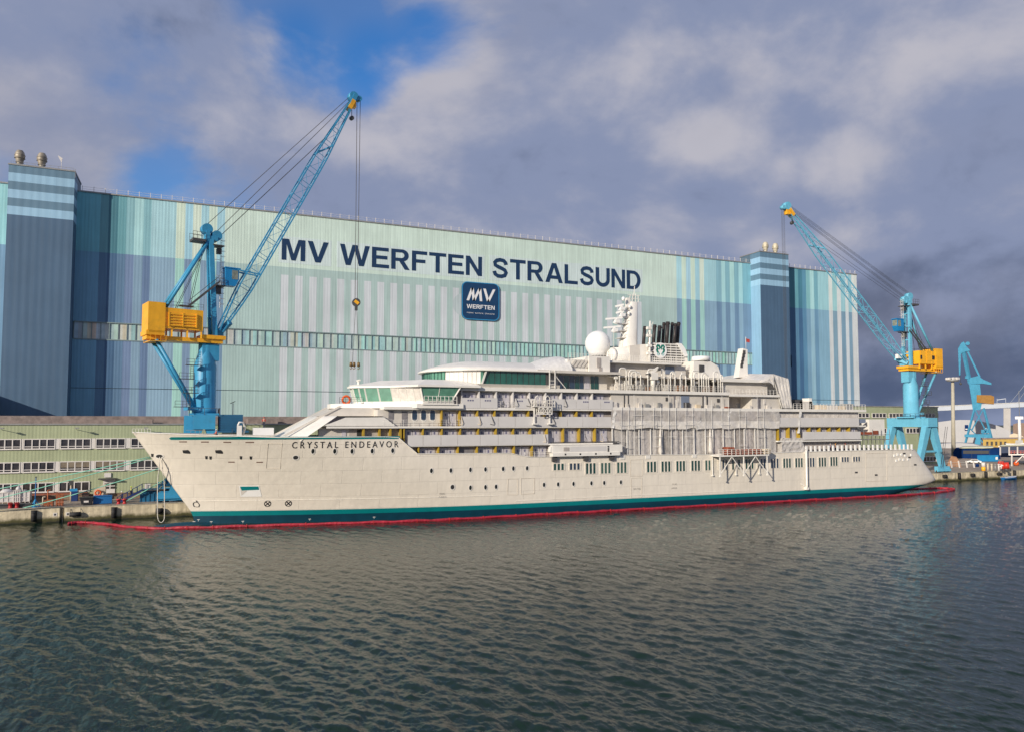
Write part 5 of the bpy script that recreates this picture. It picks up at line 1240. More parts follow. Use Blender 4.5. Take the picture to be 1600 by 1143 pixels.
# ------------------------------------------------------------------ slewing quay cranes
CRY = 147.0
def build_crane(cx, ang, tipR, tipz, blockz, hookz, label, left, CB):
    cr = thing('quay_crane', label, 'crane', (cx, CRY, QZ), 'blue and yellow slewing quay cranes')
    P = lambda n_, g, m, par=None: g.build(n_, m, par or cr)
    ca, sa = math.cos(ang), math.sin(ang)
    def T(a, s, z): return Vector((cx + ca * a - sa * s, CRY + sa * a + ca * s, z))     # a along the boom, s sideways
    def tbox(g, a0, a1, s0, s1, z0, z1, m=0):
        g.add([T(a, s, z) for z in (z0, z1) for s in (s0, s1) for a in (a0, a1)], [(0, 2, 3, 1), (4, 5, 7, 6), (0, 1, 5, 4), (2, 6, 7, 3), (0, 4, 6, 2), (1, 3, 7, 5)], m)
    # portal
    g = MB(); g.box(cx - 1.8, cx + 1.8, CRY - 6.6, CRY + 6.6, 14.9, 17.4); g.box(cx - 2.6, cx + 2.6, CRY - 2.6, CRY + 2.6, 17.4, 17.75); P('portal_girder', g, CB)
    for sy in (-1, 1):
        y = CRY + sy * 5.4
        for sx in (-1, 1):
            g = MB(); top, ft = Vector((cx + sx * 1.1, y, 15.0)), Vector((cx + sx * 4.7, y, 4.0))
            d_ = (ft - top); u = Vector((.75, 0, 0))
            g.add([top - u * 1.25 + Vector((0, -.8, 0)), top + u * 1.25 + Vector((0, -.8, 0)), top + u * 1.25 + Vector((0, .8, 0)), top - u * 1.25 + Vector((0, .8, 0)), ft - u + Vector((0, -.55, 0)), ft + u + Vector((0, -.55, 0)), ft + u + Vector((0, .55, 0)), ft - u + Vector((0, .55, 0))],
                  [(3, 2, 1, 0), (4, 5, 6, 7), (0, 1, 5, 4), (1, 2, 6, 5), (2, 3, 7, 6), (3, 0, 4, 7)]); P('leg', g, CB)
            g = MB(); fx = cx + sx * 4.7
            g.box(fx - 2.4, fx + 2.4, y - .55, y + .55, 3.1, 4.0)
            for k in (-1.5, 1.5): g.box(fx + k - .85, fx + k + .85, y - .5, y + .5, 2.55, 3.09)
            g.box(fx - 2.6, fx + 2.6, y - .75, y - .56, 2.7, 3.3); bg = P('bogie', g, CB)
            for k in (-2.0, -1.0, 1.0, 2.0): g = MB(); g.cyl((fx + k, y - .2, 2.72), (fx + k, y + .2, 2.72), .42, n=12); P('wheel', g, K['dgrey'], bg)
        g = MB(); g.bar((cx - 3.4, y, 8.2), (cx + 3.4, y, 8.2), .5); P('tie_beam', g, CB)
    g = MB(); y = CRY - 5.9
    for i in range(5): g.bar((cx + 2.2 + i * .5, y - .9, 4 + i * 2.2), (cx + 2.7 + i * .5, y - .9, 6.2 + i * 2.2), .08); g.bar((cx + 3.0 + i * .5, y - .9, 4 + i * 2.2), (cx + 3.5 + i * .5, y - .9, 6.2 + i * 2.2), .08)
    g.box(cx + 2.6, cx + 4.6, y - 1.5, y - .6, 8.0, 8.1); P('access_stair', g, K['dgrey'])
    g = MB()                               # girder walkway
    for yy in (CRY - 6.4, CRY + 6.4):
        for xx in (cx - 2.5, cx, cx + 2.5): g.bar((xx, yy, 17.4), (xx, yy, 18.6), .07)
        g.bar((cx - 2.5, yy, 18.6), (cx + 2.5, yy, 18.6), .06)
    for xx in (cx - 2.5, cx + 2.5):
        for k in range(9): g.bar((xx, CRY - 6.4 + k * 1.6, 17.4), (xx, CRY - 6.4 + k * 1.6, 18.6), .07)
        g.bar((xx, CRY - 6.4, 18.6), (xx, CRY + 6.4, 18.6), .06); g.bar((xx, CRY - 6.4, 18.0), (xx, CRY + 6.4, 18.0), .05)
    P('walkway_railing', g, K['dgrey'])
    if left:
        g = MB(); g.box(cx + 2.4, cx + 6.4, CRY - 6.0, CRY + 1.5, 14.6, 17.5)
        for k in range(9): g.box(cx + 2.45, cx + 6.35, CRY - 6.07, CRY - 6.0, 14.75 + k * .3, 14.9 + k * .3)
        g.box(cx + 2.2, cx + 7.4, CRY - 6.6, CRY + 1.6, 14.3, 14.6); P('switch_house', g, K['craned'])
        g = MB(); g.box(cx - 3.3, cx - 1.82, CRY - 6.0, CRY - 2, 13.2, 17.3); P('side_box', g, CB)
    # revolving column
    g = MB(); g.lathe((cx, CRY, 0), [(2.1, 17.76), (2.1, 18.6), (1.95, 18.7), (1.95, 26.4), (1.25, 29.0), (1.25, 30.6)], 28); col = P('column', g, CB)
    g = MB(); tbox(g, -.9, 2.1, -1.2, 1.2, 27.4, 30.4); P('column_head', g, CB, col)
    for s in (-1.5, 1.5): 
        g = MB(); g.cyl(T(-8.8, s, 30.6), T(-1.7, s * .5, 18.6), .32, n=12); P('tail_strut', g, CB)
    g = MB(); tbox(g, -3.2, -1.4, -1.6, 1.6, 18.3, 18.9); g.cyl(T(-1.7, 0, 18.9), T(-1.7, 0, 20.6), .45, n=12); P('strut_foot', g, CB)
    g = MB()                               # stair tower beside the column
    for i, (z0, a0) in enumerate(((18.8, -4.4), (21.3, -3.0), (23.8, -3.8), (26.3, -2.6))):
        tbox(g, a0 - 1.3, a0 + 1.3, 1.6 if not left else -2.6, 2.6 if not left else -1.6, z0, z0 + .1)
        s = 2.6 if not left else -2.6
        for k in (-1.3, 0, 1.3): g.bar(T(a0 + k, s, z0), T(a0 + k, s, z0 + 1.1), .07)
        g.bar(T(a0 - 1.3, s, z0 + 1.1), T(a0 + 1.3, s, z0 + 1.1), .06); g.bar(T(a0 - 1.3, s, z0 + .55), T(a0 + 1.3, s, z0 + .55), .05)
        g.bar(T(a0 + 1.1, s, z0 + .1), T(a0 + 1.1, s, z0 + 2.5), .08); g.bar(T(a0 + .6, s, z0 + .1), T(a0 + .6, s, z0 + 2.5), .08)
        for q in range(6): g.bar(T(a0 + .6, s, z0 + .3 + q * .4), T(a0 + 1.1, s, z0 + .3 + q * .4), .05)
    P('column_ladders', g, K['dgrey'])
    # slewing platform and machinery house
    g = MB(); tbox(g, -10.4, 2.6, -1.6, 1.6, 30.6, 31.3); tbox(g, -1.2, 3.0, -1.9, 1.9, 31.3, 32.0); tbox(g, -10.6, -7.6, -2.3, 2.3, 31.3, 32.1)
    for a in (-6.4, -3.8, -1.4):
        for s in (-2.0, 2.0): g.bar(T(a, s, 31.2), T(a, s, 32.6), .3)
    P('slewing_platform', g, K['craney'])
    g = MB(); tbox(g, -7.6, -1.2, -2.3, 2.3, 32.6, 36.3); tbox(g, -10.4, -7.61, -2.45, 2.45, 32.1, 37.1)
    g.add([T(-10.4, -2.45, 32.1), T(-7.61, -2.45, 32.1), T(-7.61, 2.45, 32.1), T(-10.4, 2.45, 32.1), T(-9.9, -2.2, 31.5), T(-7.8, -2.2, 31.5), T(-7.8, 2.2, 31.5), T(-9.9, 2.2, 31.5)], [(0, 1, 5, 4), (1, 2, 6, 5), (2, 3, 7, 6), (3, 0, 4, 7), (4, 5, 6, 7)])
    hs = P('machinery_house', g, K['craney'])
    side = -1 if left else 1
    g = MB()
    if left:
        tbox(g, -7.0, -2.3, side * 2.42, side * 2.31, 33.0, 35.5)
        for k in range(5): tbox(g, -6.95, -2.4, side * 2.56, side * 2.421, 33.1 + k * .5, 33.32 + k * .5)
        for a in (-7.0, -4.7, -2.4): tbox(g, a - .1, a + .1, side * 2.6, side * 2.422, 33.0, 35.5)
    else:
        for a in (-7.3, -6.0, -3.9, -1.6): tbox(g, a - .06, a + .06, side * 2.38, side * 2.31, 32.7, 36.2)
        tbox(g, -6.0, -4.1, side * 2.36, side * 2.31, 33.4, 35.4)
    P('louvred_panels', g, K['craney'], hs)
    if not left:
        for a, w in ((-6.65, .5), (-1.75, .3)):
            g = MB(); tbox(g, a - w, a + w, side * 2.40, side * 2.32, 33.9, 35.0); P('house_window', g, K['dark'], hs)
    g = MB()
    for s in (-2.3, 2.3):
        for k in range(8): g.bar(T(-7.5 + k * .9, s, 36.3), T(-7.5 + k * .9, s, 37.4), .06)
        g.bar(T(-7.5, s, 37.4), T(-1.2, s, 37.4), .05); g.bar(T(-7.5, s, 36.9), T(-1.2, s, 36.9), .04)
    P('roof_railing', g, K['dgrey'], hs)
    g = MB(); tbox(g, -10.0, -7.4, -2.6, 2.6, 30.2, 30.32)
    for s in (-2.6, 2.6):
        for k in range(4): g.bar(T(-10.0 + k * .85, s, 30.3), T(-10.0 + k * .85, s, 31.3), .06)
        g.bar(T(-10.0, s, 31.3), T(-7.4, s, 31.3), .06)
    P('tail_walkway', g, K['craney'])
    # mast
    for s in (-1.25, 1.25):
        g = MB(); g.bar(T(1.2, s, 31.9), T(.3, s * .55, 50.0), .85, .62, 0, T(0, 1, 0) - T(0, 0, 0)); P('mast_leg', g, CB)
    g = MB()
    for z in (35.5, 39.4, 43.3, 47.0): f = (z - 32) / 18; w = 1.25 * (1 - .45 * f); g.bar(T(1.2 - .9 * f, -w, z), T(1.2 - .9 * f, w, z), .35)
    P('mast_brace', g, CB)
    for s in (-1.0, 1.0):
        g = MB(); g.cyl(T(-.1, s * .6, 49.6), T(-7.4, s * 1.6, 36.4), .3, n=12); P('back_stay', g, CB)
    g = MB(); tbox(g, -.6, 1.5, -.9, .9, 49.8, 50.6); g.cyl(T(-.35, -.7, 51.9), T(-.35, .7, 51.9), 1.0, n=18); g.cyl(T(1.4, -.7, 50.9), T(1.4, .7, 50.9), .95, n=18); tbox(g, -.6, .1, -.85, .85, 50.6, 51.6); P('sheave_head', g, CB)
    g = MB(); tbox(g, -3.0, -.7, -1.2, 1.2, 49.3, 49.75); tbox(g, .6, 2.6, -1.2, 1.2, 48.9, 49.1)
    for s in (-1.2, 1.2):
        for k in range(4): g.bar(T(-3.0 + k * .75, s, 49.7), T(-3.0 + k * .75, s, 51.0), .06)
        g.bar(T(-3.0, s, 51.0), T(-.75, s, 51.0), .06); g.bar(T(-3.0, s, 50.3), T(-.75, s, 50.3), .05)
    tbox(g, 1.6, 2.3, -.5, .5, 47.6, 48.6); P('head_platform', g, K['dgrey'])
    g = MB(); lad = 2.4                     # caged ladder
    for s in (-.35, .35): g.bar(T(lad, s, 37.5), T(lad, s, 51.0), .07)
    z = 37.6
    while z < 50.8: g.bar(T(lad, -.35, z), T(lad, .35, z), .05); z += .42
    z = 38.2
    while z < 51: g.tube([T(lad + .38 - .38 * math.cos(R(q)), .4 * math.sin(R(q)), z) for q in range(-150, 151, 50)], .035, 4); z += 1.0
    for z in (40.5, 43.5, 46.5): g.bar(T(lad, 0, z), T(.9, 0, z), .08)
    P('caged_ladder', g, K['timber'])
    g = MB(); tbox(g, 3.0, 3.0 + 1.9, -.9, .9, 41.7, 45.0); g.add([T(4.9, s, z) for s in (-.9, .9) for z in (41.7, 45.0)] + [T(5.5, s, z) for s in (-.9, .9) for z in (43.0, 45.0)], [(0, 1, 5, 4), (2, 3, 7, 6), (4, 5, 7, 6), (0, 4, 6, 2), (1, 5, 7, 3)]); tbox(g, 2.9, 5.8, -1.0, 1.0, 45.0, 45.2)
    cb = P('driver_cab', g, K['lblue2'])
    g = MB(); tbox(g, 4.2, 5.3, -.94, -.905, 43.0, 44.7); tbox(g, 4.2, 5.3, .905, .94, 43.0, 44.7); g.add([T(5.53, s, z) for s in (-.75, .75) for z in (43.2, 44.8)], [(0, 1, 3, 2)]); P('cab_window', g, K['cabglass'], cb)
    g = MB(); tbox(g, .8, 3.0, -1.1, 1.1, 41.4, 41.6)
    for s in (-1.1, 1.1):
        for a in (.9, 1.9, 2.9): g.bar(T(a, s, 41.6), T(a, s, 42.8), .06)
        g.bar(T(.9, s, 42.8), T(2.9, s, 42.8), .06)
    tbox(g, 1.4, 2.4, -.5, .5, 40.0, 41.39); P('cab_platform', g, K['dgrey'])
    g = MB(); s0 = -1.9 if left else 1.9
    for o in (-.4, .4): g.bar(T(-3.6, s0 + o, 37.0), T(1.6, s0 + o, 42.0), .16, .32); g.bar(T(-3.6, s0 + o, 38.0), T(1.6, s0 + o, 43.0), .05)
    for k in range(14): g.bar(T(-3.6 + k * .4, s0 - .4, 37.0 + k * .385), T(-3.6 + k * .4, s0 + .4, 37.0 + k * .385), .08)
    tbox(g, -5.2, -2.9, s0 - .6, s0 + .6, 36.8, 37.0); P('cab_stair', g, K['dgrey'])
    # boom
    A, Bt = T(2.3, 0, 32.9), T(tipR, 0, tipz); d = (Bt - A); L = d.length; d.normalize(); sv = Vector((-sa, ca, 0)); nv = d.cross(sv).normalized()
    if nv.z < 0: nv = -nv
    def sec(f):
        h = 1.2 * min(1, .25 + f / .16 * .75) if f < .16 else (1.2 if f < .72 else 1.2 - .85 * (f - .72) / .28)
        w = (1.3 - .3 * min(1, f / .16)) if f < .72 else 1.0 - .6 * (f - .72) / .28
        c = A + d * (L * f); return [c + sv * w * i + nv * h * j for i, j in ((-1, -1), (1, -1), (1, 1), (-1, 1))]
    nb = 15; fr = [0] + [.05 + .93 * i / nb for i in range(nb + 1)]
    g = MB(); S_ = [sec(f) for f in fr]
    for k in range(4):
        for a, b in zip(S_[:-1], S_[1:]): g.bar(a[k], b[k], .23)
    bm_ = P('boom', g, CB)
    g = MB()
    for i, q in enumerate(S_):
        if i == 0: continue
        for k in range(4): g.bar(q[k], q[(k + 1) % 4], .085)
        if i < len(S_) - 1:
            nq = S_[i + 1]
            for k in range(4):
                a, b = (q[k], nq[(k + 1) % 4]) if (i + k) % 2 else (q[(k + 1) % 4], nq[k]); g.bar(a, b, .06)
    mid = S_[13]
    g.bar(mid[0], S_[12][2], .26); g.bar(mid[1], S_[12][3], .26); P('boom_lacing', g, CB, bm_)
    g = MB(); g.bar(S_[1][0] - d * .5, S_[0][1], .8, .9); g.box(A.x - .8, A.x + .8, A.y - .8, A.y + .8, A.z - .9, A.z + .6); P('boom_foot', g, CB, bm_)
    g = MB(); g.cyl(Bt - sv * .7 + nv * .3 + d * .6, Bt + sv * .7 + nv * .3 + d * .6, 1.05, n=18); g.cyl(Bt - sv * .6 + d * 1.2 - nv * .9, Bt + sv * .6 + d * 1.2 - nv * .9, .55, n=14)
    for s in (-.6, .6): g.bar(Bt - d * 1.6 + sv * s, Bt + d * 1.3 + sv * s + nv * .2, .5, .9)
    P('boom_head', g, CB, bm_)
    g = MB()
    for s in (-.66, .66): g.bar(Bt - d * 2.4 + sv * s * 1.1 - nv * .1, Bt - d * .2 + sv * s * 1.1, .35, .8)
    g.box(Bt.x - .6, Bt.x + .6, Bt.y - .6, Bt.y + .6, Bt.z - 1.6, Bt.z - .4); P('head_frame', g, K['craney'], bm_)
    g = MB(); q = Bt - d * 3.6 - nv * 1.6; g.bar(q, q + Vector((0, 0, 1.8)), .12); g.cyl(q - sv * .35, q + sv * .35, .45, n=10); P('head_lamp', g, K['dgrey'], bm_)
    if left:
        g = MB(); q = A + d * (L * .235)
        for s in (-.9, .9): g.bar(T(5.2, s, 44.9), q + sv * s - nv * 1.1, .22); g.bar(T(5.2, s, 44.9), A + d * (L * .215) + nv * 1.15 + sv * s, .12)
        P('buffer_arm', g, CB, bm_)
    else:
        g = MB(); q = A + d * 2.6 - nv * 1.0; g.box(q.x - .9, q.x + .9, q.y - 1.0, q.y - .1, q.z, q.z + 1.2); P('boom_floodlight', g, K['domew'], bm_)
    g = MB()
    for s in (-.9, .9):
        for k in range(9): f = .02 + k * .0; 
    # ropes
    g = MB(); mt, mt2 = T(-.35, 0, 52.8), T(1.4, 0, 51.7)
    for s in (-.45, -.15, .15, .45): g.cyl(mt + sv * s, Bt + sv * s + nv * .9 + d * .4, .04 if left else .028, n=5, caps=False)
    for s in (-.5, -.1, .3): g.cyl(mt2 + sv * s, Bt + sv * s * .8 + nv * .5 - d * .6, .035, n=5, caps=False)
    for s in (-1.0, 1.0): g.cyl(mt2 + sv * s * .5 - Vector((0, 0, 1.5)), A + d * (L * .8) + nv * 1.1 + sv * s * .6, .035, n=5, caps=False)
    for s in (-.4, .4): g.cyl(T(-.4, s, 51.0), T(-3.2, s * 2, 36.4), .05, n=5, caps=False); g.cyl(T(.2, s, 50.0), T(-5.4, s * 2, 36.4), .05, n=5, caps=False)
    P('luffing_rope', g, K['rope'])
    hx = Bt + d * 1.2 - nv * .9
    g = MB()
    for o in ((-.35, -.15), (.35, -.15), (-.35, .15), (.35, .15)): g.cyl((hx.x + o[0], hx.y + o[1], hx.z), (hx.x + o[0] * .7, hx.y + o[1], blockz + .6), .032, n=5, caps=False)
    P('hoist_rope', g, K['rope'])
    g = MB(); g.cyl((hx.x, hx.y - .35, blockz), (hx.x, hx.y + .35, blockz), .85, n=20); g.bar((hx.x, hx.y, blockz - .6), (hx.x, hx.y, blockz - 1.7), .55); hb = P('hook_block', g, K['dgrey'])
    g = MB(); g.prism([(hx.x - .62, hx.y - .37, blockz + .05), (hx.x - .2, hx.y - .37, blockz + .55), (hx.x + .62, hx.y - .37, blockz - .05), (hx.x + .2, hx.y - .37, blockz - .55)], (0, -.02, 0)); P('block_stripe', g, K['craney'], hb)
    g = MB()
    for o in (-.15, .15): g.cyl((hx.x + o, hx.y, blockz - 1.7), (hx.x + o * 4.5, hx.y, hookz + .4), .045, n=5, caps=False)
    P('sling', g, K['rope'], hb)
    g = MB()
    for o in (-.95, -.3, .65): g.cyl((hx.x + o, hx.y, hookz - .45), (hx.x + o, hx.y, hookz + .45), .34, .26, n=10); g.tube([(hx.x + o, hx.y, hookz - .4), (hx.x + o + .25, hx.y, hookz - .8), (hx.x + o, hx.y, hookz - 1.0), (hx.x + o - .22, hx.y, hookz - .8)], .09, 6)
    P('hook', g, K['hookm'], hb)
K['hookm'] = mat('worn_brass_hook', (.16, .10, .035), .5, var=.2)
K['lblue2'] = mat('cab_blue_paint', (.01, .22, .50), .4, var=.06)
K['cabglass'] = mat('cab_glass', (.22, .24, .19), .1, var=.3, scale=2, spec=.8)
build_crane(1.4, R(15), 28.9, 84.6, 41.3, 28.2, 'blue luffing crane with yellow machinery house behind the bow, its boom raised steeply', True, K['crane'])
build_crane(186.0, R(180), 44.0, 72.2, 24.0, 19.0, 'blue luffing crane with yellow machinery house behind the stern, its boom leaning left', False, K['cranel'])

def build_far_crane():
    base = G(1511, 693, QZ); f = Vector((base.x, base.y, 0)).normalized(); r = Vector((f.y, -f.x, 0)); dist = base.x * math.cos(HEAD) + base.y * math.sin(HEAD); u = dist / FPX
    cr = thing('harbour_crane', 'small distant blue double jib crane with ochre cabin before the grey domed hall', 'crane', tuple(base))
    def p(px, py, dep=0):
        d = ray(px, py); t = (base.x * f.x + base.y * f.y) / (d.x * f.x + d.y * f.y); return Vector((0, 0, CAMH)) + d * t + f * dep
    def poly(name, pts, dep0, dep1, m, par=None):
        g = MB(); a = [p(x, y, dep0) for x, y in pts]; g.prism(a, f * (dep1 - dep0)); return g.build(name, m, par or cr)
    w = 5.0
    for dp in (-w, w):
        for a, b in (((1508, 693), (1523, 637)), ((1552, 694), (1537, 637)), ((1518, 672), (1535, 640)), ((1540, 672), (1524, 640)), ((1524, 690), (1543, 668)), ((1536, 690), (1515, 668))):
            g = MB(); g.bar(p(*a, dp), p(*b, dp * .4), .95 if a[1] > 690 else .5); g.build('leg' if a[1] > 692.5 else 'lattice_brace', K['dcrane'], cr)
    poly('portal_beam', [(1507, 682), (1507, 678), (1548, 677), (1548, 683)], -w - 1, w + 1, K['dcrane']); poly('portal_box', [(1533, 676), (1533, 670.5), (1545, 670.5), (1545, 676)], -2, 2, K['dcrane'])
    poly('leg', [(1522, 694), (1526, 678), (1532, 678), (1532, 694)], -w - 1.5, -w + 1.5, K['dcrane'])
    poly('turret', [(1520, 640), (1518, 624), (1514, 600), (1531, 600), (1534, 630), (1532, 640)], -2.2, 2.2, K['dcrane'])
    c = poly('cabin', [(1526, 628), (1526, 616.5), (1548, 617), (1553, 619), (1553, 631), (1548, 630.5)], -3, 3, K['ochrey'])
    poly('top_frame', [(1513, 600), (1516, 590), (1528, 587), (1537, 593), (1549, 598), (1549, 601), (1536, 599)], -1.6, 1.6, K['dcrane'])
    g = MB(); g.bar(p(1515.5, 598), p(1505.5, 548), 1.7); g.build('main_jib', K['dcrane'], cr)
    g = MB(); g.bar(p(1531, 589), p(1510, 545), 1.0); g.build('tie_rod', K['dcrane'], cr)
    poly('rocking_jib', [(1497, 545), (1502, 536), (1506, 534), (1509, 540), (1516, 548), (1507, 550), (1501.5, 553), (1500.5, 586), (1498.5, 586)], -1.2, 1.2, K['dcrane'])
    g = MB(); g.cyl(p(1512, 537, -1.5), p(1512, 537, 1.5), 1.2); g.bar(p(1506, 537), p(1512, 538), .6); g.build('sheave', K['dcrane'], cr); g = MB(); g.bar(p(1508, 589), p(1515, 590), 1.6); g.build('counter_arm', K['dcrane'], cr)
    g = MB(); g.cyl(p(1500, 586), p(1501, 598), .12, n=5); g.sphere(p(1501, 599), .8, 8); g.build('hook', K['dgrey'], cr)
K['dcrane'] = mat('weathered_teal_crane_paint', (.07, .29, .44), .75, var=.1, spec=.1)
K['ochrey'] = mat('ochre_crane_paint', (.32, .17, .05), .7, var=.1, spec=.1)
build_far_crane()

# ------------------------------------------------------------------ water edge: boom, ropes
def spline(pts, n=8):
    out = []
    for i in range(len(pts) - 1):
        p0, p1, p2, p3 = pts[max(i - 1, 0)], pts[i], pts[i + 1], pts[min(i + 2, len(pts) - 1)]
        for k in range(n):
            t = k / n; out.append(.5 * ((2 * p1) + (p2 - p0) * t + (2 * p0 - 5 * p1 + 4 * p2 - p3) * t * t + (3 * p1 - p0 - 3 * p2 + p3) * t ** 3))
    return out + [pts[-1]]
def build_boom():
    pts = [G(a, b, .12) for a, b in ((106, 817), (125, 815.6), (150, 816.4), (200, 822), (235, 824.3), (300, 823.6), (400, 820.6), (600, 814.6))]
    pts += [Vector((x, 116.6, .12)) for x in (40, 52, 64, 78, 92, 106, 120, 134, 146)] + [Vector((156, 117.6, .12)), Vector((162, 119.0, .12)), Vector((166.5, 120.8, .12)), Vector((168.5, 123, .12)), Vector((167, 125.2, .12)), Vector((160, 126, .12)), Vector((152, 125.5, .12))]
    path = spline(pts, 10); rnd = random.Random(1)
    g = MB(); n = 8; ring = []; s_acc = 0
    for i, c in enumerate(path):
        a, b = path[max(i - 1, 0)], path[min(i + 1, len(path) - 1)]; d, u, v = g.frame(a, b); s_acc += (c - a).length
        r = .25 * (1 - .30 * (abs(math.sin(s_acc * .55)) ** 12)) * rnd.uniform(.93, 1.06); wob = Vector((0, rnd.uniform(-.05, .05), .04 * math.sin(s_acc * .9)))
        ring.append([c + wob + (u * math.cos(6.2832 * k / n) + v * math.sin(6.2832 * k / n)) * r for k in range(n + 1)])
    g.grid(ring); o = g.build('oil_boom', K['boom'], loc=(40, 117, 0), label='long red floating oil boom lying on the water around the ship', cat='oil boom')
    t = MB()
    for i in range(4, len(path), 5): c = path[i]; t.box(c.x - .05, c.x + .05, c.y - .26, c.y + .26, c.z - .26, c.z + .28)
    t.build('boom_connector', K['red'], o)
build_boom()
def rope(name, pts, r, m, label, cat='mooring rope', group=None, sag=0.0):
    a = [Vector(p) for p in pts]
    if len(a) == 2: a = [a[0].lerp(a[1], k / 16) - Vector((0, 0, sag * 4 * (k / 16) * (1 - k / 16))) for k in range(17)]
    g = MB(); g.tube(a, r, 6); g.build(name, m, loc=a[0], label=label, cat=cat, group=group)
GR = 'green mooring ropes at the bow'
h1 = HP(236, 711.5, -.1); h2 = Vector((h1.x + .3, 2 * CLY - h1.y, h1.z - .2))
rope('mooring_rope', [M(-160, 790.5, 141), M(236, 712.5, 128.4)], .075, K['mrope'], 'uppermost green mooring rope running from the bow past the office windows to the left edge', group=GR, sag=.35)
rope('mooring_rope', [M(-160, 816, 141), M(236, 714.5, 128.6)], .075, K['mrope'], 'second green mooring rope from the bow, just under the uppermost one', group=GR, sag=.25)
bl1 = G(24, 797, QZ); bl1.y = max(bl1.y, 141.0)
rope('mooring_rope', [M(27, 795, 141), M(252, 730, 130.2)], .075, K['mrope'], 'green mooring rope from the leftmost red bollard up to the bow', group=GR, sag=.25)
rope('mooring_rope', [M(196, 782.5, 141), M(275, 738, 131.5)], .075, K['mrope'], 'short steep green mooring rope from the red bollard by the stairs to the bow', group=GR, sag=.1)
h = HP(249.5, 713, .15)
loop = [h, M(249, 725, 126.6), M(248.5, 735, 127), M(246.5, 748, 127.5), M(246, 790, 127.5), M(246.3, 805, 127.5), M(248, 812.5, 127.5), M(252, 815.5, 127.5), M(256, 811.5, 127.5), M(257, 803, 127.5), M(257, 770, 127.5), M(256.6, 752, 127.5), M(254, 735, 127), h + Vector((.3, 0, 0))]
rope('hanging_rope', spline(loop, 5), .06, K['wrope'], 'white rope looping from the bow hawse down almost to the water', 'rope')

# ------------------------------------------------------------------ people
def build_person(loc, h, face, jacket, trousers, helmet, label, arm=0.0, stride=0.15):
    root = thing('person', label, 'person', tuple(loc))
    s = h / 1.75; ca, sa = math.cos(face), math.sin(face)
    def W(x, y, z): return (s * (x * ca - y * sa), s * (x * sa + y * ca), s * z)      # x forward, y left
    V = {'pel': (0, 0, .95, .13, .15), 'chest': (.01, 0, 1.28, .14, .17), 'neck': (.02, 0, 1.48, .06, .06), 'head': (.04, 0, 1.60, .085, .085), 'crown': (.04, 0, 1.71, .07, .07)}
    E = [('pel', 'chest'), ('chest', 'neck'), ('neck', 'head'), ('head', 'crown')]
    for n_, sg in (('l', 1), ('r', -1)):
        st = stride * sg
        V['hip' + n_] = (0, .09 * sg, .90, .09, .09); V['knee' + n_] = (.06 + st * .6, .10 * sg, .50, .062, .062); V['ank' + n_] = (st, .10 * sg, .08, .045, .045); V['toe' + n_] = (st + .16, .11 * sg, .03, .035, .045)
        V['sh' + n_] = (0, .19 * sg, 1.40, .065, .065); V['el' + n_] = (-.02 + arm * .22, .25 * sg, 1.14 + arm * .06, .048, .048); V['wr' + n_] = (.08 + arm * .38, .22 * sg, .90 + arm * .30, .034, .034); V['fin' + n_] = (.12 + arm * .46, .20 * sg, .80 + arm * .36, .030, .022)
        E += [('pel', 'hip' + n_), ('hip' + n_, 'knee' + n_), ('knee' + n_, 'ank' + n_), ('ank' + n_, 'toe' + n_), ('chest', 'sh' + n_), ('sh' + n_, 'el' + n_), ('el' + n_, 'wr' + n_), ('wr' + n_, 'fin' + n_)]
    def skin(keys, grow, name, material, par):
        ks = [k for k in V if k in keys]; ix = {k: i for i, k in enumerate(ks)}
        me = bpy.data.meshes.new(name); me.from_pydata([W(*V[k][:3]) for k in ks], [(ix[a], ix[b]) for a, b in E if a in ix and b in ix], [])
        ob = bpy.data.objects.new(name, me); COL.objects.link(ob); ob.modifiers.new('skin', 'SKIN'); sb = ob.modifiers.new('sub', 'SUBSURF'); sb.levels = 1; sb.render_levels = 1
        for i, k in enumerate(ks): me.skin_vertices[0].data[i].radius = (V[k][3] * s * grow, V[k][4] * s * grow); me.skin_vertices[0].data[i].use_root = (i == 0)
        bpy.context.view_layer.update()
        m2 = bpy.data.meshes.new_from_object(ob.evaluated_get(bpy.context.evaluated_depsgraph_get())); bpy.data.objects.remove(ob)
        m2.materials.clear(); m2.materials.append(material); m2.polygons.foreach_set('use_smooth', [True] * len(m2.polygons))
        o2 = bpy.data.objects.new(name, m2); COL.objects.link(o2); o2.parent = par; return o2
    skin(set(V), 1.0, 'body', K['skin'], root)
    skin({'pel', 'chest', 'shl', 'shr', 'ell', 'elr', 'wrl', 'wrr'}, 1.22, 'jacket', jacket, root)
    skin({'pel', 'hipl', 'hipr', 'kneel', 'kneer', 'ankl', 'ankr', 'toel', 'toer'}, 1.2, 'trousers', trousers, root)
    g = MB(); c = Vector(W(.04, 0, 1.66)); g.lathe(c, [(.135 * s, 0), (.13 * s, .03 * s), (.115 * s, .08 * s), (.07 * s, .125 * s), (.01, .14 * s)], 12); g.cyl(c + Vector((0, 0, -.005)), c + Vector((0, 0, .012)), .16 * s, n=14)
    g.build('helmet', helmet, root, loc=(0, 0, 0))
p_ = M(338, 678.5, 124.0); build_person((p_.x, 124.0, 13.25), 1.75, R(200), K['redcloth'], K['cloth'], K['domew'], 'worker in red jacket and white helmet on the foredeck', .6)
p_ = M(412.5, 668, 125); build_person((p_.x, 125.2, M(412, 667.6, 125).z), 1.75, R(250), K['redcloth'], K['cloth'], K['redcloth'], 'worker in red overall standing on the white foredeck locker', .3)
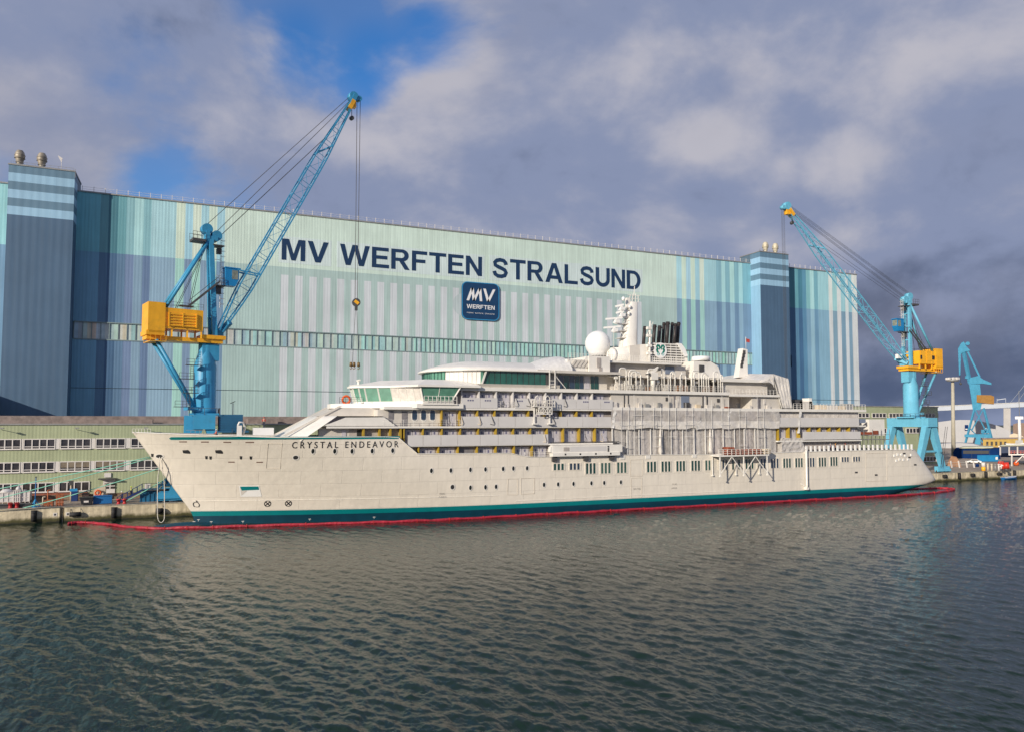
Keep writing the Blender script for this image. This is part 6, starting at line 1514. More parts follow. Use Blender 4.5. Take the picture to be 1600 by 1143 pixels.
for px, j, hm, lab, a_ in ((1301, K['blue'], K['domew'], 'worker in blue jacket at the aft deck rail, leftmost of three', .8), (1309, K['cloth'], K['craney'], 'worker in dark clothes and yellow helmet at the aft deck rail', .4), (1324.5, K['cloth'], K['redcloth'], 'worker in dark clothes and red helmet at the aft deck rail', .2)):
    build_person((SX(px), 118.9, 9.75), 1.8, R(260), j, K['cloth'], hm, lab, a_)

# ------------------------------------------------------------------ things hung on the ship
def build_hung():
    x0, x1 = SX(1121, 710, 115.5), SX(1199, 710, 115.5); y0, y1 = 115.0, SY - .45; zt = M(1160, 709.5, 116).z
    w = thing('work_platform', 'white steel work platform braced against the hull side carrying orange rolls', 'scaffold', (x0, 117, 7))
    g = MB(); g.box(x0, x1, y0, y1, zt - .25, zt); w_ = g.build('deck', K['white'], w)
    zb = M(1160, 740, 116.5).z; xs_ = [x0 + .3, (x0 + x1) / 2 - .1, x1 - .4]
    for x in xs_:
        for y in (y0 + .15, y1 - .15):
            g = MB(); g.bar((x, y, zt - .25), (x, y, zb), .17); g.box(x - .16, x + .16, y - .16, y + .16, zb - .25, zb); g.build('post', K['white'], w)
    g = MB()
    for a, b in zip(xs_[:-1], xs_[1:]):
        m = (a + b) / 2; g.bar((m, y0 + .15, zt - .3), (a, y0 + .15, zb + .1), .12); g.bar((m, y0 + .15, zt - .3), (b, y0 + .15, zb + .1), .12)
    g.build('brace', K['white'], w)
    g = MB(); n = 12
    for i in range(n + 1): x = x0 + (x1 - x0) * i / n; g.bar((x, y0 + .05, zt), (x, y0 + .05, zt + 1.15), .08)
    for z in (.4, .8, 1.15): g.bar((x0, y0 + .05, zt + z), (x1, y0 + .05, zt + z), .06)
    g.build('guard_rail', K['white'], w)
    rnd = random.Random(6); x = x0 + 2.8; labs = ['stack of orange red rolls at the left end of the white work platform', 'orange red bundle on the white work platform, second from its left end', 'orange red bundle in the middle of the white work platform', 'orange red bundle on the white work platform, second from its right end', 'brown tan bundle at the right end of the white work platform']
    for i, lab in enumerate(labs):
        g = MB(); w_ = 1.9
        for k in range(3):
            for j in range(3 if i == 0 else 2): g.cyl((x + .1 + k * .55, y0 + .5, zt + .3 + j * .5), (x + .1 + k * .55, y1 - .2, zt + .3 + j * .5), .27 * rnd.uniform(.8, 1.05), n=10)
        g.build('material_bundle', K['redgear'] if i < 4 else K['cream'], loc=(x, y0 + .8, zt), label=lab, cat='bundle', group='bundles on the work platform'); x += 2.25
    # hanging cradle
    x0, x1 = SX(833, 640, 117.1), SX(865, 640, 117.1); y0, y1 = 116.6, 117.7
    zt, zm, zb, zl = M(850, 634, 117).z, M(850, 646.5, 117).z, M(850, 660.5, 117).z, M(850, 624.5, 117).z
    w = thing('hanging_cradle', 'white steel lattice work cradle hung over the balcony panels', 'scaffold', (x0, 117, zb))
    g = MB(); g.box(x0, x1, y0, y1, zt - .1, zt); g.build('deck', K['white'], w)
    g = MB()
    for y in (y0, y1):
        for i in range(9): x = x0 + (x1 - x0) * i / 8; g.bar((x, y, zt), (x, y, zl), .09)
        for z in (zl, (zl + zt) / 2): g.bar((x0, y, z), (x1, y, z), .09)
    g.build('guard_rail', K['white'], w)
    g = MB(); xa, xb = x0 + .9, x1 - .5; n = 3
    for y in (y0 + .1, y1 - .1):
        g.bar((xa, y, zm), (xb, y, zm), .12); g.bar((xa, y, zt - .2), (xb, y, zt - .2), .12)
        for i in range(n): a, b = xa + (xb - xa) * i / n, xa + (xb - xa) * (i + 1) / n; g.bar((a, y, zm), (b, y, zt - .2), .09); g.bar((b, y, zm), (a, y, zt - .2), .09); g.bar((a, y, zm), (a, y, zt - .2), .1)
        g.bar((xb, y, zm), (xb, y, zt - .2), .1)
    g.build('lattice', K['white'], w)
    for x in (x0 + .45, x1 - .55): 
        g = MB(); g.bar((x, y1 - .1, zt), (x, y1 - .1, zb), .22); g.bar((x - .5, y1 - .1, zt - .1), (x, y1 - .1, zt - 1.0), .14); g.box(x - .45, x + .45, y0 + .5, y1 - .05, zb - .2, zb); g.build('leg', K['white'], w)
    g = MB()
    for x in (x0 + .6, x0 + 2.6):
        g.tube([(x - .4, y0, zt + .05), (x - .4, y0, zl + .4), (x, y0, zl + .8), (x + .4, y0, zl + .4), (x + .4, y0, zt + .05)], .1, 6)
    g.build('gate_hoop', K['white'], w)
build_hung()

# ------------------------------------------------------------------ quay clutter near the bow
def at(px, py): return G(px, py, QZ)
def build_left():
    # white tanks
    for i, (px, py, w, d_, h_, lab) in enumerate(((8, 791, 2.2, 2.0, 1.5, 'white tank with domed lid at the far left of the quay'), (26, 790.5, .9, 1.2, 1.9, 'narrow white tank between two wider white tanks on the quay'), (36, 790, 1.8, 2.0, 1.6, 'boxy white tank right of the narrow one on the quay'))):
        p = at(px, py - 4); t = thing('storage_tank', lab, 'tank', tuple(p), 'white tanks on the quay')
        g = MB(); g.box(p.x - w / 2, p.x + w / 2, p.y, p.y + d_, QZ + .45, QZ + .45 + h_); g.build('tank_body', K['domew2'], t)
        g = MB()
        for k in range(4): xx = p.x - w / 2 + w * k / 3; g.bar((xx, p.y - .05, QZ), (xx, p.y - .05, QZ + .5 + h_), .08)
        for z in (.4, 1.1, h_ + .45): g.bar((p.x - w / 2, p.y - .05, QZ + z), (p.x + w / 2, p.y - .05, QZ + z), .07)
        g.build('cage', K['frame'], t)
        g = MB(); g.lathe((p.x, p.y + 1, QZ + .45 + h_), [(w * .46, 0), (w * .42, .25), (w * .25, .5), (.05, .6)] if i < 2 else [(.3, 0), (.3, .2), (.05, .25)], 14); g.build('lid', K['domew2'], t)
    # low dark deck plate in front of the tanks
    g = MB(); a, b = at(0, 797), at(46, 794); g.box(a.x - 1, b.x, 141.2, 143.4, QZ, QZ + .55); g.box(a.x - .9, b.x - .1, 141.3, 143.3, QZ + .55, QZ + .62); g.build('low_platform', K['dgrey'], loc=(a.x, 142, QZ), label='low dark grey steel platform on the quay edge before the white tanks', cat='platform')
    # bollards
    for px, py, lab in ((21, 796, 'leftmost red mooring bollard on the quay holding a green rope'), (190, 786, 'red mooring bollard on the quay at the foot of the dark stairs')):
        p = M(px, py, 141.0); b = thing('bollard', lab, 'bollard', (p.x, 141, QZ), 'red mooring bollards')
        for dx in (-.45, .45):
            g = MB(); g.lathe((p.x + dx, 141, QZ), [(.42, .0), (.42, .08), (.26, .14), (.24, .6), (.38, .72), (.40, .84), (.28, .95), (.02, .98)], 14); g.build('post', K['red'], b)
        g = MB(); g.box(p.x - 1.0, p.x + 1.0, 140.5, 141.5, QZ + .02, QZ + .07); g.build('base_plate', K['red'], b)
    # blue pole
    p = M(54.5, 796, 141.6); t = thing('blue_pole', 'tall thin blue pole on a small blue tripod foot at the quay edge', 'pole', (p.x, 141.6, QZ))
    ztop = M(54.8, 745, 141.6).z; g = MB(); g.cyl((p.x, 141.6, QZ + .05), (p.x, 141.6, ztop), .10, .07, 8); g.build('mast', K['blue'], t)
    g = MB()
    for k in range(3): a = 2.1 * k + .4; g.bar((p.x + .75 * math.cos(a), 141.6 + .75 * math.sin(a), QZ + .03), (p.x, 141.6, QZ + 1.3), .12)
    g.box(p.x - .45, p.x + .45, 141.2, 142.0, QZ, QZ + .2); g.build('tripod_foot', K['lblue'], t)
    g = MB(); g.box(p.x - .12, p.x + .12, 141.4, 141.8, ztop, ztop + .12); g.build('lamp', K['dgrey'], t)
    # orange frames
    for px, py, w, h_, lab in ((75, 795, 1.1, 1.0, 'low rusty orange railing frame on the quay'), (92, 795, .8, 1.9, 'tall narrow rusty orange railing frame left of the ladder gap')):
        p = M(px, py, 142); g = MB()
        for k in range(3): x = p.x - w / 2 + w * k / 2; g.bar((x, 142, QZ), (x, 142, QZ + h_), .14); g.bar((x, 143.2, QZ), (x, 143.2, QZ + h_), .12)
        for z in (.35, h_ * .6, h_): g.bar((p.x - w / 2, 142, QZ + z), (p.x + w / 2, 142, QZ + z), .12); g.bar((p.x - w / 2, 143.2, QZ + z), (p.x + w / 2, 143.2, QZ + z), .1); g.bar((p.x - w / 2, 142, QZ + z), (p.x - w / 2, 143.2, QZ + z), .1)
        g.build('railing_frame', K['rust'], loc=(p.x, 142, QZ), label=lab, cat='railing', group='rusty frames on the quay')
    for px, py, h_, m, lab in ((74, 792, 2.6, 'rust', 'thin rusty post standing between the blue pole and the orange frames'), (66.5, 794, 1.5, 'cream', 'short cream yellow bent post beside the low orange frame')):
        p = M(px, py, 143.5); g = MB(); g.cyl((p.x, 143.5, QZ), (p.x, 143.5, QZ + h_), .1, n=8); g.bar((p.x, 143.5, QZ + h_), (p.x + .35, 143.5, QZ + h_), .12); g.build('post', K[m], loc=(p.x, 143.5, QZ), label=lab, cat='post')
    p = M(110, 785, 148); t = thing('info_post', 'cream post carrying a small light blue board on the quay', 'sign post', (p.x, 148, QZ)); g = MB(); g.cyl((p.x, 148, QZ), (p.x, 148, QZ + 3), .1, n=8); g.build('post', K['cream'], t)
    g = MB(); g.box(p.x - .15, p.x + 1.0, 147.85, 147.95, QZ + 1.9, QZ + 2.35); g.build('board', K['lblue'], t)
    g = MB(); g.box(p.x - .35, p.x + .35, 147.8, 148.3, QZ + 3, QZ + 3.7); g.build('lamp_head', K['dgrey'], t)
    # retaining timber and brick kerb behind
    g = MB(); g.box(-60, 12, 152.0, 152.5, QZ, QZ + .9); g.box(-60, 12, 151.9, 152.6, QZ + .9, QZ + 1.0); g.build('low_wall', K['stonewall'], loc=(-24, 152, QZ), label='long low brown wall on the quay before the office building', cat='wall')
    p = at(135, 789); p.y = max(p.y, 142); g = MB(); w = 1.3; q = M(135, 791, 142.4)
    g.prism([(q.x - .7, 142, QZ + .1), (q.x + .7, 142, QZ + .1), (q.x + .95, 142, QZ + 1.15), (q.x - .95, 142, QZ + 1.15)], (0, 1.5, 0)); g.box(q.x - 1.05, q.x + 1.05, 141.9, 143.6, QZ + 1.15, QZ + 1.3); s = g.build('waste_skip', K['black'], loc=(q.x, 142.5, QZ), label='black tapered waste skip with a white mark on the quay', cat='skip')
    g = MB(); g.box(q.x - .35, q.x + .35, 141.93, 141.97, QZ + .45, QZ + .75); g.box(q.x - .6, q.x - .45, 142.2, 143.2, QZ, QZ + .1); g.build('mark', K['frame'], s)
    q = M(133.5, 777, 149); g = MB(); g.box(q.x - .5, q.x + .5, 149, 150, QZ + .1, QZ + 1.25); g.box(q.x - .56, q.x + .56, 148.9, 150.1, QZ + 1.25, QZ + 1.4); g.build('bin', K['nblack'], loc=(q.x, 149.5, QZ), label='dark brown box bin behind the black waste skip', cat='bin')
    q = M(116, 774, 150); g = MB(); g.box(q.x - .5, q.x + .5, 150, 151, QZ, QZ + 1.6); g.box(q.x - .55, q.x + .55, 149.95, 151.05, QZ + 1.6, QZ + 1.75); g.build('cabinet', K['nblue'], loc=(q.x, 150.5, QZ), label='small dark blue cabinet behind the cream sign post', cat='cabinet')
    # blue board and panel with lifebuoy
    q0, q1 = M(146, 787, 142.8), M(174.5, 773, 142.8); t = thing('blue_container', 'plain bright blue box container on the quay beside the lifebuoy', 'container', ((q0.x + q1.x) / 2, 143, QZ))
    g = MB(); g.box(q0.x, q1.x, 142.8, 144.2, QZ + .12, q1.z); g.build('body', K['blue'], t)
    g = MB(); g.bar((q0.x, 142.75, q1.z), (q1.x, 142.75, q1.z), .12); g.bar((q0.x, 142.75, QZ + .15), (q1.x, 142.75, QZ + .15), .12)
    for x in (q0.x, q1.x): g.bar((x, 142.75, QZ), (x, 142.75, q1.z), .12)
    g.build('edge_frame', K['blue'], t)
    q0, q1 = M(146, 775, 146), M(165, 755.5, 146); g = MB(); g.prism([(q0.x, 146, QZ), (q1.x, 146, QZ), (q1.x, 146, q1.z), (q0.x + 1.2, 146, q1.z - .2), (q0.x, 146, q1.z - 1)], (0, 1.2, 0)); g.build('cream_hut', K['cream'], loc=(q0.x, 146, QZ), label='cream coloured hut panel behind the blue container', cat='hut')
    c = M(153.3, 769, 145.6); g = MB(); g.tube([c + Vector((.42 * math.cos(6.2832 * k / 20), 0, .42 * math.sin(6.2832 * k / 20))) for k in range(21)], .14, 8)
    lb = g.build('lifebuoy', K['orange'], loc=tuple(c), label='orange red lifebuoy ring hung on the cream hut', cat='lifebuoy')
    g = MB(); g.bar(c + Vector((0, .2, -.6)), c + Vector((0, .2, .5)), .1); g.build('bracket', K['frame'], lb)
    # blue gangway machine by the bow, with stairs
    x0, x1 = M(219, 785, 144).x, M(300, 785, 144).x; z = lambda py: M(250, py, 144).z
    t = thing('gangway_tower', 'blue steel gangway unit with pipes and railings under the bow on the quay', 'gangway', ((x0 + x1) / 2, 145, QZ))
    g = MB(); xm = M(247, 780, 144).x; g.box(x0, xm, 144, 147, z(787), z(770)); g.box(x0 + .3, xm, 144.2, 146.8, z(770), z(763)); g.box(x0, x1, 144, 147.2, z(788), z(786.5))
    for i in range(5): x = x0 + (xm - x0) * i / 4; g.bar((x, 143.95, z(787)), (x, 143.95, z(770)), .14)
    g.build('machine_box', K['bluem'], t)
    g = MB()
    for i, py in enumerate((783, 777.5, 772, 765, 757)): g.cyl((xm + .1, 144.3 + .3 * (i % 2), z(py)), (x1, 144.3 + .3 * (i % 2), z(py)), .32 - .03 * i, n=10)
    for px in (247, 256, 266, 276, 287): g.bar((M(px, 780, 144).x, 144.1, z(787)), (M(px, 780, 144).x, 144.1, z(752)), .18)
    g.bar((M(240, 770, 144).x, 144.2, z(770)), (M(258, 770, 144).x, 144.2, z(748)), .3); g.bar((M(250, 770, 144).x, 144.2, z(762)), (M(275, 770, 144).x, 144.2, z(750)), .24); g.box(M(258, 760, 144).x, M(268, 760, 144).x, 144.4, 146.5, z(760), z(746)); g.build('pipe_frame', K['bluem'], t)
    rnd = random.Random(12)
    g = MB()
    for px in (228, 240, 252, 262, 272): g.box(M(px, 785, 143.8).x, M(px, 785, 143.8).x + .3, 143.7, 143.9, z(785.5), z(783))
    g.build('fittings', K['frame'], t)
    g = MB(); a, b = M(183, 790, 143.5), M(222, 756, 143.5)
    for y in (143.2, 144.4):
        g.bar((a.x, y, QZ), (b.x, y, b.z - 1), .16, .3); g.bar((a.x + .1, y, QZ + 1.05), (b.x, y, b.z + .05), .07)
        for k in range(6): f = k / 5; g.bar((a.x + (b.x - a.x) * f, y, QZ + (b.z - 1 - QZ) * f), (a.x + (b.x - a.x) * f, y, QZ + 1.05 + (b.z - 1 - QZ) * f), .07)
    for k in range(12): f = k / 11; g.box(a.x + (b.x - a.x) * f - .12, a.x + (b.x - a.x) * f + .12, 143.2, 144.4, QZ + (b.z - 1 - QZ) * f, QZ + (b.z - 1 - QZ) * f + .05)
    g.build('stair', K['nblue'], t)
    g = MB(); zz = b.z - 1
    for k in range(6): x = b.x + k * .75; g.bar((x, 143.6, zz), (x, 143.6, zz + 1.15), .07)
    g.bar((b.x, 143.6, zz + 1.15), (b.x + 3.8, 143.6, zz + 1.15), .07); g.box(b.x, b.x + 3.8, 143.5, 145, zz - .1, zz); g.build('landing', K['dgrey'], t)
    q = M(231, 758, 144.2); g = MB(); g.box(q.x - .5, q.x + .4, 144.2, 145, q.z - .5, q.z + .3); g.build('control_box', K['frame'], t)
    p = M(203, 772, 144); build_person((M(204.5, 770, 143.8).x, 143.8, M(204.5, 775, 143.8).z), 1.75, R(20), K['hiviz'], K['cloth'], K['hiviz'], 'person in yellow hi-vis jacket on the dark stairs on the quay', .3)
    q = M(190, 784, 146.5); build_person((q.x, 146.5, QZ), 1.75, R(180), K['cloth'], K['cloth'], K['domew'], 'person in dark clothes and white helmet left of the dark stairs', .2)
    # lamp column by the crane
    q = M(363.5, 660, 152); t = thing('lamp_column', 'thin grey lamp column right of the left crane', 'lamp post', (q.x, 152, QZ)); g = MB(); zt = M(364, 629, 152).z
    g.cyl((q.x, 152, QZ), (q.x, 152, zt), .12, .08, 8); g.build('pole', K['grey'], t); g = MB(); g.bar((q.x - .5, 152, zt - .1), (q.x + .4, 152, zt + .35), .3, .12); g.build('lamp_head', K['dgrey'], t)
K['domew2'] = mat('translucent_white_plastic', (.55, .53, .52), .5, var=.15, scale=2)
K['stonewall'] = mat('brown_stone_wall', (.22, .15, .10), .8, var=.3, scale=1.2, bump=.05)
K['nblack'] = mat('brown_black_plastic', (.05, .03, .03), .6)
K['bluem'] = mat('machine_blue_paint', (.012, .12, .24), .45, var=.25, scale=1.0)
build_left()

# ------------------------------------------------------------------ right hand background
class Far:
    """local frame facing the camera's bearing at a survey point: u across, w away, z up (metres)"""
    def __init__(s, px, fwd):
        d = ray(px, 660); k = fwd / (d.x * math.cos(HEAD) + d.y * math.sin(HEAD)); s.o = Vector((d.x * k, d.y * k, 0)); s.px = px
        s.f = Vector((s.o.x, s.o.y, 0)).normalized(); s.r = Vector((s.f.y, -s.f.x, 0))
    def p(s, px, py, dep=0.0):
        d = ray(px, py); t = (s.o.x * s.f.x + s.o.y * s.f.y) / (d.x * s.f.x + d.y * s.f.y); return Vector((0, 0, CAMH)) + d * t + s.f * dep
    def poly(s, name, pts, d0, d1, m, par=None, ground=False, **k):
        a = [s.p(x, y, d0) for x, y in pts]
        if ground: 
            lo = min(q.z for q in a)
            a = [Vector((q.x, q.y, QZ)) if q.z < lo + .01 else q for q in a]
        g = MB(); g.prism(a, s.f * (d1 - d0)); return g.build(name, m, par, **({'loc': (*s.p(pts[0][0], 660).xy, QZ)} if not par else {}), **k)
def build_right():
    F = Far(1500, 520)
    t = thing('membrane_hall', 'wide pale grey dome roofed membrane hall behind the distant harbour crane', 'hall', (*F.p(1510, 660).xy, QZ))
    arch = [(1440, 694), (1440, 668), (1452, 662), (1466, 658.6), (1484, 656.2), (1500, 655.2), (1516, 655.4), (1534, 657.6), (1552, 662), (1566, 667), (1577, 672.5), (1578, 694)]
    F.poly('shell', arch, 0, 60, K['fabric'], t)
    for px, py in ((1510, 667.5),): F.poly('blue_sign', [(px - 2.6, py + 4.5), (px - 2.6, py - 4.5), (px + 2.8, py - 4.5), (px + 2.8, py + 4.5)], -.4, -.05, K['nbluef'], t); F.poly('sign_mark', [(px - 1.7, py + 3), (px - 1.7, py + 1.4), (px + 1.7, py + 1.4), (px + 1.7, py + 3)], -.5, -.42, K['frame'], t)
    F.poly('dark_seam', [(1488, 692), (1488, 658), (1489.5, 658), (1489.5, 692)], -.3, -.05, K['dgrey'], t)
    F.poly('panel_seam', [(1557, 690), (1557, 664), (1557.8, 664), (1557.8, 690)], -.3, -.05, K['grey'], t)
    F = Far(1500, 400)
    F.poly('low_tent', [(1466, 709), (1466, 694), (1474, 692), (1500, 691.2), (1520, 692.5), (1545, 699), (1545, 709)], 0, 18, K['fabric'], label='low grey rounded tent roof behind the dark blue shed', cat='tent')
    F = Far(1560, 420)
    t = thing('ochre_warehouse', 'low ochre yellow warehouse right of the distant harbour crane', 'warehouse', (*F.p(1560, 660).xy, QZ))
    F.poly('wall', [(1536, 705), (1536, 685.5), (1640, 683.5), (1640, 705)], 0, 14, K['ochre'], t); F.poly('roof', [(1535, 685.6), (1535, 684.2), (1641, 682), (1641, 683.6)], -.4, 14.4, K['roofing'], t)
    for px in (1541, 1548, 1555, 1562, 1569): F.poly('window', [(px, 695), (px, 689), (px + 3.4, 689), (px + 3.4, 695)], -.2, -.02, K['pane'], t)
    F = Far(1600, 560)
    F.poly('brick_store', [(1583, 690), (1583, 662), (1590, 660), (1640, 660), (1640, 690)], 0, 20, K['brownst'], label='brown brick store with flat roof at the far right edge', cat='building')
    F.poly('rubble_bank', [(1574, 688), (1576, 679), (1584, 676), (1594, 678), (1600, 682), (1600, 688)], -6, -2, K['cream'], label='pale heap of bagged material before the brown brick store', cat='heap')
    # bridge
    F = Far(1560, 950)
    t = thing('cable_bridge', 'long pale cable stayed road bridge crossing the background at the right', 'bridge', (*F.p(1560, 660).xy, 0))
    F.poly('deck', [(1400, 643.5), (1400, 637.2), (1480, 634.2), (1560, 630.6), (1800, 619), (1800, 625.5), (1560, 637), (1480, 640.4)], 0, 16, K['bridge'], t)
    F.poly('parapet', [(1400, 637.1), (1400, 635.6), (1480, 632.6), (1560, 629.2), (1800, 617.8), (1800, 618.9), (1560, 630.5), (1480, 634.1)], 0, .5, K['grey'], t)
    for px, w in ((1573.5, 5.5), (1700, 7)): F.poly('pier', [(px - w, 682), (px - w, 637), (px + w, 637), (px + w, 682)], 1, 13, K['pier'], t)
    g = MB(); top = F.p(1700, 430, 8)
    g.bar(F.p(1700, 660, 8), top, 6); g.build('pylon', K['pier'], t)
    for i, px in enumerate((1579, 1590, 1602, 1620, 1640)):
        g = MB(); g.cyl(F.p(px, 628 - (px - 1579) * .045, 8), F.p(1700, 480 + i * -10, 8), .28, n=6); g.build('stay_cable', K['bridge'], t)
    g = MB(); 
    for px in (1558, 1571.5): g.bar(F.p(px, 630, 2), F.p(px, 622, 2), .5)
    g.bar(F.p(1558, 624, 2), F.p(1571.5, 622, 2), .9); g.build('gantry', K['bridge'], t)
    # lamp mast
    b = at(1490, 714.5); t = thing('light_mast', 'tall pale floodlight mast with a ring of lamps right of the stern crane', 'light mast', tuple(b))
    F = Far(1490, b.x * math.cos(HEAD) + b.y * math.sin(HEAD)); top = F.p(1488.5, 596); g = MB(); g.cyl((b.x, b.y, QZ), (top.x, top.y, top.z), .8, .55, 16); g.build('column', K['mastp'], t)
    g = MB(); g.cyl(top + Vector((0, 0, .2)), top + Vector((0, 0, .7)), 2.1, 2.1, 20); g.cyl(top + Vector((0, 0, 1.2)), top + Vector((0, 0, 1.4)), 1.4, 1.4, 16); g.build('lamp_ring', K['grey'], t)
    for k in range(8): a = .785 * k; g = MB(); q = top + Vector((1.9 * math.cos(a), 1.9 * math.sin(a), .9)); g.box(q.x - .4, q.x + .4, q.y - .4, q.y + .4, q.z - .1, q.z + .75); g.build('floodlight', K['frame'], t)
    # blue shed and containers
    F = Far(1525, 285)
    t = thing('blue_shed', 'dark blue flat roofed shed on the right hand quay', 'shed', (*F.p(1525, 660).xy, QZ))
    F.poly('wall', [(1491, 717), (1489, 706), (1493, 699.5), (1563, 699.8), (1563, 717)], 0, 12, K['nbluef'], t); F.poly('roof', [(1499, 699.4), (1504, 697.4), (1530, 696.6), (1552, 697), (1552, 698.8), (1536, 699.4)], -1, 12, K['shedroof'], t)
    for px in (1518, 1533, 1546): F.poly('panel_joint', [(px, 715), (px, 701), (px + .5, 701), (px + .5, 715)], -.15, -.02, K['nblue2'], t)
    F.poly('side_opening', [(1505, 708), (1505, 703), (1545, 703), (1545, 708)], -.1, -.02, K['dark'], t)
    F = Far(1545, 262)
    t = thing('light_blue_container', 'light blue shipping container in front of the dark blue shed', 'container', (*F.p(1545, 660).xy, QZ))
    F.poly('body', [(1527, 720), (1527, 710.4), (1560, 710.2), (1560, 720)], 0, 2.4, K['lbluef'], t, ground=True); F.poly('white_mark', [(1555.5, 717), (1555.5, 713), (1559, 713), (1559, 717)], -.1, -.02, K['frame'], t)
    for k in range(7): F.poly('rib', [(1529 + k * 4, 719), (1529 + k * 4, 711), (1529.6 + k * 4, 711), (1529.6 + k * 4, 719)], -.12, -.02, K['lbluef'], t)
    F = Far(1520, 250)
    t = thing('parked_car', 'white car parked before the dark blue shed', 'car', (*F.p(1520, 660).xy, QZ)); base = QZ
    o = F.p(1520, 660); o.z = base
    def lp(u, w, z): return o + F.r * u + F.f * w + Vector((0, 0, z))
    g = MB(); prof = [(-2.1, .35), (-2.15, .75), (-1.3, .95), (-.7, 1.42), (.8, 1.45), (1.6, .98), (2.1, .85), (2.1, .35)]; g.prism([lp(u, 0, z) for u, z in prof], F.f * 1.7); g.build('body', K['domew'], t)
    g = MB(); g.prism([lp(u, -.02, z) for u, z in ((-1.1, .98), (-.65, 1.35), (.75, 1.37), (1.35, .98))], F.f * .02); g.build('side_glass', K['dark'], t)
    for u in (-1.3, 1.3): g = MB(); g.cyl(lp(u, -.05, .33), lp(u, .2, .33), .33, n=14); g.build('wheel', K['rubber'], t)
    # fence of white posts
    F = Far(1500, 225)
    t = thing('post_fence', 'pale fence with leaning white posts along the right hand quay', 'fence', (*F.p(1500, 660).xy, QZ))
    for px in (1486, 1498, 1510, 1521): 
        g = MB(); g.bar(F.p(px + 1.5, 730), F.p(px - .5, 719), .28); g.build('post', K['frame'], t)
    g = MB()
    for dy in (0, 4): g.bar(F.p(1480, 721.5 + dy), F.p(1524, 721 + dy), .07)
    g.build('wire_rail', K['grey'], t)
    F.poly('heap', [(1478, 733), (1482, 720), (1486, 713), (1494, 715), (1500, 722), (1503, 733)], 8, 12, K['rustp'], label='brown heap of scrap under the tall light mast', cat='heap', ground=True)
    F = Far(1540, 212)
    t = thing('marker_post', 'thick post painted white above yellow at the right hand quay edge', 'post', (*F.p(1534, 660).xy, QZ))
    q = F.p(1534, 660); zt = F.p(1534, 721.5).z; g = MB(); g.cyl((q.x, q.y, QZ), (q.x, q.y, QZ + 1.15), .52, n=14); g.build('lower_section', K['craney'], t); g = MB(); g.cyl((q.x, q.y, QZ + 1.15), (q.x, q.y, zt), .5, n=14); g.build('upper_section', K['frame'], t)
    for k, (px, m, lab) in enumerate(((1541, 'cream', 'cream post right of the white and yellow marker post'), (1547, 'cream', 'cream post in the middle of the row beside the marker post'), (1552.5, 'grey', 'grey post near the right end of the row beside the marker post'), (1558, 'frame', 'white post at the right end of the row, next to the red gear'))):
        q = F.p(px, 660); g = MB(); g.cyl((q.x, q.y, QZ), (q.x, q.y, QZ + 2.0), .22, n=10); g.cyl((q.x, q.y, QZ + 1.75), (q.x, q.y, QZ + 2.1), .3, n=10); g.build('quay_post', K[m], loc=(q.x, q.y, QZ), label=lab, cat='post', group='posts on the right hand quay')
    t = thing('red_tank', 'round bright red tank lying on the right hand quay', 'tank', (*F.p(1572, 660).xy, QZ)); a, b = F.p(1568, 727, 1), F.p(1577, 726.5, 1)
    g = MB(); g.cyl(a, b, .95, n=18); g.sphere(a, .93, 8); g.build('tank_body', K['redb'], t); g = MB(); g.box(a.x - .2, a.x + .2, a.y - .4, a.y + .4, QZ, a.z - .8); g.box(b.x - .2, b.x + .2, b.y - .4, b.y + .4, QZ, b.z - .8); g.build('saddle', K['dgrey'], t)
    t = thing('pipe_rack', 'red and white pipe frame left of the round red tank', 'frame', (*F.p(1563, 660).xy, QZ)); g = MB()
    for px in (1560.5, 1564, 1567.5): g.bar(F.p(px, 732, .5), F.p(px, 720, .5), .22)
    for py in (721, 725, 729): g.bar(F.p(1560.5, py, .5), F.p(1567.5, py, .5), .18)
    g.build('red_pipes', K['redb'], t); g = MB(); g.bar(F.p(1562, 728, -.3), F.p(1567, 726, -.3), .3); g.bar(F.p(1564.5, 731, -.3), F.p(1564.5, 724, -.3), .25); g.build('white_pipes', K['frame'], t)
    # white steel platform
    F = Far(1590, 235)
    t = thing('steel_gantry', 'white steel gantry with railings and braces at the right edge of the quay', 'gantry', (*F.p(1585, 660).xy, QZ))
    g = MB()
    for px in (1563, 1577, 1590, 1604):
        g.bar(F.p(px, 710), F.p(px, 697), .3)
    for px in (1581, 1604): g.bar(F.p(px, 731), F.p(px, 709), .32)
    g.bar(F.p(1560, 696.5), F.p(1606, 695.5), .35); g.bar(F.p(1576, 709.5), F.p(1606, 709), .4); g.bar(F.p(1587, 722), F.p(1598, 711), .25); g.bar(F.p(1598, 711), F.p(1608, 722), .25); g.build('frame', K['frame'], t)
    g = MB()
    for py in (703.5, 706): g.bar(F.p(1578, py), F.p(1606, py), .14)
    for k in range(6): g.bar(F.p(1580 + k * 5, 709), F.p(1580 + k * 5, 703), .16)
    g.build('railing', K['redb2'], t)
    F.poly('canopy', [(1562, 696), (1564, 694.5), (1606, 693.5), (1606, 695.2)], -1, 5, K['shedroof'], t)
    F.poly('back_shed', [(1562, 716), (1562, 698), (1640, 697), (1640, 716)], 14, 24, K['nblue2'], label='dark shed standing behind the white steel gantry', cat='shed')
    q = at(1588, 727); g = MB(); g.sphere((q.x, q.y, QZ + .75), .8, 10, 0, .9); g.cyl((q.x, q.y, QZ + 1.4), (q.x, q.y, QZ + 1.9), .15, n=8); g.build('buoy', K['orange'], loc=tuple(q), label='orange buoy lying under the white steel gantry', cat='buoy')
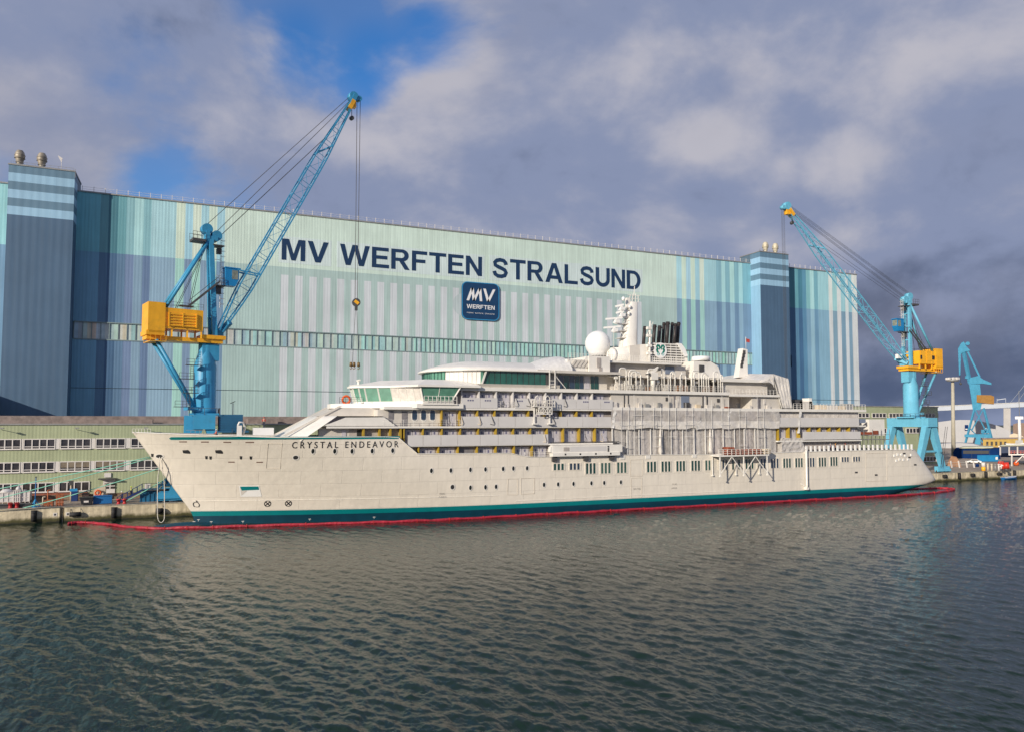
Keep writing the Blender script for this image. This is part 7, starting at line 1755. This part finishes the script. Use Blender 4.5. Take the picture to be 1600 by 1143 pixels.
    q = at(1527, 728.5); g = MB(); g.cyl((q.x, q.y, QZ), (q.x, q.y, QZ + .9), .5, n=14); g.cyl((q.x, q.y, QZ + .4), (q.x, q.y, QZ + .46), .53, n=14); g.build('drum', K['nbluef'], loc=tuple(q), label='dark blue drum left of the white and yellow marker post', cat='drum')
    # fishing boat mast and hull far right
    F = Far(1590, 330)
    t = thing('moored_cutter', 'white cutter hull with tall white mast behind the steel gantry', 'boat', (*F.p(1588, 660).xy, QZ))
    F.poly('hull', [(1571, 692), (1574, 696.5), (1602, 697), (1604, 691.5), (1590, 692.5)], 0, 4, K['domew'], t); F.poly('wheelhouse', [(1586, 692), (1587, 687), (1598, 687), (1599, 692)], .6, 3.4, K['grey'], t)
    g = MB(); g.cyl(F.p(1593.5, 690, 2), F.p(1592.5, 652, 2), .75, .5, 12); g.build('mast', K['domew'], t); g = MB(); g.cyl(F.p(1593, 655, 2), F.p(1592, 610, 2), .12, n=6); g.build('aerial', K['grey'], t)
    g = MB(); g.bar(F.p(1586, 652, 2), F.p(1599, 652, 2), .9, 1.2); g.build('crosstree', K['domew'], t)
    # blue boat on the water
    a = G(1578, 743.5, 0); t = thing('rowing_boat', 'small blue open boat moored under the right hand quay wall', 'boat', (a.x, QY - 1.6, 0))
    x0, x1 = M(1566.5, 743, QY - 1.6).x, M(1588, 743, QY - 1.6).x; L = x1 - x0; yc = QY - 1.6; secs = []
    for i in range(11):
        f = i / 10; w = .95 * (1 - (2 * f - 1) ** 2 * (.35 if f < .5 else .95)) + .02; h_ = .55 + .3 * f ** 2
        secs.append([(x0 + L * f, yc + w * s, h_ if abs(s) == 1 else (-.1 if abs(s) < .6 else .15)) for s in (-1, -.75, -.4, .4, .75, 1)])
    g = MB(); g.grid(secs, 0, None, False); g.poly(secs[0]); g.build('hull', K['blue'], t)
    g = MB(); g.grid([[(p[0], p[1] * .5 + yc * .5, .3) for p in (s[0], s[5])] for s in secs[1:-1]], 0, None, False); g.build('floor', K['cream'], t)
    g = MB()
    for s in (0, 5):
        for p, q in zip(secs[:-1], secs[1:]): g.bar(p[s], q[s], .1)
    g.build('gunwale', K['domew'], t); g = MB(); g.box(x0 + L * .45, x0 + L * .52, yc - .8, yc + .8, .42, .5); g.build('thwart', K['cream'], t)
    # far shore: low land and water tower like posts
    b = MB(); b.prism([(1200, 1500, -.5), (2600, 700, -.5), (3200, 2200, -.5), (900, 2600, -.5)], (0, 0, 6)); b.build('far_shore', K['shore'], kind='structure')
K['nbluef'] = mat('shed_blue_paint', (.006, .03, .12), .8, var=.15, spec=.05)
K['lbluef'] = mat('container_blue_paint', (.02, .20, .42), .8, var=.1, spec=.1)
K['mastp'] = mat('pale_mast_paint', (.46, .42, .33), .6, var=.1)
K['pier'] = mat('bridge_pier_concrete', (.46, .44, .42), .8, var=.06, scale=.1)
K['brownst'] = mat('brown_brick', (.24, .17, .13), .8, var=.12, scale=.3)
K['shedroof'] = mat('pale_shed_roof', (.45, .46, .36), .7, var=.1)
K['nblue2'] = mat('deep_blue_shade', (.012, .03, .08), .6)
K['redb'] = mat('bright_red_paint', (.62, .04, .02), .4)
K['redb2'] = mat('faded_red_paint', (.45, .12, .10), .5)
K['shore'] = mat('far_shore_ground', (.10, .11, .09), .9)
build_right()
